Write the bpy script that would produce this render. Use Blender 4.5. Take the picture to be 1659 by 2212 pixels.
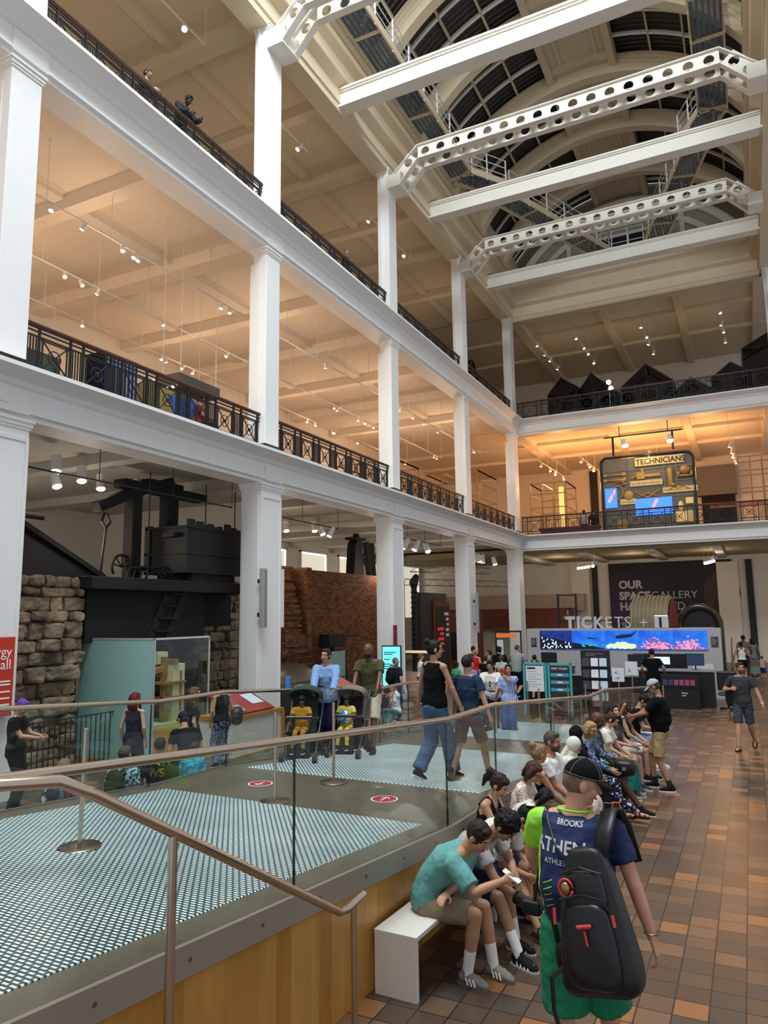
import bpy, math, random
import numpy as np
from mathutils import Vector, Matrix, Euler
random.seed(7)
PI=math.pi
for o in list(bpy.data.objects): bpy.data.objects.remove(o)
SC=bpy.context.scene; COL=SC.collection
R=math.radians
# ---------------------------------------------------------------- camera
cam=bpy.data.cameras.new('camera'); co=bpy.data.objects.new('camera',cam); COL.objects.link(co); SC.camera=co
pit,yaw,rol=.142028144,.460270736,-.0134712099
fw=Vector((-math.sin(yaw)*math.cos(pit),math.cos(yaw)*math.cos(pit),math.sin(pit)))
rt=Vector((math.cos(yaw),math.sin(yaw),0)); up=rt.cross(fw)
r2=rt*math.cos(rol)+up*math.sin(rol); u2=-rt*math.sin(rol)+up*math.cos(rol)
co.matrix_world=Matrix(((r2.x,u2.x,-fw.x,0),(r2.y,u2.y,-fw.y,0),(r2.z,u2.z,-fw.z,2.8),(0,0,0,1)))
cam.sensor_fit='VERTICAL'; cam.sensor_height=36; cam.lens=36*1573.42/2212; cam.clip_end=300; cam.clip_start=.05
# ---------------------------------------------------------------- world, exposure
w=bpy.data.worlds.new('world'); SC.world=w; w.use_nodes=True
wn=w.node_tree.nodes; bg=wn['Background']; bg.inputs[0].default_value=(.84,.9,1,1); bg.inputs[1].default_value=.58
vs=SC.view_settings; vs.view_transform='Standard'; vs.look='None'; vs.exposure=.06; vs.gamma=1; vs.use_curve_mapping=False
SC.cycles.max_bounces=8; SC.cycles.transparent_max_bounces=16
def light(kind,loc,energy,col,size=.2,sizey=None,rot=(0,0,0),spot=60,name='light'):
    l=bpy.data.lights.new(name,kind); o=bpy.data.objects.new(name,l); COL.objects.link(o)
    o.location=loc; o.rotation_euler=rot; l.energy=energy; l.color=col
    if kind=='AREA':
        l.size=size
        if sizey: l.shape='RECTANGLE'; l.size_y=sizey
    elif kind=='SPOT': l.spot_size=R(spot); l.spot_blend=.6; l.shadow_soft_size=size
    else: l.shadow_soft_size=size
    return o
# daylight through the near roof glazing, plus an added panel lighting the vault ribs
light('AREA',(-4.5,5,25),6200,(.84,.93,1),10,10,(R(10),0,0),name='skylight_and_fill'); light('AREA',(-4.5,9.5,23.6),700,(.80,.91,1),8,3,(R(86),0,0),name='skylight_and_fill')
light('AREA',(-4.5,24,17.8),260,(.9,.95,1),8,20,(R(0),0,0),name='skylight_and_fill')  # added fill panel under the roof beams, lights the hall floor
WARM=(1,.67,.43); WARM2=(1,.72,.45)
for y in (4,11.4,18.9,26.4,33.9):
    for x in (-13.2,-17):
        light('POINT',(x,y,10.6),104 if y<30 else 150,WARM,.35,name='track_glow')
        light('POINT',(x,y,17.0),38,WARM2,.35,name='track_glow')
        light('POINT',(x,y,4.6),50,(1,.86,.72),.3,name='track_glow')
for x in (-9.5,-5.5,-1.5):
    light('POINT',(x,43.,10.4),420,(1,.47,.16),.35,name='track_glow')
    light('POINT',(x,43.5,17.0),34,WARM2,.35,name='track_glow')
    light('POINT',(x,41.3,5.2),52,(1,.78,.55),.3,name='track_glow')
# ---------------------------------------------------------------- materials
MATS={}
def lin(c):
    if isinstance(c,str): c=tuple(int(c[i:i+2],16)/255 for i in (0,2,4))
    return tuple(((x+.055)/1.055)**2.4 if x>.04045 else x/12.92 for x in c)
def nodes(name):
    m=bpy.data.materials.new(name); m.use_nodes=True; t=m.node_tree
    return m,t,t.nodes['Principled BSDF']
def nd(t,k,**kw):
    n=t.nodes.new(k)
    for a,b in kw.items(): setattr(n,a,b)
    return n
def lk(t,a,b): t.links.new(a,b)
def M(name,col,rough=.6,metal=0,var=.06,scale=3,bump=0,bscale=60,spec=.5,emit=0,sss=0):
    if name in MATS: return MATS[name]
    m,t,b=nodes(name); c=lin(col)
    b.inputs['Base Color'].default_value=(*c,1); b.inputs['Roughness'].default_value=rough; b.inputs['Metallic'].default_value=metal
    b.inputs['Specular IOR Level'].default_value=spec
    if var:
        tc=nd(t,'ShaderNodeTexCoord'); n=nd(t,'ShaderNodeTexNoise'); n.inputs['Scale'].default_value=scale; n.inputs['Detail'].default_value=4
        mx=nd(t,'ShaderNodeMix',data_type='RGBA'); mx.inputs[6].default_value=(*[max(0,x*(1-var*1.5)) for x in c],1); mx.inputs[7].default_value=(*[min(1,x*(1+var*1.5)) for x in c],1)
        lk(t,tc.outputs['Object'],n.inputs['Vector']); lk(t,n.outputs[0],mx.inputs[0]); lk(t,mx.outputs[2],b.inputs['Base Color'])
        if bump:
            n2=nd(t,'ShaderNodeTexNoise'); n2.inputs['Scale'].default_value=bscale; bp=nd(t,'ShaderNodeBump'); bp.inputs['Strength'].default_value=bump; bp.inputs['Distance'].default_value=.01
            lk(t,tc.outputs['Object'],n2.inputs['Vector']); lk(t,n2.outputs[0],bp.inputs['Height']); lk(t,bp.outputs[0],b.inputs['Normal'])
    if emit: b.inputs['Emission Color'].default_value=(*c,1); b.inputs['Emission Strength'].default_value=emit
    if sss: b.inputs['Subsurface Weight'].default_value=sss; b.inputs['Subsurface Radius'].default_value=(.02,.008,.004)
    MATS[name]=m; return m
WHITE=M('white_paint','e9e8e4',.5,var=.02)
CREAM=M('cream_paint','e2d8c8',.6,var=.03)
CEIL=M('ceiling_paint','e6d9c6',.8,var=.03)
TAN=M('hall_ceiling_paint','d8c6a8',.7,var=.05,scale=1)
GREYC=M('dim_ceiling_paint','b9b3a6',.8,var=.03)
DARKM=M('dark_iron','17181a',.5,.3,var=.1)
BLACK=M('black_paint','0d0d0e',.45,var=.1)
STEEL=M('brushed_steel','cdbba7',.22,1,var=.05,scale=30)
DSTEEL=M('dull_steel','8a7f72',.33,1,var=.05,scale=6)
WOODR=M('handrail_wood','4a2b1d',.35,var=.2,scale=8)
PLINTH=M('black_marble','1a1b1e',.2,var=.4,scale=4)
MSKIN={}
def skin(c): return M('skin_'+c,c,.45,var=.04,scale=12,sss=.12,spec=.35)
def cloth(c,r=.9): return M('cloth_'+c,c,r,var=.07,scale=9,bump=.25,bscale=220,spec=.15)
def hairm(c): return M('hair_'+c,c,.6,var=.3,scale=40,bump=.35,bscale=150,spec=.25)
def patt(name,cols,scale,kind='VORONOI',ext=None,rough=.9):
    """flat colour patches picked by a procedural texture"""
    if name in MATS: return MATS[name]
    m,t,b=nodes(name); tc=nd(t,'ShaderNodeTexCoord'); b.inputs['Roughness'].default_value=rough; b.inputs['Specular IOR Level'].default_value=.2
    r=nd(t,'ShaderNodeValToRGB'); r.color_ramp.interpolation='CONSTANT'
    while len(r.color_ramp.elements)<len(cols): r.color_ramp.elements.new(.5)
    for e,(p,c) in zip(r.color_ramp.elements,cols): e.position=p; e.color=(*lin(c),1)
    mp=nd(t,'ShaderNodeMapping'); mp.inputs['Scale'].default_value=ext or (1,1,1); lk(t,tc.outputs['Object'],mp.inputs[0])
    if kind=='VORONOI': n=nd(t,'ShaderNodeTexVoronoi'); n.inputs['Scale'].default_value=scale; o=n.outputs['Distance']
    elif kind=='CELLS': n=nd(t,'ShaderNodeTexVoronoi'); n.inputs['Scale'].default_value=scale; s=nd(t,'ShaderNodeSeparateColor'); lk(t,n.outputs['Color'],s.inputs[0]); o=s.outputs[0]
    elif kind=='NOISE': n=nd(t,'ShaderNodeTexNoise'); n.inputs['Scale'].default_value=scale; o=n.outputs[0]
    else: n=nd(t,'ShaderNodeTexWave',bands_direction=kind); n.inputs['Scale'].default_value=scale; o=n.outputs['Fac']
    lk(t,mp.outputs[0],n.inputs['Vector']); lk(t,o,r.inputs[0]); lk(t,r.outputs[0],b.inputs['Base Color'])
    MATS[name]=m; return m
def brick(name,c1,c2,mort,bw,bh,ms=.01,axes='XZ',rough=.8,offs=.5,bump=.5,noise=.25):
    m,t,b=nodes(name); b.inputs['Roughness'].default_value=rough
    tc=nd(t,'ShaderNodeTexCoord'); sp=nd(t,'ShaderNodeSeparateXYZ'); cb=nd(t,'ShaderNodeCombineXYZ'); lk(t,tc.outputs['Object'],sp.inputs[0])
    if axes=='WALL':
        ad=nd(t,'ShaderNodeMath',operation='ADD'); lk(t,sp.outputs[0],ad.inputs[0]); lk(t,sp.outputs[1],ad.inputs[1]); lk(t,ad.outputs[0],cb.inputs[0]); lk(t,sp.outputs[2],cb.inputs[1])
    else:
        lk(t,sp.outputs['XYZ'.index(axes[0])],cb.inputs[0]); lk(t,sp.outputs['XYZ'.index(axes[1])],cb.inputs[1])
    br=nd(t,'ShaderNodeTexBrick'); br.offset=offs; br.inputs['Scale'].default_value=1; br.inputs['Brick Width'].default_value=bw; br.inputs['Row Height'].default_value=bh; br.inputs['Mortar Size'].default_value=ms; br.inputs['Mortar Smooth'].default_value=.1
    br.inputs['Color1'].default_value=(0,0,0,1); br.inputs['Color2'].default_value=(1,1,1,1); br.inputs['Mortar'].default_value=(.5,.5,.5,1)
    lk(t,cb.outputs[0],br.inputs['Vector'])
    rp=nd(t,'ShaderNodeValToRGB'); rp.color_ramp.interpolation='CONSTANT' if len(c1)>2 else 'LINEAR'
    while len(rp.color_ramp.elements)<len(c1): rp.color_ramp.elements.new(.5)
    for e,(p,c) in zip(rp.color_ramp.elements,c1): e.position=p; e.color=(*lin(c),1)
    lk(t,br.outputs['Color'],rp.inputs[0])
    mx=nd(t,'ShaderNodeMix',data_type='RGBA'); mx.inputs[7].default_value=(*lin(mort),1); lk(t,br.outputs['Fac'],mx.inputs[0]); lk(t,rp.outputs[0],mx.inputs[6])
    n=nd(t,'ShaderNodeTexNoise'); n.inputs['Scale'].default_value=9; n.inputs['Detail'].default_value=5; lk(t,tc.outputs['Object'],n.inputs['Vector'])
    mr=nd(t,'ShaderNodeMapRange'); mr.inputs[3].default_value=1-noise; mr.inputs[4].default_value=1+noise; lk(t,n.outputs[0],mr.inputs[0])
    hs=nd(t,'ShaderNodeHueSaturation'); lk(t,mr.outputs[0],hs.inputs['Value']); lk(t,mx.outputs[2],hs.inputs['Color']); lk(t,hs.outputs[0],b.inputs['Base Color'])
    bp=nd(t,'ShaderNodeBump',invert=True); bp.inputs['Strength'].default_value=bump; bp.inputs['Distance'].default_value=.01; lk(t,br.outputs['Fac'],bp.inputs['Height']); lk(t,bp.outputs[0],b.inputs['Normal'])
    MATS[name]=m; return m
def glassmat(name,tint=(.86,.95,.92),refl=1.0):
    m=bpy.data.materials.new(name); m.use_nodes=True; t=m.node_tree; t.nodes.remove(t.nodes['Principled BSDF'])
    tr=nd(t,'ShaderNodeBsdfTransparent'); tr.inputs[0].default_value=(*tint,1); g=nd(t,'ShaderNodeBsdfGlossy'); g.inputs['Roughness'].default_value=.01
    lw=nd(t,'ShaderNodeLayerWeight'); pw=nd(t,'ShaderNodeMath',operation='POWER'); pw.inputs[1].default_value=4.5; lk(t,lw.outputs['Facing'],pw.inputs[0]); ml=nd(t,'ShaderNodeMath',operation='MULTIPLY_ADD'); ml.inputs[1].default_value=.85*refl; ml.inputs[2].default_value=.035*refl; lk(t,pw.outputs[0],ml.inputs[0])
    mx=nd(t,'ShaderNodeMixShader'); lk(t,ml.outputs[0],mx.inputs[0]); lk(t,tr.outputs[0],mx.inputs[1]); lk(t,g.outputs[0],mx.inputs[2]); lk(t,mx.outputs[0],t.nodes['Material Output'].inputs[0])
    MATS[name]=m; return m
GLASS=glassmat('clear_glass',(.93,.975,.96)); CASEGLASS=glassmat('case_glass',(.9,.96,.95),.9); TINT=glassmat('green_glass',(.45,.68,.66),.8)
def emis(name,c,s):
    return MATS.get(name) or M(name,c,.5,var=0,emit=s)
BULB=emis('lamp_glow','ffe9c4',14)
# ---------------------------------------------------------------- mesh helpers
class MB:
    def __init__(s): s.v=[]; s.f=[]; s.m=[]; s.cm=0
    def add(s,vs,fs):
        n=len(s.v); s.v+= [tuple(v) for v in vs]; s.f+=[tuple(i+n for i in f) for f in fs]; s.m+=[s.cm]*len(fs); return s
    def box(s,x0,x1,y0,y1,z0,z1,mat=None):
        vs=[Vector((x,y,z)) for z in (z0,z1) for y in (y0,y1) for x in (x0,x1)]
        if mat is not None: vs=[mat@v for v in vs]
        return s.add(vs,[(0,2,3,1),(4,5,7,6),(0,1,5,4),(2,6,7,3),(0,4,6,2),(1,3,7,5)])
    def cbox(s,c,d,rz=0,rx=0,ry=0):
        mt=Matrix.Translation(c)@Euler((rx,ry,rz)).to_matrix().to_4x4()
        return s.box(-d[0]/2,d[0]/2,-d[1]/2,d[1]/2,-d[2]/2,d[2]/2,mt)
    def tube(s,pts,rad,seg=8,closed=False,ry=None,upv=None,cap=True):
        pts=[Vector(p) for p in pts]; n=len(pts); vs=[]; fs=[]
        rad=rad if isinstance(rad,(list,tuple)) else [rad]*n
        ry=ry if isinstance(ry,(list,tuple)) else ([ry]*n if ry else rad)
        prev=None
        for i,p in enumerate(pts):
            a=pts[i-1] if (i>0 or closed) else p; b=pts[(i+1)%n] if (i<n-1 or closed) else p
            d=(b-a).normalized()
            if upv is not None: x=Vector(upv)-d*d.dot(Vector(upv))
            elif prev is None:
                x=d.cross(Vector((0,0,1)))
                if x.length<.1: x=Vector((1,0,0))-d*d.x
            else: x=prev-d*prev.dot(d)
            if x.length<1e-5: x=Vector((1,0,0)) if abs(d.x)<.9 else Vector((0,1,0))
            x.normalize(); prev=x; y=d.cross(x)
            k=1
            if 0<i<n-1:
                c=(pts[i+1]-p).normalized().dot((p-pts[i-1]).normalized()); k=1/max(.5,math.sqrt(max(0,(1+c)/2)))
            for j in range(seg):
                t=2*PI*j/seg+PI/seg; vs.append(p+x*math.cos(t)*rad[i]*k+y*math.sin(t)*ry[i]*k)
        for i in range(n if closed else n-1):
            for j in range(seg):
                a=i*seg+j; b=i*seg+(j+1)%seg; c=((i+1)%n)*seg+(j+1)%seg; d=((i+1)%n)*seg+j; fs.append((a,b,c,d))
        if not closed and cap: fs.append(tuple(range(seg))[::-1]); fs.append(tuple((n-1)*seg+j for j in range(seg)))
        return s.add(vs,fs)
    def bar(s,a,b,w,h=None): # rectangular bar
        h=h or w; k=math.sqrt(2)
        return s.tube([a,b],w/k,4,ry=h/k) if False else s._bar(Vector(a),Vector(b),w,h)
    def _bar(s,a,b,w,h=None):
        h=h or w
        d=(b-a); L=d.length; d.normalize(); x=d.cross(Vector((0,0,1)))
        if x.length<.01: x=Vector((1,0,0))
        x.normalize(); y=x.cross(d)
        mt=Matrix(((x.x,d.x,y.x,a.x),(x.y,d.y,y.y,a.y),(x.z,d.z,y.z,a.z),(0,0,0,1)))
        return s.box(-w/2,w/2,0,L,-h/2,h/2,mt)
    def ell(s,c,r,rot=None,seg=14,rings=9):
        vs=[];fs=[]; c=Vector(c); rot=rot or Matrix.Identity(3)
        r=r if isinstance(r,(tuple,list)) else (r,r,r)
        vs.append(c+rot@Vector((0,0,-r[2])))
        for i in range(1,rings):
            ph=-PI/2+PI*i/rings
            for j in range(seg):
                t=2*PI*j/seg; vs.append(c+rot@Vector((r[0]*math.cos(ph)*math.cos(t),r[1]*math.cos(ph)*math.sin(t),r[2]*math.sin(ph))))
        vs.append(c+rot@Vector((0,0,r[2])))
        for j in range(seg): fs.append((0,1+(j+1)%seg,1+j))
        for i in range(rings-2):
            for j in range(seg): a=1+i*seg+j;b=1+i*seg+(j+1)%seg; fs.append((a,b,b+seg,a+seg))
        l=len(vs)-1
        for j in range(seg): fs.append((l-seg+j,l-seg+(j+1)%seg,l))
        return s.add(vs,fs)
    def cap(s,a,b,r0,r1,seg=12,flat=1,upv=None): # tapered capsule
        a=Vector(a);b=Vector(b); d=(b-a)
        if d.length<1e-4: return s.ell(a,r0)
        d.normalize(); P=[];Rr=[]
        for t in (75,50,25): P.append(a-d*r0*math.sin(R(t))); Rr.append(r0*math.cos(R(t)))
        P+= [a,b]; Rr+=[r0,r1]
        for t in (25,50,75): P.append(b+d*r1*math.sin(R(t))); Rr.append(r1*math.cos(R(t)))
        return s.tube(P,Rr,seg,ry=[x*flat for x in Rr],upv=upv)
    def prism(s,prof,y0,y1,axis='Y'): # prof 2d ccw list, extrude
        n=len(prof)
        f={'Y':lambda p,t:(p[0],t,p[1]),'X':lambda p,t:(t,p[0],p[1]),'Z':lambda p,t:(p[0],p[1],t)}[axis]
        vs=[f(p,y0) for p in prof]+[f(p,y1) for p in prof]
        fs=[tuple(range(n)),tuple(range(2*n-1,n-1,-1))]+[(i,i+n,(i+1)%n+n,(i+1)%n) for i in range(n)]
        if axis=='Y': fs=[x[::-1] for x in fs] if False else fs
        return s.add(vs,fs)
    def lathe(s,prof,c=(0,0,0),seg=24):
        vs=[];fs=[];n=len(prof)
        for r,z in prof:
            for j in range(seg): t=2*PI*j/seg; vs.append((c[0]+r*math.cos(t),c[1]+r*math.sin(t),c[2]+z))
        for i in range(n-1):
            for j in range(seg): a=i*seg+j;b=i*seg+(j+1)%seg; fs.append((a,b,b+seg,a+seg))
        fs.append(tuple(range(seg))[::-1]); fs.append(tuple((n-1)*seg+j for j in range(seg)))
        return s.add(vs,fs)
    def build(s,name,mat,parent=None,smooth=False,bevel=0,fix=True,loc=None):
        me=bpy.data.meshes.new(name); me.from_pydata([tuple(v) for v in s.v],[],s.f)
        for m in (mat if isinstance(mat,(list,tuple)) else [mat]): me.materials.append(m)
        if any(s.m): me.polygons.foreach_set('material_index',s.m)
        if fix:
            import bmesh
            b=bmesh.new(); b.from_mesh(me); bmesh.ops.recalc_face_normals(b,faces=b.faces); b.to_mesh(me); b.free()
        if smooth:
            me.polygons.foreach_set('use_smooth',[True]*len(me.polygons))
            if smooth!=2: me.set_sharp_from_angle(angle=R(40))
        o=bpy.data.objects.new(name,me); COL.objects.link(o)
        if parent: o.parent=parent
        if loc: o.location=loc
        if bevel: md=o.modifiers.new('bevel','BEVEL'); md.width=bevel; md.segments=2; md.limit_method='ANGLE'
        return o
def tag(o,label=None,cat=None,group=None,kind=None):
    if label: o['label']=label
    if cat: o['category']=cat
    if group: o['group']=group
    if kind: o['kind']=kind
    return o
def thing(name,label,cat,loc=(0,0,0),rz=0,group=None):
    o=bpy.data.objects.new(name,None); COL.objects.link(o); o.location=loc; o.rotation_euler=(0,0,rz); o.empty_display_size=.2
    return tag(o,label,cat,group)
def struct(mb,name,mat,label=None,cat=None,**k):
    o=mb.build(name,mat,**k); o['kind']='structure'
    if label: o['label']=label; o['category']=cat or 'wall'
    return o
KIDS={}
def copy_tree(o,label=None,loc=None,rz=None,parent=None,kids=None):
    kids=kids if kids is not None else {}
    if not kids:
        for x in bpy.data.objects:
            if x.parent: kids.setdefault(x.parent.name,[]).append(x)
    c=o.copy(); COL.objects.link(c); c.parent=parent
    if label: c['label']=label
    if loc is not None: c.location=loc
    if rz is not None: c.rotation_euler=(0,0,rz)
    for ch in kids.get(o.name,[]): copy_tree(ch,parent=c,kids=kids)
    return c
def text(name,s,size,loc,rot,mat,parent=None,ext=.004,align='LEFT',bold=0,sx=1,space=1):
    cu=bpy.data.curves.new(name,'FONT'); cu.body=s; cu.size=size; cu.extrude=ext; cu.align_x=align; cu.offset=bold; cu.space_character=space
    cu.materials.append(mat); t=bpy.data.objects.new(name+'_tmp',cu); COL.objects.link(t)
    bpy.context.view_layer.update(); dg=bpy.context.evaluated_depsgraph_get()
    me=bpy.data.meshes.new_from_object(t.evaluated_get(dg)); bpy.data.objects.remove(t); me.name=name
    if not me.materials: me.materials.append(mat)
    o=bpy.data.objects.new(name,me); COL.objects.link(o); o.location=loc; o.rotation_euler=rot; o.scale=(sx,1,1)
    if parent: o.parent=parent
    return o
# ================================================================ STRUCTURE
XC=-10.71; YS=[-7.29,.19,7.67,15.15,22.63,30.11]; YB=38.2; Z1=6.956; Z2=13.3; XL=-20.; YW=45.8; XR=1.62
TILE=brick('floor_tile',[(0,'503f32'),(.25,'634d3c'),(.42,'4a4038'),(.6,'745640'),(.76,'8f5f3a'),(.86,'5a4738')],None,'2a231e',.235,.235,.006,'XY',.33,offs=0,bump=.25,noise=.12)
struct(MB().box(-26,8,-2,YW+.5,-.2,0),'floor',TILE,'brown and terracotta square tiled floor of the hall','floor')
# walls
struct(MB().box(XL-.3,XL,-4,52,0,20.2),'wall_left',CREAM,'far cream wall at the back of the left galleries','wall')
wb=MB(); wb.box(XL,9,YW,YW+.3,0,6.9); wb.box(XL,9,52,52.3,6.9,20.2)
for x in (-9.2,-1.0,2.9): wb.box(x-.55,x+.55,YW-.3,YW+.05,0,5.6)
struct(wb,'wall_back',CREAM,'cream end wall with flat pilasters behind the tickets desk','wall')
struct(MB().box(XL,-13.2,18.3,18.5,0,6.5),'wall_partition',CREAM,'cream partition wall behind the engine house','wall')
# cornice profile out = hall side (x grows towards hall)
def prof(z,top=.0):
    return [(-.62,z),(.45,z),(.45,z-.07),(.40,z-.09),(.36,z-.10),(.30,z-.13),(.18,z-.16),(.12,z-.19),(.10,z-.24),(.08,z-.27),(.04,z-.30),(.04,z-.61),(.07,z-.65),(.07,z-.70),(.0,z-.73),(.0,z-.80),(-.62,z-.80)]
n=0
for z,nm in ((Z1,'first'),(Z2,'second')):
    p=prof(z)
    struct(MB().prism([(XC+a,b) for a,b in p],-8,YB-.45,'Y'),'trim_%d'%(n+1),WHITE,'white moulded edge of the left %s floor balcony'%nm,'balcony edge',smooth=True)
    # back run, mitred
    vs=[];fs=[];k=len(p)
    for a,b in p: vs.append((XC+a,YB-a,b))
    for a,b in p: vs.append((XR+2.5,YB-a,b))
    m=MB(); m.add(vs,[(i,(i+1)%k,(i+1)%k+k,i+k) for i in range(k)]+[tuple(range(k)),tuple(range(2*k-1,k-1,-1))])
    # extend left run to the mitre
    vs=[(XC+a,YB-.45,b) for a,b in p]+[(XC+a,YB-a,b) for a,b in p]; m.add(vs,[(i,(i+1)%k,(i+1)%k+k,i+k) for i in range(k)])
    struct(m,'trim_%d'%(n+2),WHITE,'white moulded edge of the far %s floor balcony'%nm,'balcony edge',smooth=True); n+=2
# gallery slabs
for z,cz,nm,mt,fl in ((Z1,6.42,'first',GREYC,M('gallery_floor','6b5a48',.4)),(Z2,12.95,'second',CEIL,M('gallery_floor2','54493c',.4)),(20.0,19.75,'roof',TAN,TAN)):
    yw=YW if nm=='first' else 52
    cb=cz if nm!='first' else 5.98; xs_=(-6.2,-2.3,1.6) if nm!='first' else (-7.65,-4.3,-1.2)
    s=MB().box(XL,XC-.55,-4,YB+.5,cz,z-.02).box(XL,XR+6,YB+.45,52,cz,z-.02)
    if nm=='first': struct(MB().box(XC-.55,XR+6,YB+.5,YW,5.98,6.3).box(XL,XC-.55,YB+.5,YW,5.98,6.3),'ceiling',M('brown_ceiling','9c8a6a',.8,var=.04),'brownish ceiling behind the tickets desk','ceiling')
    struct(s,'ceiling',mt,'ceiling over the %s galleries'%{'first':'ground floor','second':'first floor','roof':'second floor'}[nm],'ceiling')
    b=MB(); d=.23 if nm=='first' else .36
    for i,y in enumerate(YS[:-1]+[YS[-1]]):
        for yy,wd in ((y,.55),(y+3.74,.4)):
            b.box(XL,XC-.5,yy-wd/2,yy+wd/2,cz-d,cz+.01)
    for x in ((-14.2,-17.4) if nm!='first' else ()): b.box(x-.17,x+.17,-4,YB+.5,cz-.13,cz+.01)
    for x in xs_: b.box(x-.2,x+.2,YB+.5,yw,cb-d*.6,cb+.01)
    b.box(XC-.6,XC,YB+.5,yw,cb-d*.8,cb+.01)
    if nm!='first':
        for y in (42.6,46.6): b.box(XL,XR+6,y-.17,y+.17,cz-d*.5,cz+.012)
    struct(b,'trim_%d'%(n+1),mt,'grid of downstand beams under the %s ceiling'%{'first':'ground floor','second':'first floor','roof':'second floor'}[nm],'ceiling beams'); n+=1
    if nm!='roof':
        struct(MB().box(XL,XC-.5,-4,YB+.5,z-.02,z).box(XL,XR+6,YB+.45,52,z-.02,z),'floor',fl,'floor of the %s floor galleries'%nm,'floor')
# columns
def column(x,y,label,corner=False):
    r=thing('column',label,'column',(x,y,0),group='white columns of the arcade')
    for z0,z1,hw,capd in ((0,6.156,.44,.17),(Z1,12.50,.30,.12),(Z2,19.1,.32,.12)):
        b=MB(); b.box(-hw*.7*2+.0,0,-hw,hw,z0,z1)
        if z0==0:
            b.box(-hw*1.4-.05,.05,-hw-.05,hw+.05,0,.28); b.box(-hw*1.4-.03,.03,-hw-.03,hw+.03,.28,.36)
            for s in (-1,1): b.box(-.001,.02,s*hw-(.07 if s>0 else -.002),s*hw+(-.002 if s>0 else .07),.365,z1-.3)
            b.box(-.001,.019,-hw+.07,hw-.07,z1-.38,z1-.3)
            b.box(-hw*1.4+.06,-.06,-hw-.02,-hw+.01,.37,z1-.32)
        else:
            b.box(-hw-.22,-hw+.1,-hw-.02,-hw,z0+.3,z1-.4) if z0==Z1 else b.box(-hw-.02,-hw+.06,-hw-.05,-hw,z0+.3,z1)
        b.build('shaft',WHITE,r,bevel=.012)
        c=MB(); e=.05
        for k,(zz,hh,ee) in enumerate(((z1-.17,.05,.02),(z1-.12,.07,.04),(z1-.05,.05,.065))): c.box(-hw*1.4-ee,ee,-hw-ee,hw+ee,zz,zz+hh)
        c.build('capital',WHITE,r)
        if z0>0: MB().box(-hw*1.4-.04,.04,-hw-.04,hw+.04,z0,z0+.2).box(-hw*1.4-.02,.02,-hw-.02,hw+.02,z0+.2,z0+.24).build('plinth',PLINTH,r,bevel=.01)
    return r
names={7.67:'white square column at the left edge of the photo, red sign at its foot',15.15:'white square column beside the black engine, second from the left',22.63:'white square column beside the red brick block, blue screen at its foot',30.11:'slim white column left of the corner, third from the far end wall'}
for y in (7.67,15.15,22.63,30.11): column(XC,y,names[y])
column(XC,YB-.35,'white corner column where the left and far balconies meet')
column(XR+.56,YB-.35,'white column at the right end of the far balconies, cut by the frame')
# pilaster blocks on the fascia over each column
b=MB()
for z in (Z1,Z2):
    for y in YS[1:]:
        b.box(XC+.03,XC+.075,y-.36,y+.36,z-.73,z-.31)
        b.box(XC+.07,XC+.10,y-.22,y-.06,z-.6,z-.31) if y<8 and z==Z1 else None
struct(b,'trim_9',WHITE,'shallow raised blocks on the balcony edge above each column','trim')
# upper entablature and roof opening surround
ep=[(-.62,19.02),(0,19.02),(0,19.25),(.06,19.27),(.06,19.34),(.02,19.36),(.02,19.8),(.12,19.86),(.3,19.9),(.34,19.95),(.34,20.03),(.16,20.08),(.16,20.62),(.24,20.68),(.42,20.74),(.46,20.82),(.46,20.9),(.3,20.95),(.3,21.55),(.45,21.6),(.45,21.7),(-.62,21.7)]
struct(MB().prism([(XC+a,b) for a,b in ep],-6,YB+.2,'Y'),'trim_10',TAN,'stepped cream cornice along the left top of the hall','cornice',smooth=True)
struct(MB().prism([(XR-a,b) for a,b in ep],-6,YB+.2,'Y'),'trim_11',TAN,'stepped cream cornice along the right top of the hall','cornice',smooth=True)
struct(MB().prism([(YB-a+.0,b) for a,b in ep],XC-.6,XR+3,'X'),'trim_12',TAN,'stepped cream cornice across the far top of the hall','cornice',smooth=True)
# windows with roller blinds in the left wall (ground floor)
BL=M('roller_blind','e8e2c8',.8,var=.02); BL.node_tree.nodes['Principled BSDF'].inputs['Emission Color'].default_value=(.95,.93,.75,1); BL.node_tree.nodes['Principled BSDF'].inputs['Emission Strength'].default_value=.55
SKYW=emis('window_daylight','f2f7ff',2.2)
for i,(y0,y1) in enumerate(((27.0,29.4),(30.8,33.2),(34.6,37.0),(38.4,40.8),(42.9,45.3))):
    w_=thing('window_%d'%(i+1),None,None,(XL,(y0+y1)/2,0)); w_['kind']='structure'
    h=(y1-y0)/2; f=MB()
    for a,b_ in ((-h-.1,-h),(h,h+.1)): f.box(0,.1,a,b_,2.6,6.14)
    f.box(0,.1,-h-.1,h+.1,6.06,6.14); f.box(0,.1,-h-.1,h+.1,2.6,2.7); f.build('window_frame',WHITE,w_)
    MB().box(.02,.03,-h,h,2.7,6.06).build('pane',SKYW,w_); MB().box(.06,.07,-h,h-.12,2.7,5.98).build('roller_blind',BL,w_)
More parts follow.
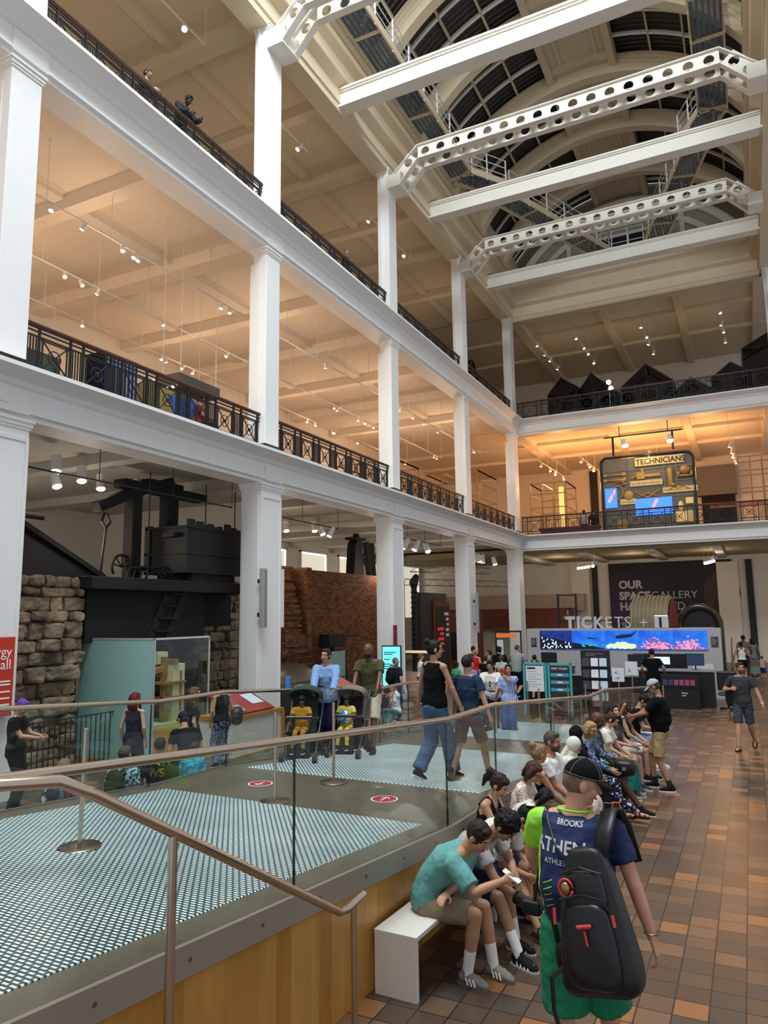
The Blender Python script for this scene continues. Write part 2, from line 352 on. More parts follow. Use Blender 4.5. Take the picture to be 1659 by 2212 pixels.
# ================================================================ ROOF
XM=(XC+XR)/2
BEAM=M('beam_paint','e4ded0',.45,var=.02)
def roofbeam(y,label):
    r=thing('roof_beam',label,'beam',(XM,y,0),group='solid beams across the top of the hall'); hw=(XR-XC)/2
    z0,z1=19.13,19.8
    MB().box(-hw,hw,-.13,.13,z0+.06,z1-.05).build('web',BEAM,r)
    MB().box(-hw,hw,-.24,.24,z1-.07,z1).box(-hw,hw,-.19,.19,z1-.12,z1-.07).build('top_flange',BEAM,r)
    MB().box(-hw,hw,-.24,.24,z0,z0+.07).box(-hw,hw,-.19,.19,z0+.07,z0+.12).build('bottom_flange',BEAM,r)
for y,l in ((18.9,'cream solid beam crossing the hall nearest the camera, top edge of the photo'),(26.4,'cream solid beam crossing the hall between the two pierced beams'),(33.85,'cream solid beam crossing the hall farthest away, in front of the end lunette')): roofbeam(y,l)
def plate_holes(m,a,b,h,t,n,r,updir):
    """flat plate from a to b (points in XZ), height h, thickness t along Y, n round holes"""
    ax,az=a;bx,bz=b;L=math.hypot(bx-ax,bz-az);dx,dz=(bx-ax)/L,(bz-az)/L; ux,uz=-dz,dx
    S=L/n; K=16
    for y in (-t/2,t/2):
        for i in range(n):
            c=(i+.5)*S; ring=[];outer=[]
            for k in range(K):
                th=2*PI*k/K+PI/K; ring.append((c+r*math.cos(th),h/2+r*math.sin(th)))
                q=max(abs(math.cos(th))/(S/2),abs(math.sin(th))/(h/2)); outer.append((c+math.cos(th)/q,h/2+math.sin(th)/q))
            pts=ring+outer; vs=[(ax+dx*p+ux*q,y,az+dz*p+uz*q) for p,q in pts]
            m.add(vs,[(k,(k+1)%K,(k+1)%K+K,k+K) for k in range(K)])
            for sx in (-1,1):
                for sy in (-1,1):
                    ks=[k for k in range(K) if math.cos(2*PI*k/K+PI/K)*sx>0 and math.sin(2*PI*k/K+PI/K)*sy>0]
                    cr=(c+sx*S/2,h/2+sy*h/2)
                    best=[outer[k] for k in ks]
                    for q1,q2 in zip(best,best[1:]):
                        if abs(q1[0]-q2[0])>1e-6 and abs(q1[1]-q2[1])>1e-6:
                            m.add([(ax+dx*p+ux*q,y,az+dz*p+uz*q) for p,q in (q1,cr,q2)],[(0,1,2)])
    for i in range(n):
        c=(i+.5)*S; K2=16
        vs=[(ax+dx*(c+r*math.cos(2*PI*k/K2+PI/K2))+ux*(h/2+r*math.sin(2*PI*k/K2+PI/K2)),y,az+dz*(c+r*math.cos(2*PI*k/K2+PI/K2))+uz*(h/2+r*math.sin(2*PI*k/K2+PI/K2))) for y in (-t/2,t/2) for k in range(K2)]
        m.add(vs,[(k,(k+1)%K2,(k+1)%K2+K2,k+K2) for k in range(K2)])
def castellated(y,label):
    r=thing('pierced_beam',label,'beam',(0,y,0),group='pierced steel beams between the column tops')
    xl,xr=XC+.12,XR-.12; kl,kr=XC+1.2,XR-1.2; z0=18.30;z1=19.10; h=.52
    for dy in (-.3,.3):
        m=MB(); plate_holes(m,(kl,z1),(kr,z1),h,.03,17,.155,1); m.build('web',BEAM,r,loc=(0,dy,0),fix=False)
        m=MB(); plate_holes(m,(xl+.35,z0),(kl,z1),h,.03,2,.155,1); m.build('haunch',BEAM,r,loc=(0,dy,0),fix=False)
        m=MB(); plate_holes(m,(kr,z1),(xr-.35,z0),h,.03,2,.155,1); m.build('haunch',BEAM,r,loc=(0,dy,0),fix=False)
        f=MB()
        for dz in (0,h):
            f._bar(Vector((kl,dy,z1+dz)),Vector((kr,dy,z1+dz)),.22,.03)
            f._bar(Vector((xl+.35-(.3 if dz else 0)*0-(.26 if dz else 0),dy,z0+dz*.86)),Vector((kl-(.0),dy,z1+dz)),.22,.03)
            f._bar(Vector((kr,dy,z1+dz)),Vector((xr-.35+(.26 if dz else 0),dy,z0+dz*.86)),.22,.03)
        f.build('flange',BEAM,r)
    e=MB().box(xl-.12,xl+.4,-.4,.4,z0-.02,z0+.46).box(xr-.4,xr+.12,-.4,.4,z0-.02,z0+.46); e.build('end_bracket',BEAM,r)
for y,l in ((15.15,'white beam with round holes at the very top of the photo, springing from the column beside the engine'),(22.63,'white beam with round holes crossing the middle of the roof, nearer of the two fully seen'),(30.11,'white beam with round holes crossing the roof, farther of the two fully seen')): castellated(y,l)
# barrel vault
RC=17.9; RR=6.62; ANG=math.acos(5.75/RR)
DG=M('roof_glazing','2b2723',.35,var=.25,scale=2)
dg,t,b=nodes('roof_corrugated'); DG=dg
tc=nd(t,'ShaderNodeTexCoord'); wv=nd(t,'ShaderNodeTexWave',bands_direction='Y'); wv.inputs['Scale'].default_value=1.35; lk(t,tc.outputs['Object'],wv.inputs[0])
b.inputs['Base Color'].default_value=(*lin('3a3530'),1); b.inputs['Roughness'].default_value=.5
bp=nd(t,'ShaderNodeBump'); bp.inputs['Strength'].default_value=1; bp.inputs['Distance'].default_value=.08; lk(t,wv.outputs['Fac'],bp.inputs['Height']); lk(t,bp.outputs[0],b.inputs['Normal'])
def arc(m,r0,r1,y0,y1,a0=ANG,a1=None,n=40,xm=XM):
    a1=PI-a0 if a1 is None else a1
    vs=[];fs=[]
    for i in range(n+1):
        a=a0+(a1-a0)*i/n; c,s=math.cos(a),math.sin(a)
        for r,y in ((r0,y0),(r1,y0),(r1,y1),(r0,y1)): vs.append((xm+r*c,y,RC+r*s))
    for i in range(n):
        for k in range(4): a=i*4+k;b=i*4+(k+1)%4; fs.append((a,b,b+4,a+4))
    fs+=[(0,1,2,3),(n*4+3,n*4+2,n*4+1,n*4)]
    m.add(vs,fs)
RIBY=[17.02,20.76,24.5,28.24,31.98,35.72]
for i,y in enumerate(RIBY):
    m=MB(); arc(m,RR,RR+.3,y-.2,y+.2); 
    for k in range(3): arc(m,RR+.3+.13*k,RR+.43+.13*k,y-.24-.05*k,y+.24+.05*k)
    struct(m,'trim_%d'%(20+i),TAN,'wide stepped arch rib of the glazed barrel roof','roof rib',smooth=True)
m=MB(); arc(m,RR+.95,RR+1.02,14.6,38.4); struct(m,'ceiling',DG,'dark ribbed blinds over the barrel roof','ceiling',smooth=True)
bars=MB(); WB=M('glazing_bar_paint','f0efe9',.4,var=.01)
for y0,y1 in zip([13.3]+RIBY,RIBY+[38.6]):
    for f in (.34,.66): 
        yy=y0+(y1-y0)*f
        if yy>15: arc(bars,RR+.72,RR+.82,yy-.06,yy+.06,n=36)
struct(bars,'trim_27',WB,'thin white curved glazing bars of the barrel roof','glazing bars',smooth=True)
lb=MB()
for a in np.linspace(ANG+.12,PI-ANG-.12,11):
    if abs(a-PI/2)<.2: continue
    c,s=math.cos(a),math.sin(a); lb._bar(Vector((XM+(RR+.75)*c,14.8,RC+(RR+.75)*s)),Vector((XM+(RR+.75)*c,38.3,RC+(RR+.75)*s)),.07,.12)
struct(lb,'trim_28',TAN,'long tan glazing bars running down the barrel roof','glazing bars')
cp=MB(); TANF=M('roof_panel_paint','cdbb9e',.7,var=.04)
arc(cp,RR+.45,RR+.93,14.6,38.3,PI/2-.165,PI/2+.165,n=8)
for a in (-.18,.18): arc(cp,RR+.28,RR+.6,14.6,38.3,PI/2+a-.02,PI/2+a+.02,n=2)
for y in [x+d for x in RIBY for d in (-.75,.75)]: arc(cp,RR+.34,RR+.5,y-.16,y+.16,PI/2-.165,PI/2+.165,n=6)
for y in [x+1.87 for x in RIBY[:-1]]:
    for a in (-.1,.1): arc(cp,RR+.38,RR+.5,y-1.0,y+1.0,PI/2+a-.012,PI/2+a+.012,n=2)
    for d in (-.95,.95): arc(cp,RR+.38,RR+.5,y+d-.07,y+d+.07,PI/2-.1,PI/2+.1,n=2)
struct(cp,'trim_29',TANF,'coffered cream strip along the crown of the barrel roof','ceiling strip')
# spandrels between cornice and vault + lunette at the far end
m=MB()
for s in (-1,1):
    x0=XM+s*5.75; x1=XM+s*6.4; m.box(min(x0,x1),max(x0,x1),14.6,38.6,21.1,22.3)
struct(m,'trim_30',TAN,'upright band between the cornice and the barrel roof','trim')
LUN=M('lunette_wall','a59f8f',.8,var=.05)
m=MB(); vs=[(XM+7.6*math.cos(a),38.5,RC+7.6*math.sin(a)) for a in np.linspace(ANG-.2,PI-ANG+.2,33)]; vs+=[(XM-7.3,38.5,19.5),(XM+7.3,38.5,19.5)]
m.add(vs,[tuple(range(len(vs)))]); struct(m,'wall_end_lunette',LUN,'pale half-round end wall of the barrel roof','wall',fix=False)
ar=MB(); arc(ar,RR-1.0,RR-.7,38.25,38.5,n=36); arc(ar,RR-.2,RR+.2,38.2,38.5,n=36)
for dx in (-2.9,2.9): ar.box(XM+dx-.12,XM+dx+.12,38.3,38.5,21.5,24.6)
struct(ar,'trim_31',CREAM,'curved mouldings on the half-round end wall','trim',smooth=True)
w_=MB().box(XM-1.7,XM+1.3,38.36,38.46,21.2,22.75); dr=struct(w_,'window_9',M('dark_glass','23262b',.15),'dark glazed opening in the half-round end wall','window')
f=MB()
for dx in (-1.75,-.75,.25,1.3): f.box(XM+dx-.03,XM+dx+.03,38.25,38.37,21.2,22.8)
f.box(XM-1.75,XM+1.33,38.25,38.37,22.74,22.82); f.build('window_frame',WB,dr)
# catwalks
GR=M('catwalk_grating','4c545c',.5,.5,var=.3,scale=14); GM,t,b=nodes('grating_mesh'); b.inputs['Base Color'].default_value=(*lin('66717b'),1); b.inputs['Metallic'].default_value=.4; b.inputs['Roughness'].default_value=.5
tc=nd(t,'ShaderNodeTexCoord'); w1=nd(t,'ShaderNodeTexWave',bands_direction='X'); w1.inputs['Scale'].default_value=1.9; w2=nd(t,'ShaderNodeTexWave',bands_direction='Y'); w2.inputs['Scale'].default_value=4.4
for q in (w1,w2): lk(t,tc.outputs['Object'],q.inputs[0])
mx=nd(t,'ShaderNodeMath',operation='MAXIMUM'); lk(t,w1.outputs['Fac'],mx.inputs[0]); lk(t,w2.outputs['Fac'],mx.inputs[1]); gt=nd(t,'ShaderNodeMath',operation='GREATER_THAN'); gt.inputs[1].default_value=.62; lk(t,mx.outputs[0],gt.inputs[0]); lk(t,gt.outputs[0],b.inputs['Alpha'])
def catwalk(segs,label):
    r=thing('roof_catwalk',label,'catwalk',(0,0,0),group='roof catwalks'); W=.5; z=21.55
    for a,b in segs:
        a=Vector((*a,z));b=Vector((*b,z)); d=(b-a).normalized(); s=Vector((d.y,-d.x,0))
        L=(b-a).length; mt=Matrix(((s.x,d.x,0,a.x),(s.y,d.y,0,a.y),(0,0,1,z),(0,0,0,1)))
        MB().box(-W,W,0,L,.02,.05,mt).build('grating',GM,r)
        f=MB()
        for q in (-1,1): f.box(q*W-.03,q*W+.03,-.05,L+.05,-.12,.16,mt)
        n=max(1,int(L/1.9))
        for i in range(n+1): f.box(-W,W,L*i/n-.04,L*i/n+.04,-.06,.03,mt)
        f.build('side_frame',TAN,r)
        h=MB(); n=max(2,int(L/1.25))
        for q in (1,-1):
            for i in range(n+1): h._bar(a+s*q*W+d*(L*i/n)+Vector((0,0,-.15)),a+s*q*W+d*(L*i/n)+Vector((0,0,1.05)),.05)
            for zz in (.35,.7,1.05): h._bar(a+s*q*W+Vector((0,0,zz)),b+s*q*W+Vector((0,0,zz)),.03)
        h.build('guard_rail',WB,r)
catwalk([((-9.75,14.6),(-9.75,27.6)),((-9.75,27.6),(-8.6,29.3)),],'left roof catwalk with pale guard rail over the near half of the hall')
catwalk([((.15,14.6),(.15,28.0)),((.15,28.0),(-.7,29.6))],'right roof catwalk with pale guard rail over the near half of the hall')
catwalk([((-8.7,29.9),(-5.5,37.6))],'left slanting roof catwalk leading to the end lunette')
catwalk([((-.6,30.2),(-3.0,37.6))],'right slanting roof catwalk leading to the end lunette')
catwalk([((-5.6,37.9),(-2.9,37.9))],'short roof catwalk across the foot of the end lunette')
# ================================================================ RAILINGS
def railing(L,label,loc,rz,group):
    r=thing('balcony_railing',label,'railing',loc,rz,group)
    n=max(2,round((L-.25)/.98)); U=(L-.12)/n; H=.98
    MB().box(0,L,-.045,.045,H,H+.05).box(0,L,-.03,.03,H-.03,H).build('handrail',WOODR,r,bevel=.012)
    m=MB()
    for z in (.09,.2,.8,.89): m.box(0,L,-.012,.012,z-.013,z+.013)
    for i in range(n+1):
        x=.03+i*U; 
        for xx in ((x,x+.29) if i<n else (x,)): m.box(xx-.02,xx+.02,-.02,.02,0,H-.02)
        if i<n:
            for k in range(1,5): m.box(x+.29*k/5-.01,x+.29*k/5+.01,-.01,.01,.2,.8)
    m.build('balusters',DARKM,r)
    for i in range(n):
        x0=.03+i*U+.29; w=U-.29; cx=x0+w/2; s=min(.26,w/2-.06); cz=.5
        p=MB()
        for sx in (-1,1): p.box(sx*s-.012,sx*s+.012,-.012,.012,.2,.8)
        for sz in (-1,1):
            p.box(-w/2,w/2,-.011,.011,cz+sz*s-.012,cz+sz*s+.012)
            p._bar(Vector((-s,0,cz-sz*s)),Vector((s,0,cz+sz*s)),.02)
        p.tube([(.135*math.cos(t),0,cz+.135*math.sin(t)) for t in np.linspace(0,2*PI,17)[:-1]],.011,5,closed=True)
        p.ell((0,0,cz),(.045,.045,.045),seg=8,rings=5)
        p.build('rosette_panel',DARKM,r,loc=(cx,0,0))
    return r
for fl,z in (('first',Z1),('second',Z2)):
    ys=[.19,7.67,15.15,22.63,30.11,YB-.35]
    for i in range(5):
        if i==0 and fl=='first': continue
        if i==0: pos='at the top left corner of the photo'
        else: pos=['','between the left edge column and the engine column','between the engine column and the brick block column','in the bay beyond the brick block column','in the last bay before the far corner'][i]
        y0,y1=ys[i]+.33,ys[i+1]-.33
        railing(y1-y0,'black railing, left %s floor, %s'%(fl,pos),(XC-.16,y0,z),PI/2,'balcony railings')
    railing(XR+.2-XC-.05,'black iron railing with wooden rail across the far end on the %s floor'%fl,(XC+.05,YB-.0,z),0,'balcony railings')
# ================================================================ TRACK LIGHTS
LW=M('lamp_white','dedad0',.4,var=.01); 
def spothead(m,b,p,d,s=1.0):
    """p top point, d pointing dir; body mesh m, lens mesh b"""
    p=Vector(p); d=Vector(d).normalized(); a=p+Vector((0,0,-.07*s))
    m._bar(p,a,.02*s); m.tube([a-d*.09*s,a+d*.09*s],[.04*s,.055*s],10); b.tube([a+d*.085*s,a+d*.1*s],.045*s,10)
def track(x0,y0,x1,y1,z,zc,heads,label,group,mat=None,drop=1.6,s=1.2,rods=None,dirs=None):
    mat=mat or LW
    r=thing('light_track',label,'track lighting',(x0,y0,z),group=group)
    a=Vector((0,0,0)); b=Vector((x1-x0,y1-y0,0)); L=b.length; d=b.normalized()
    MB()._bar(a,b,.028,.03).build('rail',mat,r)
    m=MB(); n=max(2,int(L/drop))
    for i in range(n+1):
        q=b*(i/n) if n else a; m.tube([q,q+Vector((0,0,zc-z))],.008,5); m.ell(q+Vector((0,0,zc-z)),(.04,.04,.05),seg=8,rings=4)
    m.build('hanging_rods',mat,r)
    rn=random.Random(int(x0*31+y0*7+z*3))
    for h in heads:
        q=b*h; m=MB(); e=MB(); dd=Vector((rn.uniform(-.6,.6),rn.uniform(-.6,.3),-1)) if dirs is None else Vector(dirs)
        spothead(m,e,q+Vector((0,0,-.02)),dd,s); o=m.build('spotlight',LW,r,smooth=True); e.build('lens',BULB,o)
    return r
rr=random.Random(3)
for k,x in enumerate((-12.6,-14.9,-17.0,-18.8)):
    for i,(y0,y1,bay) in enumerate(((7.9,14.85,'left of the engine column'),(14.9,22.3,'right of the engine column'),(22.4,29.8,'beyond the brick block column'),(29.9,37.4,'nearest the far corner'))):
        hs=sorted(rr.uniform(.05,.97) for _ in range(5 if k<2 else 4))
        track(x,y0,x,y1,11.55,12.95,hs,'white light track, first floor %s, %s row'%(bay,['first','second','third','fourth'][k]),'first floor light tracks',s=1.0)
for k,(y0,y1,bay) in enumerate(((8.5,14.2,'left of the engine column'),(16.2,19.5,'right of the engine column'),(23.4,28,'beyond the brick block column'))):
    track(-12.4,y0,-12.4,y1,18.6,19.75,[.15,.5,.85],'white hanging light track on the second floor %s'%bay,'second floor light tracks',s=1.5)
for k,(x,w) in enumerate(((-10.2,'left'),(-7.9,'middle'),(-4.3,'right'),(-.3,'rightmost'))):
    track(x,40.6,x+.2,46.6,18.9-.1,19.75,[.1,.4,.6,.9],'white hanging light track over the far second floor, %s of the four'%w,'far second floor light tracks',s=1.5)
    track(x,40.4,x+.2,46.6,11.5,12.95,[.12,.4,.6,.9],'white hanging light track over the far first floor, %s of the four'%w,'far first floor light tracks',s=1.5)
# ground floor: long black tracks with big white heads
for (y0,y1,hs,lb) in ((8.2,14.5,[.05,.17],'left of the engine column'),(15.7,19.8,[.75,.9],'right of the engine column'),(23.4,28.4,[.1,.3,.5,.7],'beyond the brick block column'),(30.8,36.8,[.1,.3,.4,.5,.8],'nearest the far corner')):
    track(-11.45,y0,-11.45,y1,5.55 if y0<20 else 5.7,6.22,hs,'black light track with white lamps under the balcony edge %s'%lb,'black ground floor light tracks',mat=DARKM,s=1.7 if y0<20 else 2.3)
for i,(x,y,lb) in enumerate(((-12.6,10.2,'by the left edge'),(-13.0,11.2,'above the stone pier'),(-13.4,12.1,'left of the engine beam'),(-13.2,13.0,'behind the engine beam tip'),(-14.5,21.4,'left one above the brick block'),(-13.7,22.0,'right one above the brick block'))):
    r=thing('ceiling_lamp','white round ceiling spotlight %s'%lb,'lamp',(x,y,6.19),group='single ceiling spotlights'); m=MB();e=MB(); m.box(-.09,.09,-.06,.06,-.12,0); spothead(m,e,(0,0,-.05),(.3,-.2,-1),2.0); m.build('lamp_body',LW,r,smooth=True); e.build('lens',BULB,r)
for i,(x,y,dx,lb) in enumerate(((-8.3,40.6,1.2,'left above the tickets wall'),(-1.9,40.6,.5,'right above the tickets wall'))):
    track(x,y,x+dx,y-1.6,5.5,5.98,[.05,.25,.45,.65,.9],'cluster of bright ceiling spotlights %s'%lb,'far ground floor spot clusters',s=1.8,dirs=(.2,-1,-.9))
# ================================================================ RAMP
RA=R(-2.6); RO=Vector((-2.70,6.81,0)); RW=3.93
FR=Matrix.Translation(RO)@Matrix.Rotation(RA,4,'Z')    # ramp frame: -x = across to the left, +y = down the hall
def rz_(y):
    if y<0: return .81-.0712*y
    if y<1.23: return .81
    if y<5.57: return .81-(y-1.23)*.0783
    if y<6.72: return .47
    return max(.02,.47-(y-6.72)*.0783)
WOODD=M('deck_wood','5d5444',.33,var=.25,scale=2,bump=.1,bscale=40)
wd,t,b=nodes('oak_fascia'); OAK=wd; b.inputs['Roughness'].default_value=.32
tc=nd(t,'ShaderNodeTexCoord'); mp=nd(t,'ShaderNodeMapping'); mp.inputs['Scale'].default_value=(1,1,.12); n1=nd(t,'ShaderNodeTexNoise'); n1.inputs['Scale'].default_value=14; n1.inputs['Detail'].default_value=6
br=nd(t,'ShaderNodeTexBrick'); br.offset=0; br.inputs['Scale'].default_value=1; br.inputs['Brick Width'].default_value=.16; br.inputs['Row Height'].default_value=5; br.inputs['Mortar Size'].default_value=0; br.inputs['Color1'].default_value=(.0,.0,.0,1); br.inputs['Color2'].default_value=(1,1,1,1)
sp=nd(t,'ShaderNodeSeparateXYZ'); cb=nd(t,'ShaderNodeCombineXYZ'); lk(t,tc.outputs['Object'],sp.inputs[0]); lk(t,sp.outputs[1],cb.inputs[0]); lk(t,sp.outputs[2],cb.inputs[1]); lk(t,cb.outputs[0],br.inputs['Vector'])
lk(t,tc.outputs['Object'],mp.inputs[0]); lk(t,mp.outputs[0],n1.inputs['Vector'])
mx=nd(t,'ShaderNodeMix',data_type='RGBA'); mx.inputs[6].default_value=(*lin('c58430'),1); mx.inputs[7].default_value=(*lin('e2a850'),1); lk(t,br.outputs['Color'],mx.inputs[0])
m2=nd(t,'ShaderNodeMix',data_type='RGBA',blend_type='MULTIPLY'); m2.inputs[0].default_value=.45; lk(t,mx.outputs[2],m2.inputs[6]); lk(t,n1.outputs[0],m2.inputs[7]); lk(t,m2.outputs[2],b.inputs['Base Color'])
# lit perforated floor
pf,t,b=nodes('lit_perforated_floor'); PERF=pf; b.inputs['Base Color'].default_value=(*lin('4a545a'),1); b.inputs['Roughness'].default_value=.35; b.inputs['Metallic'].default_value=.6
tc=nd(t,'ShaderNodeTexCoord'); bk=nd(t,'ShaderNodeTexBrick'); bk.offset=.5; bk.inputs['Scale'].default_value=1; bk.inputs['Brick Width'].default_value=.058; bk.inputs['Row Height'].default_value=.034; bk.inputs['Mortar Size'].default_value=.0115; bk.inputs['Mortar Smooth'].default_value=.45
sp=nd(t,'ShaderNodeSeparateXYZ'); cb=nd(t,'ShaderNodeCombineXYZ'); lk(t,tc.outputs['Object'],sp.inputs[0]); lk(t,sp.outputs[0],cb.inputs[0]); lk(t,sp.outputs[1],cb.inputs[1])
lk(t,cb.outputs[0],bk.inputs['Vector']); n1=nd(t,'ShaderNodeTexNoise'); n1.inputs['Scale'].default_value=1.3; lk(t,tc.outputs['Object'],n1.inputs['Vector'])
iv=nd(t,'ShaderNodeMath',operation='SUBTRACT'); iv.inputs[0].default_value=1; lk(t,bk.outputs['Fac'],iv.inputs[1])
mr=nd(t,'ShaderNodeMapRange'); mr.inputs[3].default_value=.8; mr.inputs[4].default_value=2.0; lk(t,n1.outputs[0],mr.inputs[0])
ml=nd(t,'ShaderNodeMath',operation='MULTIPLY'); lk(t,iv.outputs[0],ml.inputs[0]); lk(t,mr.outputs[0],ml.inputs[1])
b.inputs['Emission Color'].default_value=(*lin('cbdfe2'),1); lk(t,ml.outputs[0],b.inputs['Emission Strength'])
def rstrip(m,x0,x1,ys,top=0,th=.05,fn=None):
    for y0,y1 in zip(ys,ys[1:]):
        a,c=rz_(y0)+top,rz_(y1)+top
        vs=[(x,y,z) for x in (x0,x1) for (y,z) in ((y0,a-th),(y0,a),(y1,c),(y1,c-th))]
        m.add(vs,[(0,1,2,3),(7,6,5,4),(0,4,5,1),(1,5,6,2),(2,6,7,3),(3,7,4,0)])
    return m
def ramped(m,name,mat,parent=None,**k):
    m.v=[tuple(p) for p in m.v]; o=m.build(name,mat,parent,**k)
    if not parent: o.matrix_world=FR
    return o
BR=[-6.3,0,1.23,5.57,6.72,12.4]
ramp=thing('ramp','raised walkway with oak side and lit perforated floor panels, sloping down along the hall','ramp'); ramp.matrix_world=FR
rstrip(MB(),-RW,0,BR,0,.12).build('deck',WOODD,ramp)
for ys in ([-6.0,-4.0],[-4.0,-.12],[1.38,3.4],[3.42,5.5]):
    rstrip(MB(),-RW+.32,-.27,ys,.006,.012).build('lit_floor_panel',PERF,ramp)
rstrip(MB(),-RW+.32,-.27,[6.9,11.8],.006,.012).build('lit_floor_panel',PERF,ramp)
# side: steel band then oak
for x in (0,-RW-.03):
    m=MB()
    for y0,y1 in zip(BR,BR[1:]):
        a,c=rz_(y0),rz_(y1); m.add([(xx,y,z) for xx in (x,x+.03) for (y,z) in ((y0,a-.155),(y0,a+.012),(y1,c+.012),(y1,c-.155))],[(0,1,2,3),(7,6,5,4),(0,4,5,1),(1,5,6,2),(2,6,7,3),(3,7,4,0)])
    m.build('steel_band',M('satin_steel','a4978a',.42,.35,var=.06,scale=2),ramp)
m=MB()
for y in np.arange(-6,12,.62):
    for dz in (0,):
        z=rz_(y)-.07; m.tube([(.028,y,z),(.034,y,z)],.012,10)
m.build('band_screws',DSTEEL,ramp)
for x in (-.035,-RW):
    m=MB()
    for y0,y1 in zip(BR,BR[1:]):
        a,c=rz_(y0)-.13,max(0.,rz_(y1)-.13)
        m.add([(xx,y,z) for xx in (x,x+.03) for (y,z) in ((y0,0),(y0,a),(y1,c),(y1,0))],[(0,1,2,3),(7,6,5,4),(0,4,5,1),(1,5,6,2),(2,6,7,3),(3,7,4,0)])
    m.build('oak_panelling',OAK,ramp)
FASC_END=-6.3
MB().box(-RW,0,-6.33,-6.3,0,1.25).build('oak_end',OAK,ramp)
def glassline(x,name,label,y0=-6.2,joints=(),y1=11.4,group='glass balustrades of the ramp'):
    r=thing('glass_balustrade',label,'balustrade',group=group); r.matrix_world=FR
    js=[y0]+[j for j in joints if y0<j<y1]+[y1]
    for a,c in zip(js,js[1:]):
        ks=[a]+[k for k in BR if a<k<c]+[c]; m=MB()
        for p,q in zip(ks,ks[1:]):
            g=.008; pa=p+(g if p==a else 0); qa=q-(g if q==c else 0)
            m.add([(xx,y,z) for xx in (x-.009,x+.009) for (y,z) in ((pa,rz_(pa)-.1),(pa,rz_(pa)+.96),(qa,rz_(qa)+.96),(qa,rz_(qa)-.1))],[(0,1,2,3),(7,6,5,4),(0,4,5,1),(1,5,6,2),(2,6,7,3),(3,7,4,0)])
        m.build('glass_pane',GLASS,r)
        e=MB(); e._bar(Vector((x,a+.004,rz_(a)-.05)),Vector((x,a+.004,rz_(a)+.955)),.018,.007); e.build('pane_edge',M('glass_edge','0c1f1c',.1),r)
    pts=[(x,y,rz_(y)+.99) for y in [y0]+[k for k in BR if y0<k<y1]+[y1]]
    MB().tube(pts,.026,14,upv=(0,0,1)).build('handrail',STEEL,r,smooth=True)
    return r
glassline(-.012,'g','glass balustrade with steel handrail on the bench side of the ramp',joints=(-2.53,-.07,1.25,3.4,5.6,6.75,8.8,10.2))
glassline(-RW+.012,'g','glass balustrade with steel handrail on the far side of the ramp, towards the engine',joints=(-2.5,-.1,1.27,3.4,5.55,6.72,9))
# stair handrail at the near end
sr=thing('stair_handrail','bent steel handrail on two posts sloping down in the foreground','handrail',(-2.4,0,0))
SRP=[(-.37,1.45,2.26),(-.24,1.75,2.23),(0,2.03,2.19),(0,4.22,1.02),(.02,4.25,1.0),(.07,4.62,1.02)]
MB().tube([(-.5,1.2,2.2),(-.25,1.78,2.2),(-.02,2.05,2.19),(0,2.2,2.11),(0,4.15,1.0),(0,4.25,.985),(.01,4.45,1.01)],.024,16,upv=(0,0,1)).build('handrail',STEEL,sr,smooth=True)
MB().tube([(0,2.66,.6),(0,2.66,1.86)],.022,14).build('post',STEEL,sr,smooth=True)
MB().tube([(0,4.33,0),(0,4.33,.99)],.022,14).build('post',STEEL,sr,smooth=True)
# stickers on the landing
RED=M('sticker_red','a81c34',.5,var=.02); WS=M('print_white','f0eeea',.6,var=0)
for (x,y,s,l) in ((-2.8,.62,-1,'red round floor sticker with a white arrow pointing back, far side of the landing'),(-1.08,.62,1,'red round floor sticker with a white arrow pointing forward, near side of the landing')):
    r=thing('floor_sticker',l,'floor sticker',group='floor arrows'); r.matrix_world=FR@Matrix.Translation((x,y,.812))
    MB().lathe([(.15,0),(.15,.002)],seg=32).build('white_rim',WS,r); MB().lathe([(.135,.002),(.135,.003)],seg=32).build('red_disc',RED,r)
    a=MB()
    for p,q in (((0,-.08*s),(0,.08*s)),((0,.08*s),(-.05,.02*s)),((0,.08*s),(.05,.02*s))): a._bar(Vector((*p,.0035)),Vector((*q,.0035)),.016,.002)
    a.build('arrow',WS,r)
# ---- rope posts
def post(x,y,z,label,h=.95,tilt=0,br=.17,group='steel barrier posts',base=True):
    r=thing('barrier_post',label,'barrier post',(x,y,z),group=group)
    if base: MB().lathe([(br,0),(br,.012),(br*.94,.02),(.03,.026)],seg=28).build('base',DSTEEL,r,smooth=True)
    MB().tube([(0,0,.01),(tilt,0,h)],.019,12).build('pole',STEEL,r,smooth=True)
    return r
post(-4.96,4.42,rz_(-2.2)+.025,'steel barrier post leaning slightly, standing on the lit floor nearest the camera',tilt=.02,h=.93)
post(-4.79,6.89,.81,'steel barrier post on the near edge of the landing, left of the two there')
post(-4.67,7.95,.81,'steel barrier post on the far edge of the landing, beside the green pushchair')
# ---- benches along the ramp
BW=M('bench_white','e2dccf',.4,var=.02)
def bench(y0,y1,label,x=.035):
    r=thing('bench',label,'bench',group='white benches along the ramp'); r.matrix_world=FR
    MB().box(x,x+.36,y0,y1,.42,.455).build('seat',BW,r,bevel=.004)
    for y in (y0,y1-.04): MB().box(x+.004,x+.356,y,y+.04,0,.42).build('end_panel',BW,r,bevel=.003)
    MB().box(x+.1,x+.13,y0+.04,y1-.04,.3,.42).build('stretcher',DARKM,r)
    return r

def lines(r,mat,rows,plane='XZ',off=0,h=.02,name='print_lines'):
    # rows: (start, end, height) of each illegible printed line
    m=MB()
    for a,b,z in rows:
        if plane=='XZ': m.box(a,b,off-.002,off,z,z+h)
        else: m.box(off,off+.002,a,b,z,z+h)
    return m.build(name,mat,r)
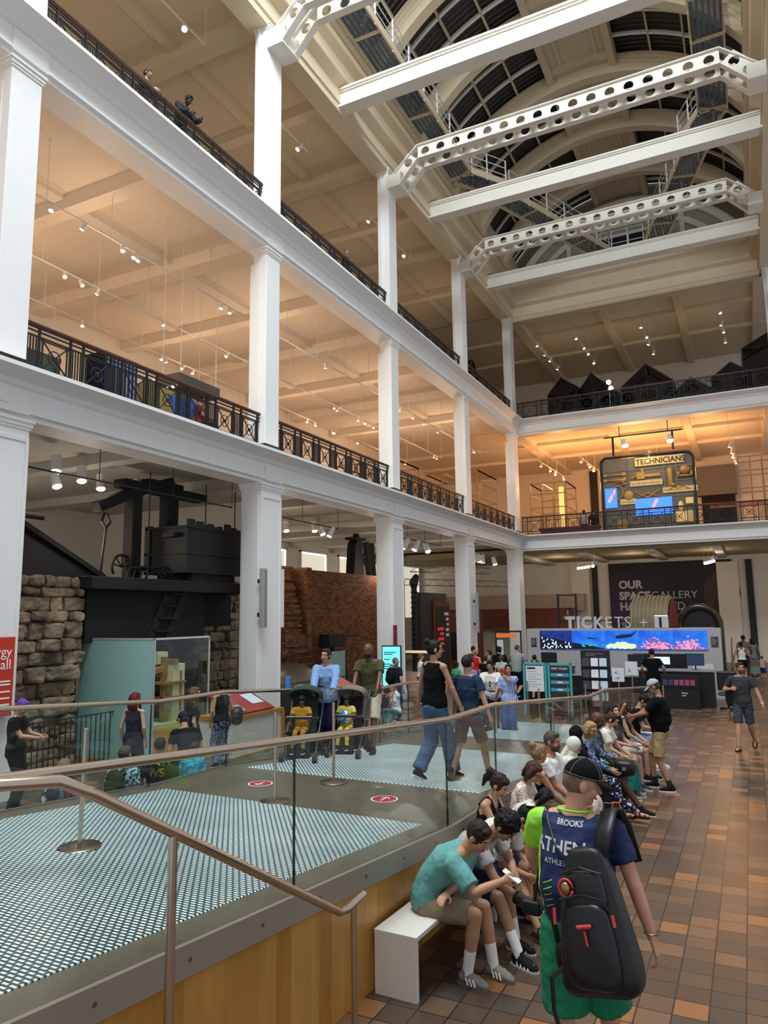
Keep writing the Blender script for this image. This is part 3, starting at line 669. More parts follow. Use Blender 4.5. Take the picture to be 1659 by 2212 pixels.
# ================================================================ PEOPLE
V=Vector
def ik(a,t,l1,l2,pole):
    d=t-a; L=max(.05,min(d.length,(l1+l2)*.998)); u=d.normalized(); t=a+u*L
    x=(l1*l1-l2*l2+L*L)/(2*L); h=math.sqrt(max(0,l1*l1-x*x)); p=V(pole); p-=u*p.dot(u)
    if p.length<1e-3: p=V((0,1,0))
    p.normalize(); return a+u*x+p*h,t
TEX={}
def wrinkle(o,size,strength):
    k=round(size,3)
    if k not in TEX: TEX[k]=bpy.data.textures.new('folds','CLOUDS'); TEX[k].noise_scale=size; TEX[k].noise_depth=1
    md=o.modifiers.new('folds','DISPLACE'); md.texture=TEX[k]; md.strength=strength; md.mid_level=.5; md.texture_coords='LOCAL'
def organic(mb,name,mat,parent,vox,sm=3,wr=None):
    o=mb.build(name,mat,parent,fix=False)
    md=o.modifiers.new('skin','REMESH'); md.mode='VOXEL'; md.voxel_size=vox; md.use_smooth_shade=True
    if sm: s=o.modifiers.new('smooth','SMOOTH'); s.iterations=sm; s.factor=.5
    if wr: wrinkle(o,*wr)
    return o
def person(label,loc,face,h=1.72,sit=None,lean=0,side=0,twist=0,head=(0,0),hands=(None,None),poles=(None,None),feet=(None,None),kpole=(0,1,.15),
           sk='b98468',hair=('short','2a1c14'),top=('tee','555555'),bot=('shorts','555555'),shoes=('sneaker','222222'),fem=0,fat=1.0,det=1,beard=None,glasses=0,curl=.45,group=None,name='person',socks=None,tucked=0,smile=0,toes=(0,0),scale=1,neckf=0,baggy=0):
    r=thing(name,label,'person',loc,R(face),group)
    s=h/1.75; vox={2:.0062,1:.0078,0:.012}[det]
    ph=(.93*s if sit is None else sit+.085*s); pel=V((0,0,ph))
    def dr(a,b=0): a=R(a);b=R(b); return V((math.sin(b)*math.cos(a),math.sin(a),math.cos(a)*math.cos(b)))
    waist=pel+dr(lean*.35,side*.5)*.15*s; chest=waist+dr(lean*.9,side)*.2*s; sh=chest+dr(lean*1.15,side)*.145*s; nb=sh+dr(lean*1.1,side)*.045*s
    Tw=Matrix.Rotation(R(twist),3,'Z'); X=Tw@V((1,0,0)); bu=(sh-waist).normalized(); X=(X-bu*X.dot(bu)).normalized(); fwd=bu.cross(X)
    sw=(.165 if fem else .185)*s*(1+.35*(fat-1))
    S=[sh+X*k*sw-bu*.015*s for k in (-1,1)]
    H=[pel+V((k*(.088),0,-.03))*s for k in (-1,1)]
    ub=M('skin_'+sk,'000000') if False else skin(sk)
    ua,fa,th,sn=.275*s,.245*s,.425*s,.43*s
    E_,W_,K_,A_=[],[],[],[]
    for i,k in enumerate((-1,1)):
        t=hands[i]; t=V(t) if t is not None else S[i]+V((k*.07,.03,-.5))*s
        e,wv=ik(S[i],t,ua,fa,poles[i] or (k*.6,-1,-.25)); E_.append(e);W_.append(wv)
        f=feet[i]; f=V(f) if f is not None else (V((k*.1,0,.075))*V((s,1,1)) if sit is None else V((k*.1,.42*s,.075)))
        kn,an=ik(H[i],f,th,sn,kpole); K_.append(kn);A_.append(an)
    # head
    hd=(nb-sh).normalized(); hp=lean*.5+head[1]
    HM=(Matrix.Rotation(R(twist*.5+head[0]),3,'Z')@Matrix.Rotation(-R(hp),3,'X'))@Matrix.Rotation(R(side*.5),3,'Y')
    hc=nb+(hd*.35+HM@V((0,0,1))*.65).normalized()*.155*s+HM@V((0,.022,0))*s
    def hp_(x,y,z): return hc+HM@(V((x,y,z))*s)
    m=MB(); fw=fat
    rx=[.13,.155,.165,.14*fw,.155*(1+.5*(fw-1)),.15,.07]; ry=[.09,.11,.115,.098*fw*fw,.115*(1+.6*(fw-1)),.085,.055]
    if fem: rx=[.14,.168,.17,.122*fw,.135,.125,.06]; ry=[.095,.115,.115,.09*fw,.105,.075,.05]
    tp=[pel-dr(lean*.2)*.07*s,pel-dr(lean*.2)*.01*s,pel+dr(lean*.3)*.05*s,waist+dr(lean*.6)*.01*s,chest,sh-bu*.01*s,nb]
    def torso(mm,g,n0=0,n1=7,gx=1): mm.tube(tp[n0:n1],[(a+g)*s for a in rx[n0:n1]],20,ry=[(a+g)*s for a in ry[n0:n1]],upv=X)
    torso(m,0)
    m.ell(pel-V((0,.035*s,.02*s)),(.14*s,.1*s,.11*s))
    if fem:
        for k in (-1,1): m.ell(chest+X*k*.062*s+fwd*.075*s+bu*.0*s,(.06*s,.05*s,.06*s))
    for i in (0,1):
        m.cap(nb-bu*.015*s,S[i],.045*s,.048*s); m.cap(S[i],E_[i],.05*s if not fem else .042*s,.037*s if not fem else .033*s); m.cap(E_[i],E_[i]*.55+W_[i]*.45,.038*s,.036*s if not fem else .031*s); m.cap(E_[i]*.55+W_[i]*.45,W_[i],.036*s if not fem else .031*s,.025*s)
        m.cap(H[i],K_[i],.084*s,.055*s); q=K_[i]*.62+A_[i]*.38; m.cap(K_[i],q,.053*s,.054*s); m.cap(q,A_[i],.052*s,.034*s)
        td=toe_dir(K_[i],A_[i],toes[i]); m.cap(A_[i]-V((0,0,.03)),A_[i]-V((0,0,.042))+td*.13*s,.036*s,.026*s)
        # hand
        d=(W_[i]-E_[i]).normalized(); k=(-1,1)[i]; nrm=X*(-k); nrm=(nrm-d*nrm.dot(d)); nrm=nrm.normalized() if nrm.length>.2 else V((0,0,-1)); wdx=d.cross(nrm).normalized()
        if wdx.dot(fwd+V((0,0,.3)))<0: wdx=-wdx
        hs=s*(.92 if fem else 1); pc=W_[i]+d*.045*hs
        m.tube([W_[i]-d*.01,W_[i]+d*.03*hs,W_[i]+d*.088*hs],[.026*hs,.036*hs,.04*hs],12,ry=[.022*hs,.017*hs,.014*hs],upv=wdx)
        fr={2:.0085,1:.0098,0:.012}[det]*hs; c=curl if not isinstance(curl,tuple) else curl[i]
        for j,(o_,L) in enumerate(((.03,.07),(.010,.078),(-.010,.073),(-.029,.058))):
            a=W_[i]+d*.085*hs+wdx*o_*hs; cc=c+.08*j; p=a
            for q_,ln in enumerate((.42,.33,.25)):
                an=cc*(.35+q_*.75)*1.35; dd=(d*math.cos(an)+nrm*math.sin(an)); p2=p+dd*L*ln*1.15*hs; m.cap(p,p2,fr*(1-.08*q_),fr*(.95-.1*q_),8); p=p2
        a=W_[i]+d*.03*hs+wdx*.03*hs; b_=a+(d*.6+wdx*.65+nrm*.35).normalized()*.042*hs; m.cap(a,b_,fr*1.35,fr*1.1,8); m.cap(b_,b_+(d*.85+nrm*.45).normalized()*.034*hs,fr*1.1,fr*.9,8)
    m.cap(nb-hd*.03*s,hc-HM@V((0,.02,.03))*s,(.05 if fem else .058)*s,(.047 if fem else .054)*s)
    m.ell(hp_(0,-.008,.02),(.074*s,.093*s,.092*s),HM,20,14)
    m.ell(hp_(0,.022,-.035),(.058*s,.062*s,.075*s),HM,18,12); m.ell(hp_(0,.055,-.085),(.028*s,.022*s,.02*s),HM)
    m.cap(hp_(0,.082,.012),hp_(0,.102,-.024),.009*s,.0135*s,8); m.ell(hp_(0,.078,.032),(.045*s,.012*s,.01*s),HM)
    for k in (-1,1): m.ell(hp_(k*.080,-.008,-.006),(.011*s,.021*s,.034*s),HM,10,8); m.ell(hp_(k*.034,.055,-.028),(.026*s,.028*s,.026*s),HM)
    organic(m,'body',ub,r,vox,3)
    # features
    e=MB()
    for k in (-1,1): e.ell(hp_(k*.031,.0765,.007),(.0115*s,.0065*s,.0055*s),HM,10,6)
    e.cm=1
    for k in (-1,1): e.ell(hp_(k*.031,.0805,.007),(.0058*s,.0035*s,.0056*s),HM,8,6)
    e.build('eyes',[M('eye_white','e8e2da',.3,var=0),M('iris_dark','241610',.3,var=0)],r,smooth=2)
    if det>0 or smile:
        e=MB(); e.tube([hp_(-.024,.079,-.056+.008*smile),hp_(0,.0885,-.060),hp_(.024,.079,-.056+.008*smile)],[.003*s,.0062*s,.003*s],8,ry=[.004*s,.006*s,.004*s]); e.build('lips',M('lips','9a4a42',.5,var=0) if not smile else M('teeth','ddd2c6',.4,var=0),r,smooth=2)
        e=MB()
        for k in (-1,1): e.tube([hp_(k*.014,.085,.027),hp_(k*.032,.084,.033),hp_(k*.048,.071,.027)],.0035*s,6)
        e.build('eyebrows',hairm(hair[1] if hair[0] not in('bald','hijab') else '1a1210'),r,smooth=2)
    if beard:
        e=MB(); e.ell(hp_(0,.027,-.056),(.06*s,.061*s,.06*s),HM,16,10); e.ell(hp_(0,.066,-.085),(.03*s,.022*s,.024*s),HM) ; e.cap(hp_(-.022,.086,-.044),hp_(.022,.086,-.044),.006*s,.006*s)
        organic(e,'beard',hairm(beard),r,vox,1)
    if glasses:
        e=MB()
        for k in (-1,1): e.tube([hp_(k*.033+.019*math.cos(t),.093,.005+.016*math.sin(t)) for t in np.linspace(0,2*PI,13)[:-1]],.0018*s,5,closed=True); e.tube([hp_(k*.052,.092,.008),hp_(k*.076,.0,.01)],.0018*s,5)
        e.tube([hp_(-.014,.094,.008),hp_(.014,.094,.008)],.0018*s,5); e.build('glasses',BLACK,r)
    # hair
    st,hcx=hair[0],hair[1]; m=MB(); wr=(.03,.012)
    hm=hairm(hcx) if st not in('hijab','cap') else cloth(hcx)
    def cran(g=0,dy=-.022,dz=.024): m.ell(hp_(0,dy,dz),((.08+g)*s,(.094+g)*s,(.096+g)*s),HM,20,14)
    if st=='buzz': cran(-.0035,-.016,.027); wr=None
    elif st=='short': cran(.004,-.018,.030); m.ell(hp_(0,.038,.092),(.055*s,.04*s,.025*s),HM); wr=(.02,.012)
    elif st=='curly':
        cran(.012,-.018,.034); rn=random.Random(5)
        for _ in range(60): a=rn.uniform(0,2*PI); b=rn.uniform(.05,1.35); m.ell(hp_(.09*math.cos(a)*math.sin(b),-.015+.1*math.sin(a)*math.sin(b),.04+.095*math.cos(b)),.02*s)
        wr=(.02,.02)
    elif st in('long','pony','bun','bob','back'):
        cran(.006)
        m.ell(hp_(0,.03,.085),(.06*s,.045*s,.032*s),HM)
        if st=='long':
            for k in (-1,0,1): m.tube([hp_(k*.05,-.06,.03),hp_(k*.075,-.07,-.1),hp_(k*.07,-.05,-.22),hp_(k*.065,-.04,-.33)],[.06*s,.055*s,.05*s,.02*s],10,ry=[.04*s,.04*s,.035*s,.015*s])
            for k in (-1,1): m.tube([hp_(k*.065,.02,.05),hp_(k*.088,.025,-.05),hp_(k*.085,.04,-.17),hp_(k*.08,.05,-.26)],[.025*s,.026*s,.03*s,.012*s],8)
        if st=='pony': m.tube([hp_(0,-.09,.075),hp_(0,-.15,.06),hp_(.0,-.165,-.03),hp_(.0,-.14,-.14)],[.025*s,.035*s,.035*s,.012*s],10)
        if st=='bun': m.ell(hp_(0,-.1,.1),(.05*s,.045*s,.045*s),HM)
        if st=='back': m.ell(hp_(0,-.11,-.02),(.04*s,.035*s,.04*s),HM)
        if st=='bob':
            for k in (-1,1): m.tube([hp_(k*.06,.0,.06),hp_(k*.088,-.0,-.03),hp_(k*.08,-.01,-.12)],[.04*s,.042*s,.02*s],10)
            m.tube([hp_(0,-.08,.02),hp_(0,-.085,-.05),hp_(0,-.07,-.12)],[.08*s,.085*s,.05*s],12,ry=[.03*s,.03*s,.02*s])
    elif st=='hijab':
        m.ell(hp_(0,-.03,.02),(.1*s,.108*s,.115*s),HM,20,14); m.tube([hp_(0,.01,-.06),hp_(0,.03,-.12),sh+fwd*.06*s+bu*.02*s,chest+fwd*.07*s+bu*.02*s],[.085*s,.1*s,.17*s,.12*s],18,ry=[.08*s,.075*s,.1*s,.085*s],upv=X); m.tube([hp_(0,-.06,-.02),sh-fwd*.06*s,chest-fwd*.07*s],[.08*s,.14*s,.1*s],16,ry=[.05*s,.06*s,.05*s],upv=X); wr=(.2,.02)
    elif st=='cap':
        c2=MB(); c2.ell(hp_(0,-.022,.012),(.0745*s,.089*s,.088*s),HM,20,14); organic(c2,'hair',hairm(hair[2]),r,vox,1)
        vs=[];fs=[];NS=24
        for i in range(7):
            ph_=PI/2*i/6
            for j in range(NS): t=2*PI*j/NS; vs.append(hp_(.088*math.cos(ph_)*math.cos(t),-.008+.106*math.cos(ph_)*math.sin(t),.038+.098*math.sin(ph_)))
        for i in range(6):
            for j in range(NS): a=i*NS+j;b=i*NS+(j+1)%NS; fs.append((a,b,b+NS,a+NS))
        cm=MB(); cm.add(vs,fs); cr=cm.build('cap',hm,r,smooth=2,fix=True); sd=cr.modifiers.new('t','SOLIDIFY'); sd.thickness=.004
        bm_=MB(); vs=[];n=12; 
        for q,(rr_,dz) in enumerate(((.098,.0),(.185,-.022))):
            for j in range(n+1): t=R(35+110*j/n); vs.append(hp_((.088 if q==0 else .092)*math.cos(t)*(1.0 if q==0 else 1.05),-.008+(rr_+.006)*math.sin(t)**(1 if q==0 else .8),.038+dz+ (0.004 if q==0 else -.006*abs(math.cos(t)))))
        bm_.add(vs,[(j,j+1,j+2+n,j+1+n) for j in range(n)]); br_=bm_.build('cap_brim',hm,r,smooth=2); sd=br_.modifiers.new('t','SOLIDIFY'); sd.thickness=.005
        bt=MB(); bt.ell(hp_(0,-.008,.138),(.009*s,.009*s,.005*s),HM); bt.build('cap_button',hm,r); m=MB()
    if m.v: organic(m,'hair' if st!='hijab' else 'headscarf',hm,r,vox*1.1,2,wr)
    # clothes
    def mat_(c): return c if not isinstance(c,str) else cloth(c)
    cw=(.07,.016) if det else (.08,.012); sv=max(vox,.009)
    tt=top[0]; m=MB()
    g=.016 if tt!='tank' else .008
    hem=0 if not tucked else 2
    n1=7 if tt not in('tank',) else 6
    P_=tp[hem:6]; rxx=[(a+g)*s for a in rx[hem:6]]; ryy=[(a+g)*s for a in ry[hem:6]]
    if tt in('tee','long','loose','hoodie','vest'):
        rxx=[q+(.012*s if tt in('loose','hoodie') else .004*s) for q in rxx]; ryy=[q+(.014*s if tt in('loose','hoodie') else .004*s) for q in ryy]
        P_=P_+[nb-bu*.012*s]; rxx.append(.088*s); ryy.append(.066*s)
        if tt=='vest': rxx[-2]=rxx[-2]*.93
    else:
        rxx[-1]*=.72; P_[-1]=P_[-1]-bu*.02*s
    m.tube(P_,rxx,22,ry=ryy,upv=X)
    if sit is not None: m.tube([pel-V((0,.01,.04)),pel+V((0,.0,.05))],[.17*s*fw**.5,.165*s],20,ry=[.125*s,.12*s],upv=X)
    if fem:
        for k in (-1,1): m.ell(chest+X*k*.062*s+fwd*.078*s,(.066*s,.056*s,.064*s))
    for i in (0,1):
        if tt in('tee','loose'):
            L=.62 if tt=='tee' else .85; k=.0 if tt=='tee' else .012
            m.cap(nb-bu*.035*s,S[i],.05*s,.058*s); m.tube([S[i]-(E_[i]-S[i])*.12,S[i],S[i].lerp(E_[i],L)],[.045*s,(.066+k)*s,(.066+k)*s],14)
        elif tt in('long','hoodie'):
            k=.0 if tt=='long' else .014
            m.cap(nb-bu*.035*s,S[i],.05*s,.058*s); m.cap(S[i],E_[i],(.062+k)*s,(.052+k)*s); m.tube([E_[i],E_[i].lerp(W_[i],.93)],[(.052+k)*s,(.04+k)*s],14)
        elif tt=='tank': m.tube([sh+X*(-1,1)[i]*.085*s-fwd*.09*s-bu*.06*s,sh+X*(-1,1)[i]*.088*s+bu*.052*s-fwd*.01*s,sh+X*(-1,1)[i]*.08*s+fwd*.1*s-bu*.06*s],.019*s,8)
        elif tt=='vest': m.cap(nb-bu*.03*s,S[i]-X*(-1,1)[i]*.03*s+bu*.006*s,.047*s,.05*s)
    if tt=='hoodie': m.ell(nb-fwd*.06*s,(.1*s,.06*s,.05*s))
    shirt=organic(m,{'tank':'tank_top','vest':'sleeveless_top','hoodie':'hoodie','long':'long_sleeved_shirt'}.get(tt,'shirt'),mat_(top[1]),r,sv,2,cw)
    bt=bot[0]; m=MB()
    if bt:
        m.tube([pel-V((0,0,.08*s)),pel-V((0,0,.0)),pel+dr(lean*.3)*.075*s],[.148*s*fw**.3,(rx[1]+.012)*s*fw**.3,(rx[2]+.010)*s],22,ry=[.115*s,(ry[1]+.014)*s,(ry[2]+.008)*s],upv=(1,0,0)); m.ell(pel-V((0,.03*s,.03*s)),(.155*s,.115*s,.11*s))
        for i in (0,1):
            if bt=='shorts': m.tube([H[i]-(K_[i]-H[i])*.1,H[i],H[i].lerp(K_[i],.55),H[i].lerp(K_[i],.9 if not baggy else 1.02)],[.07*s,(.1+baggy)*s,(.094+baggy*1.5)*s,(.088+baggy*1.6)*s],16)
            elif bt=='minishorts': m.tube([H[i]-(K_[i]-H[i])*.1,H[i],H[i].lerp(K_[i],.5)],[.07*s,.1*s,.094*s],16)
            elif bt in('pants','wide'):
                k=.0 if bt=='pants' else .03
                m.cap(H[i],K_[i],.096*s,(.067+k)*s); m.tube([K_[i]-(A_[i]-K_[i])*.05,K_[i],K_[i].lerp(A_[i],.93)],[.05*s,(.066+k)*s,(.056+k*1.2)*s],14)
            elif bt=='skirt':
                m.cap(H[i],K_[i],.11*s,.095*s); m.tube([K_[i]-(A_[i]-K_[i])*.05,K_[i],K_[i].lerp(A_[i],.8)],[.05*s,.1*s,.12*s],14)
        if bt=='skirt': m.cap((H[0]+H[1])/2,(K_[0]+K_[1])/2,.11*s,.1*s); m.cap((K_[0]+K_[1])/2,(K_[0]+K_[1])/2*.25+(A_[0]+A_[1])/2*.75,.1*s,.12*s)
        organic(m,{'shorts':'shorts','minishorts':'shorts','skirt':'skirt'}.get(bt,'trousers'),mat_(bot[1]),r,sv,2,cw)
    for i in (0,1):
        td=toe_dir(K_[i],A_[i],toes[i]); a=A_[i]; lat=td.cross(V((0,0,1))).normalized(); upz=lat.cross(td)
        def fp(f,z,l=0): return a+td*f*s+upz*(z*s)+lat*l*s
        m=MB()
        if shoes[0] in('sneaker','shoe','boot'):
            m.tube([fp(-.07,-.03),fp(-.045,-.022),fp(.02,-.022),fp(.09,-.035),fp(.15,-.048),fp(.175,-.055)],[.02*s,.042*s,.043*s,.047*s,.04*s,.018*s],14,ry=[.022*s,.042*s,.045*s,.034*s,.024*s,.01*s],upv=lat); m.cap(fp(-.01,-.02),fp(-.008,.018 if shoes[0]!='boot' else .09),.043*s,.042*s)
            so=organic(m,'shoe',mat_(shoes[1]),r,max(vox,.007),1)
            m=MB(); pr=[(-.078,0),(-.07,.034),(-.02,.038),(.06,.046),(.12,.046),(.165,.03),(.185,0)]; pr=pr+[(f,-l) for f,l in pr[-2:0:-1]]
            vs=[fp(f,-.078+zz,l) for zz in (0,.022) for f,l in pr]; k=len(pr); m.add(vs,[tuple(range(k))[::-1],tuple(range(k,2*k))]+[(j,(j+1)%k,(j+1)%k+k,j+k) for j in range(k)])
            m.build('sole',M('sole_'+(shoes[2] if len(shoes)>2 else 'e6e2da'),shoes[2] if len(shoes)>2 else 'e6e2da',.7),so,smooth=1)
            if len(shoes)>3:
                m=MB()
                if shoes[3]=='stripes':
                    for q in (.02,.05,.08):
                        for sd in (-1,1): m.tube([fp(q-.012,-.012 ,sd*.043),fp(q+.012,-.055,sd*.05)],.0065*s,6)
                else:
                    for q in (.0,.035,.07,.105):
                        for sd in (-1,1): m.tube([fp(q-.01,-.0-q*.25,sd*.03),fp(q+.015,-.055,sd*.049)],.0045*s,6)
                for q in (.03,.05,.07,.09): m.tube([fp(q,.022-q*.42,-.02),fp(q,.026-q*.42,0),fp(q,.022-q*.42,.02)],.004*s,5)
                m.build('shoe_stripes',M('stripe_cream','e9e2cc',.6),so)
        elif shoes[0]=='sandal':
            pr=[(-.07,0),(-.06,.032),(.06,.045),(.13,.042),(.175,0)]; pr=pr+[(f,-l) for f,l in pr[-2:0:-1]]; k=len(pr)
            vs=[fp(f,-.08+zz,l) for zz in (0,.018) for f,l in pr]; m.add(vs,[tuple(range(k))[::-1],tuple(range(k,2*k))]+[(j,(j+1)%k,(j+1)%k+k,j+k) for j in range(k)])
            for f,hh in ((.1,-.028),(.03,.0)): m.tube([fp(f,-.07,-.045),fp(f,hh,-.025),fp(f,hh+.005,0),fp(f,hh,.025),fp(f,-.07,.045)],.008*s,6)
            m.build('sandal',mat_(shoes[1]),r)
        if socks and shoes[0]!='boot':
            m=MB(); m.tube([a-V((0,0,.02)),a.lerp(K_[i],.06),a.lerp(K_[i],socks[1])],[.042*s,.041*s,.047*s],14); organic(m,'sock',mat_(socks[0]),r,.008,1)
    inf=dict(root=r,sh=sh,chest=chest,waist=waist,pel=pel,S=S,E=E_,W=W_,K=K_,A=A_,hc=hc,HM=HM,X=X,fwd=fwd,bu=bu,s=s,nb=nb,shirt=shirt)
    return inf
def toe_dir(k,a,t):
    d=V((0,1,0)); d=Matrix.Rotation(R(t if not isinstance(t,tuple) else t[0]),3,'Z')@d
    if isinstance(t,tuple): d=V((d.x*math.cos(R(t[1])),d.y*math.cos(R(t[1])),math.sin(R(t[1]))))
    return d
def wpos(inf,p): 
    r=inf['root']; return Matrix.Translation(r.location)@Euler(r.rotation_euler).to_matrix().to_4x4()@V(p)
def rbox(m,c,d,n=4.0,seg=28,rings=16,tp=0):
    vs=[];fs=[]
    f=lambda v:math.copysign(abs(v)**(2/n),v)
    for i in range(rings+1):
        ph=-PI/2+PI*i/rings; cz=f(math.sin(ph)); cr=abs(math.cos(ph))**(2/n)
        for j in range(seg): t=2*PI*j/seg; k=1-tp*(cz+1)/2; vs.append((c[0]+d[0]*cr*f(math.cos(t))*k,c[1]+d[1]*cr*f(math.sin(t))*k,c[2]+d[2]*cz))
    for i in range(rings):
        for j in range(seg): a=i*seg+j;b=i*seg+(j+1)%seg; fs.append((a,b,b+seg,a+seg))
    m.add(vs,fs)
def phone(inf,i,label,col='f0f0f0',group=None,off=(0,.0,.0),rot=(R(60),0,0)):
    """phone in hand i"""
    d=(inf['W'][i]-inf['E'][i]).normalized(); p=wpos(inf,inf['W'][i]+d*.085*inf['s']+V(off)); r=thing('phone',label,'phone',p,0,group)
    r.rotation_euler=(rot[0],rot[1],inf['root'].rotation_euler.z+rot[2]); MB().box(-.036,.036,-.004,.004,-.065,.085).build('case',M('phone_'+col,col,.3,var=0),r,bevel=.004); MB().box(-.032,.032,-.0052,-.004,-.06,.08).build('screen',emis('phone_screen','cfdcf0',1.1),r)
    return r
from mathutils.bvhtree import BVHTree
def drape(o,target,dirv,off=.003):
    """lay the vertices of o on the surface of target along dirv (world)"""
    bpy.context.view_layer.update(); dg=bpy.context.evaluated_depsgraph_get(); bv=BVHTree.FromObject(target,dg); tm=target.matrix_world; ti=tm.inverted(); om=o.matrix_world; oi=om.inverted(); dl=(ti.to_3x3()@V(dirv)).normalized()
    for v in o.data.vertices:
        p=ti@(om@v.co); h=bv.ray_cast(p-dl*.4,dl)
        if h[0] is not None: v.co=oi@(tm@(h[0]-dl*off))
def bag(name,label,cat,loc,rz,mb,mat,**k):
    o=mb.build(name,mat,**k); o.location=loc; o.rotation_euler=(0,0,rz); return tag(o,label,cat)
# ================================================================ ENGINE HOUSE AND EXHIBITS
IRON=M('engine_iron','111213',.6,0,var=.15,scale=5); TIMB=M('dark_timber','151311',.8,var=.25,scale=6,bump=.4,bscale=30)
sn,t,b=nodes('rubble'); STONE=sn; b.inputs['Roughness'].default_value=.95; tc=nd(t,'ShaderNodeTexCoord'); n1=nd(t,'ShaderNodeTexNoise'); n1.inputs['Scale'].default_value=2.2; n1.inputs['Detail'].default_value=8; lk(t,tc.outputs['Object'],n1.inputs['Vector'])
rp=nd(t,'ShaderNodeValToRGB'); rp.color_ramp.elements[0].color=(*lin('4a4035'),1); rp.color_ramp.elements[1].color=(*lin('a8957a'),1); rp.color_ramp.elements[0].position=.3; rp.color_ramp.elements[1].position=.72; lk(t,n1.outputs[0],rp.inputs[0]); lk(t,rp.outputs[0],b.inputs['Base Color'])
n2=nd(t,'ShaderNodeTexNoise'); n2.inputs['Scale'].default_value=9; n2.inputs['Detail'].default_value=8; lk(t,tc.outputs['Object'],n2.inputs['Vector']); bp=nd(t,'ShaderNodeBump'); bp.inputs['Strength'].default_value=.9; bp.inputs['Distance'].default_value=.05; lk(t,n2.outputs[0],bp.inputs['Height']); lk(t,bp.outputs[0],b.inputs['Normal'])
def pier(x0,x1,y0,y1,h,label,seed,rag=.12):
    rn=random.Random(seed); r=thing('stone_pier',label,'stone pier',((x0+x1)/2,(y0+y1)/2,0),group='rubble piers'); ox,oy=(x0+x1)/2,(y0+y1)/2
    MB().box(x0+.08-ox,x1-.08-ox,y0+.08-oy,y1-.08-oy,0,h-.06).build('core',STONE,r)
    m=MB(); z=0
    while z<h-.08:
        ch=min(rn.uniform(.17,.34),h-z); 
        for face in (0,1,2):   # +x, -y, +y
            a0,a1=(y0,y1) if face==0 else (x0,x1); a=a0
            while a<a1-.03:
                wd=min(rn.uniform(.22,.6),a1-a); 
                if a1-a-wd<.12: wd=a1-a
                pr=rn.uniform(-.02,.09)+(rn.uniform(0,rag) if z>h*.45 else 0); j=lambda: rn.uniform(-.03,.03); g=.008
                c=[]
                for zz in (z+g,z+ch-g):
                    for aa in (a+g,a+wd-g):
                        for dd in (-.16,pr): c.append((aa+j()*(dd>0)-.0,dd+j()*.5,zz+j()*(dd>0)))
                if face==0: vs=[(x1+d-ox,aa-oy,zz) for aa,d,zz in c]
                elif face==1: vs=[(aa-ox,y0-d-oy,zz) for aa,d,zz in c]
                else: vs=[(aa-ox,y1+d-oy,zz) for aa,d,zz in c]
                m.add(vs,[(0,1,3,2),(4,6,7,5),(0,4,5,1),(2,3,7,6),(0,2,6,4),(1,5,7,3)]); a+=wd
        z+=ch
    o=m.build('stone_facing',STONE,r); md=o.modifiers.new('b','BEVEL'); md.width=.045; md.segments=2; sd=o.modifiers.new('s','SUBSURF'); sd.levels=1; sd.render_levels=1
    wrinkle(o,.12,.07)
pier(-13.6,-12.05,8.0,10.5,3.66,'rough stone pier left of the glass case, warmly lit at its top edge',3)
pier(-15.4,-13.3,14.6,17.2,3.9,'dark stone pier behind the ladder, partly hidden by the glass case',9)
light('SPOT',(-10.6,11.9,5.9),90,(1,.78,.5),.08,rot=V((-1.5,-1.4,-2.3)).to_track_quat('-Z','Y').to_euler(),spot=50,name='track_lamp')
# beam engine: platform, tank, posts, rocking beam, rods, arch, ladder
e=thing('beam_engine','black timber and iron beam engine with a big square tank on its upper deck','steam engine',(-12.6,13,0))
def part(m,name,mat,par=None,**k):
    m.v=[(x+12.6,y-13,z) for x,y,z in m.v]; return m.build(name,mat,par or e,**k)
def tb(m,a,b,w,h=None): m._bar(V(a),V(b),w,h or w)
part(MB().box(-14.6,-11.7,10.45,15.5,3.42,3.68),'deck',TIMB,bevel=.02)
m=MB().box(-13.05,-11.75,13.25,15.28,3.88,5.0); 
for z in (3.9,4.35,4.97): m.box(-13.08,-11.72,13.22,15.31,z-.03,z+.03)
m.box(-13.08,-12.9,13.22,13.35,3.86,5.04)
for y in np.arange(13.3,15.3,.2): m.box(-11.735,-11.72,y,y+.03,4.88,4.92)
m.box(-12.35,-12.0,13.05,13.25,4.72,4.82)
tank=part(m,'tank',IRON,bevel=.01); rm=MB(); rn=random.Random(2); y=13.25
while y<15.2: wd=rn.uniform(.08,.25); rm.box(-11.79,-11.73,y,min(y+wd,15.3),5.0,5.0+rn.uniform(.02,.16)); y+=wd+ (.12 if 14.3<y<14.45 else 0)
part(rm,'torn_rim',IRON); part(MB().box(-12.8,-11.8,13.5,15.1,3.68,3.88),'tank_base',TIMB)
m=MB().box(-13.05,-12.75,12.5,12.8,3.6,5.9).box(-13.05,-12.72,13.65,14.0,3.6,6.0); part(m,'posts',TIMB,bevel=.02)
m=MB(); m.box(-13.1,-12.7,12.2,15.05,5.85,6.05); m.box(-13.05,-12.75,13.0,14.2,6.05,6.18); part(m,'cross_head',TIMB,bevel=.02)
m=MB(); tb(m,(-12.9,11.55,5.3),(-12.9,12.6,5.78),.26,.24); tb(m,(-12.9,12.5,5.72),(-12.9,13.9,6.24),.24,.22); part(m,'rocking_beam',TIMB,bevel=.02)
m=MB(); m.tube([(-12.9,11.8,5.2),(-12.9,11.72,5.0),(-12.9,11.85,4.85),(-12.9,11.74,3.8)],.028,8); m.tube([(-12.9,11.85,5.2),(-12.9,11.97,5.0),(-12.9,11.85,4.85)],.024,8); m.ell((-12.9,11.74,3.82),.07); part(m,'hanging_rod',IRON,smooth=True)
m=MB()
for y in (12.15,14.05,15.2): m.tube([(-11.9,y,3.6),(-11.9,y,6.1)],.014,6)
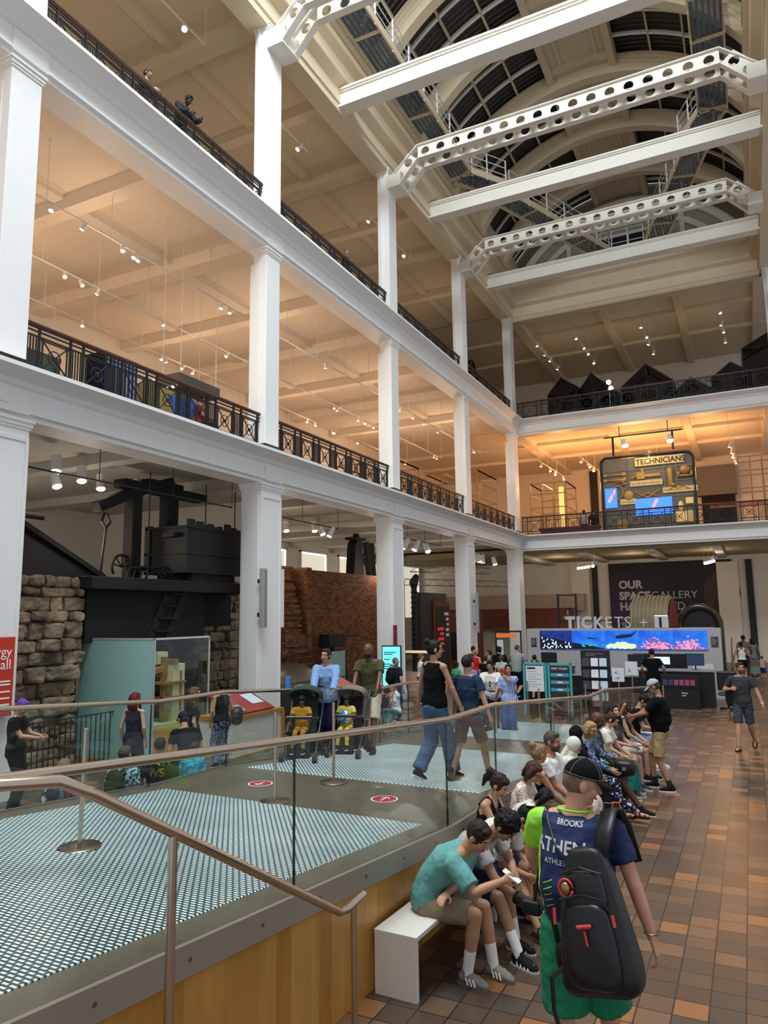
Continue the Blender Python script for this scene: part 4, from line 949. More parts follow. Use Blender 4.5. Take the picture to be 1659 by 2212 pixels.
part(m,'tie_rods',IRON)
m=MB().tube([(-12.9+.0,12.35+.28*math.cos(t),4.0+.28*math.sin(t)) for t in np.linspace(0,PI*1.2,14)],.03,8)
for t in np.linspace(.2,2.9,5): m.tube([(-12.9,12.35,4.0),(-12.9,12.35+.26*math.cos(t),4.0+.26*math.sin(t))],.015,5)
for k in range(4): m.tube([(-12.6,12.2+k*.2+.0,3.7),(-12.6,12.3+k*.2,3.95),(-12.3,12.6+k*.2,4.0),(-12.1,12.9+k*.2,3.72)],.03,6)
part(m,'gear_wheel',IRON,smooth=True)
part(MB().tube([(-12.5,13.35,5.0),(-12.5,13.3,5.12),(-12.5,13.4,5.2),(-12.5,13.55,5.15)],.03,8),'hook',IRON)
part(MB().box(-14.4,-12.0,10.6,14.2,2.35,3.42),'lower_cistern',M('soot_black','080808',.85,var=.1),bevel=.02)
part(MB().box(-14.4,-12.3,14.2,15.6,2.6,3.42).box(-13.0,-12.6,10.75,10.95,0,2.4),'lower_frame',TIMB)
lm=MB(); tb(lm,(-12.0,12.95,3.5),(-12.0,11.75,1.1),.06,.2); tb(lm,(-12.0,13.5,3.5),(-12.0,12.3,1.1),.06,.2)
part(lm,'ladder_stringers',TIMB); lm=MB()
for k in range(9): f=k/8.5+.05; lm.box(-12.12,-11.9,12.95-1.2*f,13.5-1.2*f,3.5-2.4*f-.02,3.5-2.4*f+.02)
part(lm,'ladder_treads',TIMB)
m=MB(); tb(m,(-12.9,9.2,4.95),(-12.9,11.75,3.74),.3,.1); m.prism([(9.0,3.7),(11.7,3.7),(9.0,4.85)],-13.05,-12.85,'X'); part(m,'sloping_arm',IRON)
m=MB(); m.box(-12.8,-12.55,9.15,9.3,3.2,4.95); m.tube([(-12.7,9.2,4.7),(-12.7,9.2,5.0),(-12.7,9.2,5.08)],[.03,.05,.005],8); m.tube([(-12.7,9.5,4.7),(-12.7,9.5,5.0),(-12.7,9.5,5.08)],[.03,.05,.005],8); m.tube([(-12.7,8.6,4.86),(-12.7,10.05,4.86)],.045,8); part(m,'finials',IRON)
m=MB(); m.tube([(-12.6,13.55,2.6),(-12.6,13.55,1.0)],.09,12); m.box(-12.75,-12.4,13.35,13.75,2.2,2.5); m.tube([(-13,14.6,3.4),(-13,14.6,.3)],.03,8); m.tube([(-13,14.95,3.4),(-13,14.95,.3)],.03,8); m.cap((-13,14.75,1.8),(-13,14.75,1.4),.3,.35); m.tube([(-12.5,11.7,2.4),(-12.4,12.0,.9)],.05,8); m.tube([(-12.3,12.2,1.9),(-12.2,11.9,.9)],[.05,.25],12); part(m,'cylinders_and_rods',IRON,smooth=True)
# small red machine beyond the pier
r=thing('red_machine','small red and black machine seen between the stone pier and the glass case','machine',(-14.5,13.5,0)); MB().box(-.5,.5,-.5,.6,.5,.75).box(-.45,-.35,-.4,.5,0,.5).box(.35,.45,-.4,.5,0,.5).build('black_base',IRON,r); m=MB()
for k in range(9): m.tube([(.4,-.3+k*.08,.75),(.4,-.3+k*.08,.95),(0,-.3+k*.08,1.05),(-.4,-.3+k*.08,.95)],.02,6)
m.build('brass_coil',M('brass','a8854a',.35,.7),r); MB().box(-.4,.4,-.3,.45,.78,.9).cbox((0,.3,1.1),(.5,.3,.15)).build('red_bed',M('machine_red','8f2420',.4),r)
# iron fence around the engine
def fence(pts,label,h=1.02,grp='low black fences'):
    r=thing('iron_fence',label,'fence',(pts[0][0],pts[0][1],0),group=grp); o=V((*pts[0],0)); m=MB(); q=MB()
    for a,b in zip(pts,pts[1:]):
        a=V((*a,0))-o;b=V((*b,0))-o; L=(b-a).length; n=int(L/.115)
        for k in range(n+1):
            p=a.lerp(b,k/n); q.tube([p,p+V((0,0,h))],.011,5)
        for z in (.1,h): m._bar(a+V((0,0,z)),b+V((0,0,z)),.035,.015)
    m.build('rails',DARKM,r); o2=q.build('bars',DARKM,r)
fence([(-11.35,8.3),(-11.35,10.95),(-12.1,11.6)],'black iron bar fence in front of the lit stone pier')
fence([(-12.2,14.2),(-11.6,14.3)],'short black iron fence left of the engine column')
fence([(-12.0,15.9),(-11.3,16.4),(-11.2,20.4)],'black iron bar fence right of the engine column, in front of the dome')
# glass case with engine house model
g=thing('display_case','tall glass case with pale green panels holding a model of an engine house','display case',(-11.3,11.55,0))
MB().box(-1.02,.98,-.75,.85,0,.62).build('plinth',M('case_plinth','b98a45',.5),g)
m=MB(); m.box(.96,.972,-.74,.84,.62,2.4).box(-1.0,.96,.83,.84,.62,2.4).box(-1.0,.97,-.75,.85,2.4,2.42); m.build('glass_panes',CASEGLASS,g)
MB().box(-1.02,.96,-.755,-.74,.1,2.4).box(-1.02,-1.0,-.75,.85,.62,2.4).build('green_panels',M('case_green','97c2bb',.35,var=.02),g)
MB().box(.955,.985,-.76,-.735,0,2.43).box(.955,.985,.83,.86,0,2.43).box(-1.02,.98,-.76,-.74,2.4,2.44).box(.965,.985,-.75,.85,2.4,2.44).build('frame',M('case_trim','c8ccca',.3,.4),g)
mm=thing('engine_house_model','cream model building with exposed wooden beams inside the glass case','model',(-11.2,11.7,.62)); CRM=M('model_cream','d9cfa0',.7); WM=M('model_wood','a56a34',.6)
MB().prism([(-.5,0),(.05,0),(.05,1.3),(-.2,1.25),(-.5,1.0)],-.55,-.15,'X').box(.0,.35,.2,.55,0,1.25).box(-.1,.1,.0,.3,1.25,1.5).box(-.5,.4,-.45,.5,.0,.08).build('walls',CRM,mm)
m=MB(); m.cbox((.15,.25,1.3),(.5,.12,.1)); m.cbox((.1,.05,1.15),(.1,.5,.1),rx=.3); m.box(.3,.36,-.1,-.04,.3,1.2).box(.3,.36,.4,.46,.3,1.1).box(.0,.4,-.1,.5,.55,.6).box(.05,.4,-.15,.55,.85,.9).box(-.1,.2,.1,.2,1.0,1.4); m.cbox((-.4,.3,.4),(.3,.4,.04),ry=.5); m.build('timbers',WM,mm)
MB().cbox((-.3,-.65+.25,.5),(.3,.3,.02),rx=.6).build('red_roof',M('model_roof','7d3d2c',.7),mm)
# red slanted information desk
d=thing('information_desk','white cabinet with oak edge and red sloping information panel by the engine column','desk',(-9.95,13.05,0)); OK_=M('oak_edge','a87838',.4,var=.1)
MB().box(-.45,.45,-.95,.85,0,.74).build('cabinet',M('cabinet_white','c9c7bb',.5),d); MB().box(-.47,.48,-.97,.9,.74,.82).box(.44,.49,.82,.9,0,.76).box(-.47,.48,-.97,.9,.0,.03).build('oak_edge',OK_,d)
MB().prism([(.40,.83),(.42,.86),(-.35,1.22),(-.38,1.19)],-.7,.62,'Y').build('red_panel',M('panel_red','98322d',.4),d)
MB().prism([(.36,.87),(-.3,1.185),(-.3,.82),(.36,.82)],-.66,.58,'Y').build('panel_base',M('cream_box','d8d0b2',.6),d)
ay=math.atan2(.36,.77)
p1=MB().box(-.2,.2,-.2,.2,-.002,.004); o=p1.build('white_label',M('label_blue','ccd6e4',.4),d,loc=(.0,.3,1.068)); o.rotation_euler=(0,ay-.0,0); o.location=(.02,.32,1.055)
p1=MB().box(-.12,.12,-.1,.1,-.002,.004); o=p1.build('grey_label',M('label_grey','a9a49c',.4),d); o.rotation_euler=(0,ay,0); o.location=(.25,-.42,.945)
# red brick block with dark timber on top
BRK=brick('red_brick',[(0,'7b4a28'),(.4,'8e5a30'),(.8,'643a20')],None,'3f2a1e',.225,.078,.008,'WALL',.9,bump=.6,noise=.25)
bb=thing('brick_furnace','large red brick block with a broken left wing, beyond the engine column','brick wall',(-14,23.5,0))
m=MB().box(-4,.5,-2.6,3.4,0,4.42); m.build('wall',BRK,bb); m=MB(); rn=random.Random(4); z=0
m.box(-1.2,.5,-4.1,-3.6,0,4.4)
while z<4.4: dz=.078; wv_=max(0,(z-2.6))*.28; m.box(.1,.9,-2.9+0*rn.random(),-2.6,z,z+dz); m.box(.45,.9-wv_*.5+rn.uniform(-.06,.06),-4.1,-2.6 if z<2.2 else -3.2+rn.uniform(-.08,.08)-(z-2.2)*.12,z,z+dz); z+=dz
m.build('broken_wing',BRK,bb)
td=thing('timber_frame','black timber head and posts standing on top of the brick block','timber frame',(-14.4,26.6,4.42)); m=MB()
m.prism([(-.75,0),(.1,0),(.0,1.4),(-.05,1.55),(-.35,1.55),(-.6,1.3)],-.2,.2,'X'); m.box(-.25,.25,-.7,.25,1.5,1.6); m.box(-.1,.1,-.3,-.1,1.6,1.85); tb(m,(0,1.0,0),(0,.65,1.5),.22); tb(m,(0,1.35,0),(0,1.15,1.5),.2); tb(m,(0,-.1,.6),(0,.9,1.2),.1); tb(m,(0,-.1,1.2),(0,.8,.4),.1); m.build('timbers',TIMB,td,bevel=.02)
r=thing('dome_lid','low grey metal dome behind the fence in front of the brick block','dome',(-13.2,19.2,0)); MB().lathe([(1.5,0),(1.5,.75),(1.45,.8),(1.2,1.1),(.75,1.35),(.2,1.42),(.01,1.43)],seg=40).build('dome',M('dome_metal','6b5f52',.35,.6),r,smooth=True); m=MB().tube([(0.2,0,1.35),(.2,.15,1.6),(.2,.55,1.68)],.05,8); m.ell((.2,0,1.6),(.05,.2,.2)); m.tube([(.2,.5,1.68),(.2,1.6,1.68)],.04,8); m.build('pipe',M('pipe_bronze','5a4030',.35,.6),r,smooth=True)
r=thing('counterweight_post','dark square block on a post with a long arm, before the brick block','machine',(-12.9,21.9,0)); MB().box(-.2,.2,-.55,.55,1.78,2.22).build('block',IRON,r,bevel=.01); MB().tube([(0,0,0),(0,0,.8),(0,0,1.8)],[.3,.12,.07],12).box(-.03,.03,.55,1.9,2.08,2.14).build('post_and_arm',IRON,r)
r=thing('green_panel','pale green information panel standing before the brick block','panel',(-12,20.6,0)); MB().box(-.03,.03,-.6,.6,.2,1.7).build('panel',M('panel_green','7f968a',.4),r); MB().box(-.04,.04,-.62,-.55,0,1.7).box(-.04,.04,.55,.62,0,1.7).build('legs',DARKM,r)
r=thing('red_lectern','small red sloping information panel behind the couple with pushchairs','lectern',(-10.5,17.9,0)); MB().prism([(.3,.86),(.3,.9),(-.35,1.2),(-.35,1.15)],-.6,.6,'Y').build('red_panel',M('panel_red','98322d',.4),r); MB().box(-.1,.1,-.5,.5,0,.98).build('stand',OK_,r)
# grey column loudspeakers
SPK=M('speaker_grey','9a9a96',.5)
for (x,y,z,l,h) in ((XC+.06,14.62,3.28,'tall grey column loudspeaker on the column beside the engine',1.42),(XC+.1,30.1,2.9,'tall grey column loudspeaker on the third white column from the far wall',1.7)):
    r=thing('column_loudspeaker',l,'loudspeaker',(x,y,z),group='column loudspeakers'); MB().box(.03,.17,-.07,.07,-h/2,h/2).build('cabinet',SPK,r,bevel=.01); MB().box(-.06,.03,-.02,.02,h*.25,h*.32).box(-.06,.03,-.02,.02,-h*.32,-h*.25).build('brackets',DARKM,r); MB().box(.17,.176,-.05,.05,-h/2+.05,h/2-.05).build('grille',M('grille','83837f',.8),r)
r=thing('column_loudspeaker','white column loudspeaker on the far side of the engine column','loudspeaker',(XC-.15,15.75,3.3),group='column loudspeakers'); MB().box(-.07,.07,-.05,.12,-.75,.75).build('cabinet',WHITE,r,bevel=.01); MB().box(-.05,.05,-.26,-.05,.3,.36).build('bracket',DARKM,r)
# red gallery sign at the left column
SG=M('sign_red','c23417',.5,var=.01); r=thing('gallery_sign','red upright sign reading energy hall at the left edge column','sign',(XC+.1,7.65,1.95)); MB().box(-.02,.02,-.75,.33,-.62,.6).build('board',SG,r)
T=lambda s,sz,y,z: text('lettering',s,sz,(.022,y,z),(PI/2,0,PI/2),WS,r,.001,align='RIGHT')
T('energy',.22,.28,.3); T('hall',.22,.28,.1); 
lines(r,WS,[(-.15,.28,-.1),(-.1,.28,-.15),(.0,.28,-.26),(.08,.28,-.36),(.05,.28,-.46)],'YZ',.021,.025)
r=thing('hanging_banner','narrow dark red banner on the column beside the blue screen','banner',(XC+.1,22.1,1.82)); MB().box(0,.015,-.14,.14,-.7,.68).build('cloth',M('banner_red','7c2231',.6),r); text('lettering','Energy',.08,(.017,-.12,.45),(PI/2,0,PI/2),M('banner_print','c2505a',.6),r,.001); text('lettering','hall',.08,(.017,-.12,.35),(PI/2,0,PI/2),M('banner_print','c2505a',.6),r,.001)
r=thing('digital_screen','tall blue information screen at the foot of the brick block column','screen',(-10.5,21.6,1.2),R(12)); MB().box(-.32,.32,-.05,.05,-1.2,.66).build('housing',BLACK,r,bevel=.01); MB().box(-.29,.29,-.055,-.05,-.62,.62).build('display',emis('screen_cyan','62cdda',1.3),r)
lines(r,M('screen_ink','1d5f70',.6),[(-.25,.16,.42),(-.25,.05,.36),(-.25,-.05,.2),(-.25,-.03,.05),(.03,.22,.05),(-.25,-.06,-.02),(.03,.2,-.02),(-.25,-.08,-.09),(.03,.22,-.09)],'XZ',-.056,.03)
# dark display walls beyond
DP=M('display_dark','37332c',.7); OR=M('display_rust','6e2f16',.6)
r=thing('display_wall','tall dark grey and rust display wall with red and white lettering','display wall',(-13.5,32,0)); MB().box(-.2,.2,-1.6,1.6,0,3.85).build('dark_panel',DP,r); MB().box(.2,.3,-.3,1.75,0,3.45).build('rust_frame',OR,r); MB().box(.3,.32,-.05,1.6,.2,3.2).build('inner_panel',M('display_black','1f1b19',.6),r)
lines(r,WS,[(.95,1.5,2.8),(1.15,1.5,2.55),(1.25,1.5,2.3),(1.1,1.5,2.05),(1.1,1.5,1.8)],'YZ',.325,.14)
lines(r,emis('red_letters','c42a22',.6),[(.05,.85,2.1),(.35,.85,1.87),(.1,.85,1.64),(.0,.85,1.41)],'YZ',.326,.13,'red_print_lines')
r=thing('dark_machine','tall black machine column beside the dark display wall','machine',(-12.8,28.6,0)); m=MB().tube([(0,0,0),(0,0,4.4)],.12,10); m.cap((0,0,4.2),(0,.25,4.45),.2,.14); m.box(-.6,.6,-.6,.6,1.2,1.3).tube([(-.5,0,0),(-.5,0,4.3)],.06,8)
for k in range(12): m.ell((0,0,1.6+k*.22),(.16,.16,.05))
m.build('column',IRON,r,smooth=True)
def truss(a,b,label):
    r=thing('lighting_truss',label,'truss',a,group='lighting trusses'); a_=V((0,0,0)); b_=V(b)-V(a); m=MB(); n=max(4,int(b_.length/.45)); ux=V((0,0,.3))
    for z in (0,.3): m.tube([a_+V((0,0,z)),b_+V((0,0,z))],.025,6)
    for k in range(n): m.tube([a_.lerp(b_,k/n)+(ux if k%2 else V((0,0,0))),a_.lerp(b_,(k+1)/n)+(V((0,0,0)) if k%2 else ux)],.012,5)
    m.build('lattice',M('truss_alu','5d5b57',.4,.6),r); m=MB()
    for f in (.05,.95): m.tube([a_.lerp(b_,f)+ux,a_.lerp(b_,f)+V((0,0,6.42-a[2]))],.006,4)
    m.build('suspension_wires',DARKM,r)
truss((-14.5,32,4.9),(-12,36.5,4.9),'grey lighting truss left of the third column, upper one'); truss((-16,31,4.3),(-11.8,41,4.35),'long grey lighting truss passing behind the third column'); truss((-15.5,29.5,5.2),(-14,30.5,5.2),'short grey lighting truss above the brick block')
# rust band and pale panels behind
struct(MB().box(-19.6,-8.9,44.9,45.3,3.0,4.0),'trim_40',M('pale_pink_wall','b59d88',.8),'pale band on the wall left of the tickets desk','wall band')
struct(MB().box(-19.6,-9.6,44.6,45.0,2.0,3.15),'trim_41',OR,'dark rust red band on the wall left of the tickets desk','wall band')
r=thing('rust_partition','rust brown free standing partition left of the third column','partition',(-14.6,38,0)); MB().box(-2.5,1.6,-.1,.1,0,2.95).build('board',OR,r); MB().box(-.4,1.2,-.12,-.1,.4,1.9).build('dark_opening',BLACK,r)
r=thing('pale_cabinet','low glass and pink cabinet beside the blue screen','cabinet',(-10.9,24.2,0)); MB().box(-.8,.8,-.4,.4,0,.8).build('base',M('pink_base','b98d7c',.6),r); MB().box(-.78,.78,-.38,.38,.8,1.5).build('glass_top',CASEGLASS,r); MB().box(-.8,.8,-.4,.4,1.5,1.55).build('lid',M('lid_lit','e8c898',.5,emit=.4),r)
# ================================================================ TICKETS DESK AND FAR GALLERIES
GW=M('desk_grey','a6a2a0',.5,var=.02); YT=26.6
tw=thing('ticket_wall','grey wall of the ticket desk carrying a long row of video screens','ticket desk',(-4.1,YT,0))
MB().box(-3.3,3.18,0,.5,0,2.27).build('wall',GW,tw); MB().box(.4,2.1,-.02,.02,.3,1.42).build('black_recess',BLACK,tw)
MB().box(2.25,2.9,-.02,0,.5,1.1).build('white_patch',M('patch','c9c7c4',.6),tw)
# sea pictures: each screen a lit panel, content from procedural textures
def seamat(name,kind):
    m,t,b=nodes(name); tc=nd(t,'ShaderNodeTexCoord'); sp=nd(t,'ShaderNodeSeparateXYZ'); lk(t,tc.outputs['Object'],sp.inputs[0])
    n=nd(t,'ShaderNodeTexNoise'); n.inputs['Scale'].default_value=1.6 if kind!='people' else 9; n.inputs['Detail'].default_value=3; lk(t,tc.outputs['Object'],n.inputs['Vector'])
    r=nd(t,'ShaderNodeValToRGB'); els=[(0,'0a3fc8'),(1,'2a8cf0')] if kind!='people' else [(0,'06104a'),(1,'123a9a')]
    for e,(p,c) in zip(r.color_ramp.elements,els): e.position=p*.4+.3; e.color=(*lin(c),1)
    lk(t,n.outputs[0],r.inputs[0]); lk(t,r.outputs[0],b.inputs['Emission Color']); b.inputs['Emission Strength'].default_value=1.15; b.inputs['Base Color'].default_value=(0,0,0,1); return m
SEA=seamat('sea_picture','sea'); PPL=seamat('audience_picture','people')
xs=[-6.92,-5.76,-4.62,-3.5,-2.4,-1.33]
CORAL=emis('coral_picture','d487a8',.9); CORAL2=emis('coral_dark','8a4a86',.8); PALE=emis('pale_coral','bfe0a8',.95); DIVER=emis('diver_picture','0a1a38',.3); SILW=emis('silhouette_light','bcd4f0',.9); DARKB=emis('audience_dark','050a28',.3)
rn=random.Random(8)
for i in range(5):
    r=thing('video_screen',['leftmost video screen of the ticket wall, showing a seated audience','second video screen of the ticket wall, showing a small diver','middle video screen of the ticket wall, showing a diver over pale coral','fourth video screen of the ticket wall, showing pink coral','rightmost video screen of the ticket wall, showing a pink coral branch'][i],'screen',((xs[i]+xs[i+1])/2,YT-.03,1.87),group='screens of the ticket wall'); w=(xs[i+1]-xs[i])/2-.008
    MB().box(-w,w,-.02,.03,-.31,.33).build('display',PPL if i==0 else SEA,r); y=-.022
    m=MB()
    if i==0:
        MB().add([(-w,y,-.31),(w,y,-.31),(w,y,-.1),(0,y,.05),(-w,y,.12)],[(0,1,2,3,4)]).build('picture_seats',DARKB,r,fix=False)
        for k in range(38): x=rn.uniform(-w+.05,w-.05); z=rn.uniform(-.28,.1-.2*(x+w)/(2*w)); m.ell((x,y-.001,z),(.022,.001,rn.uniform(.02,.05)),seg=8,rings=5)
        m.build('picture_people',SILW,r)
    if i==1: 
        MB().add([(-w,y,-.31),(w,y,-.31),(w,y,-.29),(-w,y,-.08)],[(0,1,2,3)]).build('picture_bank',DARKB,r,fix=False)
        m.cap((.0,y,.08),(.18,y,.05),.025,.02); m.cap((.18,y,.05),(.4,y,.09),.012,.006); m.cap((.18,y,.05),(.38,y,.0),.012,.006); m.v=[(a,y-.001+(b-y)*.03,c) for a,b,c in m.v]; m.build('picture_diver',DIVER,r); m=MB()
        for k in range(9): m.ell((rn.uniform(-.3,.5),y,-.1-rn.random()*.12),(.05,.001,.03))
        m.build('picture_plants',emis('sea_plants','2aa08a',.7),r)
    if i==2:
        m.cap((.0,y,.12),(.32,y,.16),.07,.05); m.cap((.32,y,.16),(.5,y,.3),.03,.015); m.cap((-.15,y,.1),(0,y,.12),.05,.06); m.v=[(a,y-.002+(b-y)*.02,c) for a,b,c in m.v]; m.build('picture_diver',DIVER,r); m=MB()
        for k in range(26): x=rn.uniform(-.45,.45); m.ell((x,y-.001,-.24+.12*math.cos(x*3)*rn.random()),(.09,.001,.07),seg=10,rings=6)
        m.build('picture_coral',PALE,r)
    if i>=3:
        for mt,nn,sc in ((CORAL2,70,1),(CORAL,90,.7)):
            m=MB()
            for k in range(nn):
                x=rn.gauss(0.05 if i==3 else -.05,.22); z=-.28+abs(rn.gauss(0,.17))*max(.15,1-abs(x)*1.3); a=rn.uniform(.3,2.8); m._bar(V((x,y-.001-sc*.001,z)),V((x+.07*math.cos(a),y-.001-sc*.001,min(.28,z+.06*math.sin(a)))),.001,.022*sc) if False else m.ell((x,y-.001-.0005*(sc<1),min(.28,z)),(.06*sc,.001,.03*sc),Euler((0,rn.uniform(-1,1),0)).to_matrix(),seg=8,rings=5)
            m.build('picture_coral',mt,r)
# lettering TICKETS + i
SL=M('sign_letters','c4c2c0',.35,.3,var=0); r=thing('tickets_sign','standing silver TICKETS letters with plus and information sign on the grey wall','sign',(-6.0,YT+.2,2.27))
x=0
for ch,bd,w_ in zip('TICKETS',(.03,.028,.022,.014,.006,-.002,-.006),(.38,.18,.42,.39,.32,.34,.36)):
    text('letter',ch,.56,(x,0,.02),(PI/2,0,0),SL,r,.03,bold=bd,sx=.92); x+=w_
text('letter','+',.5,(x+.14,0,.02),(PI/2,0,0),SL,r,.03,bold=-.002)
MB().box(3.02,3.48,-.03,.03,0,.44).build('information_block',SL,r,bevel=.06); text('letter','i',.48,(3.17,-.035,.05),(PI/2,0,0),BLACK,r,.004,bold=.02)
def notice(x,z,w,h,label,y=YT-.01,col='3c3a3c',lines=5,grp='small notices on the ticket wall',loc=None,rz=0,ink=None,title=None):
    r=thing('notice',label,'notice',loc or (x,y,z),rz,grp); MB().box(-w/2,w/2,-.006,0,-h/2,h/2).build('sheet',M('paper_'+col,col,.5,var=0),r); m=MB(); ink=ink or 'b9b7b4'
    for k in range(lines): m.box(-w*.38,w*(.1+.25*((k*7)%3)/2),-.008,-.006,h*.3-k*h*.13,h*.3-k*h*.13+h*.03)
    m.build('print_lines',M('ink_'+ink,ink,.6,var=0),r); return r
notice(-7.15,1.78,.2,.32,'small framed dark notice at the left end of the ticket wall'); notice(-1.12,1.82,.22,.34,'small framed dark notice at the right end of the ticket wall')
# counters
def counter(x0,x1,y0,y1,h,label,top=BLACK):
    r=thing('counter',label,'counter',((x0+x1)/2,(y0+y1)/2,0),group='ticket counters'); a=(x1-x0)/2;b=(y1-y0)/2
    MB().box(-a,a,-b,b,0,h-.04).build('front_panel',M('counter_black','131315',.4),r); MB().box(-a-.03,a+.03,-b-.04,b,h-.04,h).build('worktop',top,r); return r
WT=M('worktop_pale','8d8d90',.3)
counter(-3.2,-1.1,23.9,24.6,1.08,'black ticket counter on the right, with a laptop and till on top',WT)
counter(-5.3,-3.25,24.2,24.9,.86,'lower black ticket counter in the middle, behind the leaflet stand',WT); counter(-8.2,-5.35,24.2,24.9,1.08,'long black ticket counter on the left where the family is queueing',BLACK)
r=thing('side_panel','black upright board with leaflet holders facing the aisle','leaflet board',(-2.0,23.4,0)); MB().box(-.52,.52,0,.06,0,.98).build('board',M('counter_black','131315',.4),r)
m=MB().box(-.48,.46,-.03,0,.62,.66); m.build('holder',DARKM,r)
for k in range(6): MB().box(-.46+k*.15,-.34+k*.15,-.035,-.02,.68,.84).build('leaflet',M('leaflet_%d'%(k<2),'3a3d66' if k<2 else '9a4360',.5,var=.2,scale=20),r)
text('lettering','Please\nwait',.07,(.03,-.01,.44),(PI/2,0,0),WS,r,.001)
def monitor(x,y,z,label,w=.5,h=.32,col='1a2a48',e=.3,back=False):
    r=thing('monitor',label,'monitor',(x,y,z),group='desk monitors'); MB().box(-w/2,w/2,-.02,.03,.12,.12+h).build('housing',BLACK,r,bevel=.01); MB().box(-.02,.02,0,.03,0,.14).box(-.1,.1,-.06,.08,0,.012).build('stand',BLACK,r)
    if not back: MB().box(-w/2+.02,w/2-.02,-.024,-.02,.14,.1+h).build('display',emis('mon_'+col,col,e),r)
    return r
monitor(-2.55,24.3,1.08,'bright pale laptop screen on the right ticket counter',.5,.26,'a8cdf4',1.6); monitor(-1.6,24.25,1.08,'black till with a small lit display at the right end of the counter',.5,.36,'20304a',.4); monitor(-3.35,24.6,.98,'dark till beside the ticket clerk',.5,.4,'101826',.2); monitor(-6.1,24.5,1.08,'black monitor on the left ticket counter behind the teal stands',.52,.34,'0c0f14',.1)
r=thing('equipment_lights','row of small green equipment lights behind the ticket clerk','lights',(-2.75,YT-.04,1.2)); m=MB()
for a in range(3):
    for k in range(6): m.box(-.15+a*.09,-.12+a*.09,-.01,0,-.12+k*.045,-.1+k*.045)
m.build('green_lamps',emis('led_green','35e060',2),r)
# teal framed stands
TEAL=M('stand_teal','3e9fa0',.45,var=.02)
for x,l,c in ((-5.55,'teal framed stand with a white price sheet, left of the pair','d7d6d8'),(-4.85,'teal framed stand with a dark free tours board, right of the pair','23272c')):
    r=thing('sign_stand',l,'sign stand',(x,20.6,0),R(4),'teal sign stands'); MB().box(-.33,-.27,-.04,.04,0,1.45).box(.27,.33,-.04,.04,0,1.45).box(-.33,.33,-.04,.04,1.39,1.45).build('frame',TEAL,r,bevel=.005)
    MB().box(-.25,.25,-.015,.015,.66 if c[0]=='d' else .1,1.37).build('board',M('board_'+c,c,.5,var=0),r)
    if c[0]=='d': lines(r,BLACK,[(-.21,.02,1.27)],'XZ',-.016,.05); m=MB(); [m.box(-.21,.05+.12*(k%2),-.018,-.015,1.2-k*.07,1.21-k*.07) for k in range(7)]; m.build('print_lines',M('ink_grey','77777a',.6,var=0),r)
    else:
        text('lettering','FREE TOURS',.08,(-.23,-.018,1.27),(PI/2,0,0),WS,r,.001)
        for k in range(3): MB().box(-.25,.25,-.018,-.015,1.08-k*.2,1.17-k*.2).build('time_band',M('band_blue','3f93ad',.5,var=0),r); lines(r,WS,[(-.07,.07,1.11-k*.2)],'XZ',-.019,.03)
r=thing('leaflet_stand','black leaflet rack with rows of white and blue cards','leaflet rack',(-4.25,22.6,0)); MB().box(-.42,.42,0,.12,0,1.7).build('rack',M('rack_black','1a1a1c',.5),r); lines(r,M('ink_grey','77777a',.6,var=0),[(-.27,.25,1.6),(-.27,.0,1.55)],'XZ',-.002,.02)
for a in range(3):
    for k in range(4): MB().cbox((-.27+a*.25,-.02,1.36-k*.33),(.21,.02,.24),rx=-.12).build('card',M('card_%d'%a,('3a3c42','eef0f0','c4d4ea')[a],.5,var=.3,scale=18),r)
for k in range(4): MB().box(-.4,.4,-.06,0,1.2-k*.33,1.24-k*.33).build('shelf',DARKM,r)
for x,z,l,y in ((-3.35,1.0,'white queue sign with arrows on a steel post, nearer of two',21.0),(-3.05,1.15,'white queue sign with two marks on a steel post, farther of two',21.4)):
    r=thing('queue_sign',l,'sign',(x,y,0),group='queue signs'); MB().tube([(0,0,0),(0,0,z+.05)],.018,10).lathe([(.17,0),(.17,.02),(.03,.03)]).build('post',STEEL,r); MB().box(-.16,.16,-.03,-.02,z-.05,z+.32).build('sheet',M('paper_white','cfcfd2',.5,var=0),r)
    text('lettering','<-\n->' if y<21.2 else 'II',.14,(-.09,-.032,z+.14 if y<21.2 else z+.03),(PI/2,0,0),BLACK,r,.001)
notice(-3.3,1.0,.5,.26,'pale paper notice standing on the counter behind the queue signs',y=24.15,col='c9c8cb',ink='9a9a9c')
for k,(x,y) in enumerate(((-6.2,19.5),(-4.85,18.3),(-4.9,15.0),(-3.85,15.6),(-3.6,17.2),(-5.75,20.5),(-4.9,20.6+.5),(-4.05,20.0),(-3.75,20.3),(-4.4,19.5),(-3.5,19.2))):
    post(x,y,max(0,0) if y>19.2 else .02,['steel queue post left of the leaning boy','steel queue post behind the glass at the striped blouse','steel queue post in front of the woman in the striped blouse','steel queue post behind the glass left of the teal stands','steel queue post behind the glass below the teal stands','steel queue post beside the boy with the rucksack','steel queue post between the teal stands and the leaflet rack','steel queue post left of the leaflet rack','steel queue post in front of the leaflet rack','steel queue post left of the queue signs, half hidden','steel queue post nearest the queue signs'][k],h=.95)
for k,(x,y) in enumerate(((-2.25,18.9),(-2.2,19.6),(-2.15,20.3))): post(x,y,0,['nearest of three steel posts in line by the black leaflet board','middle of three steel posts in line by the black leaflet board','farthest of three steel posts in line by the black leaflet board'][k])
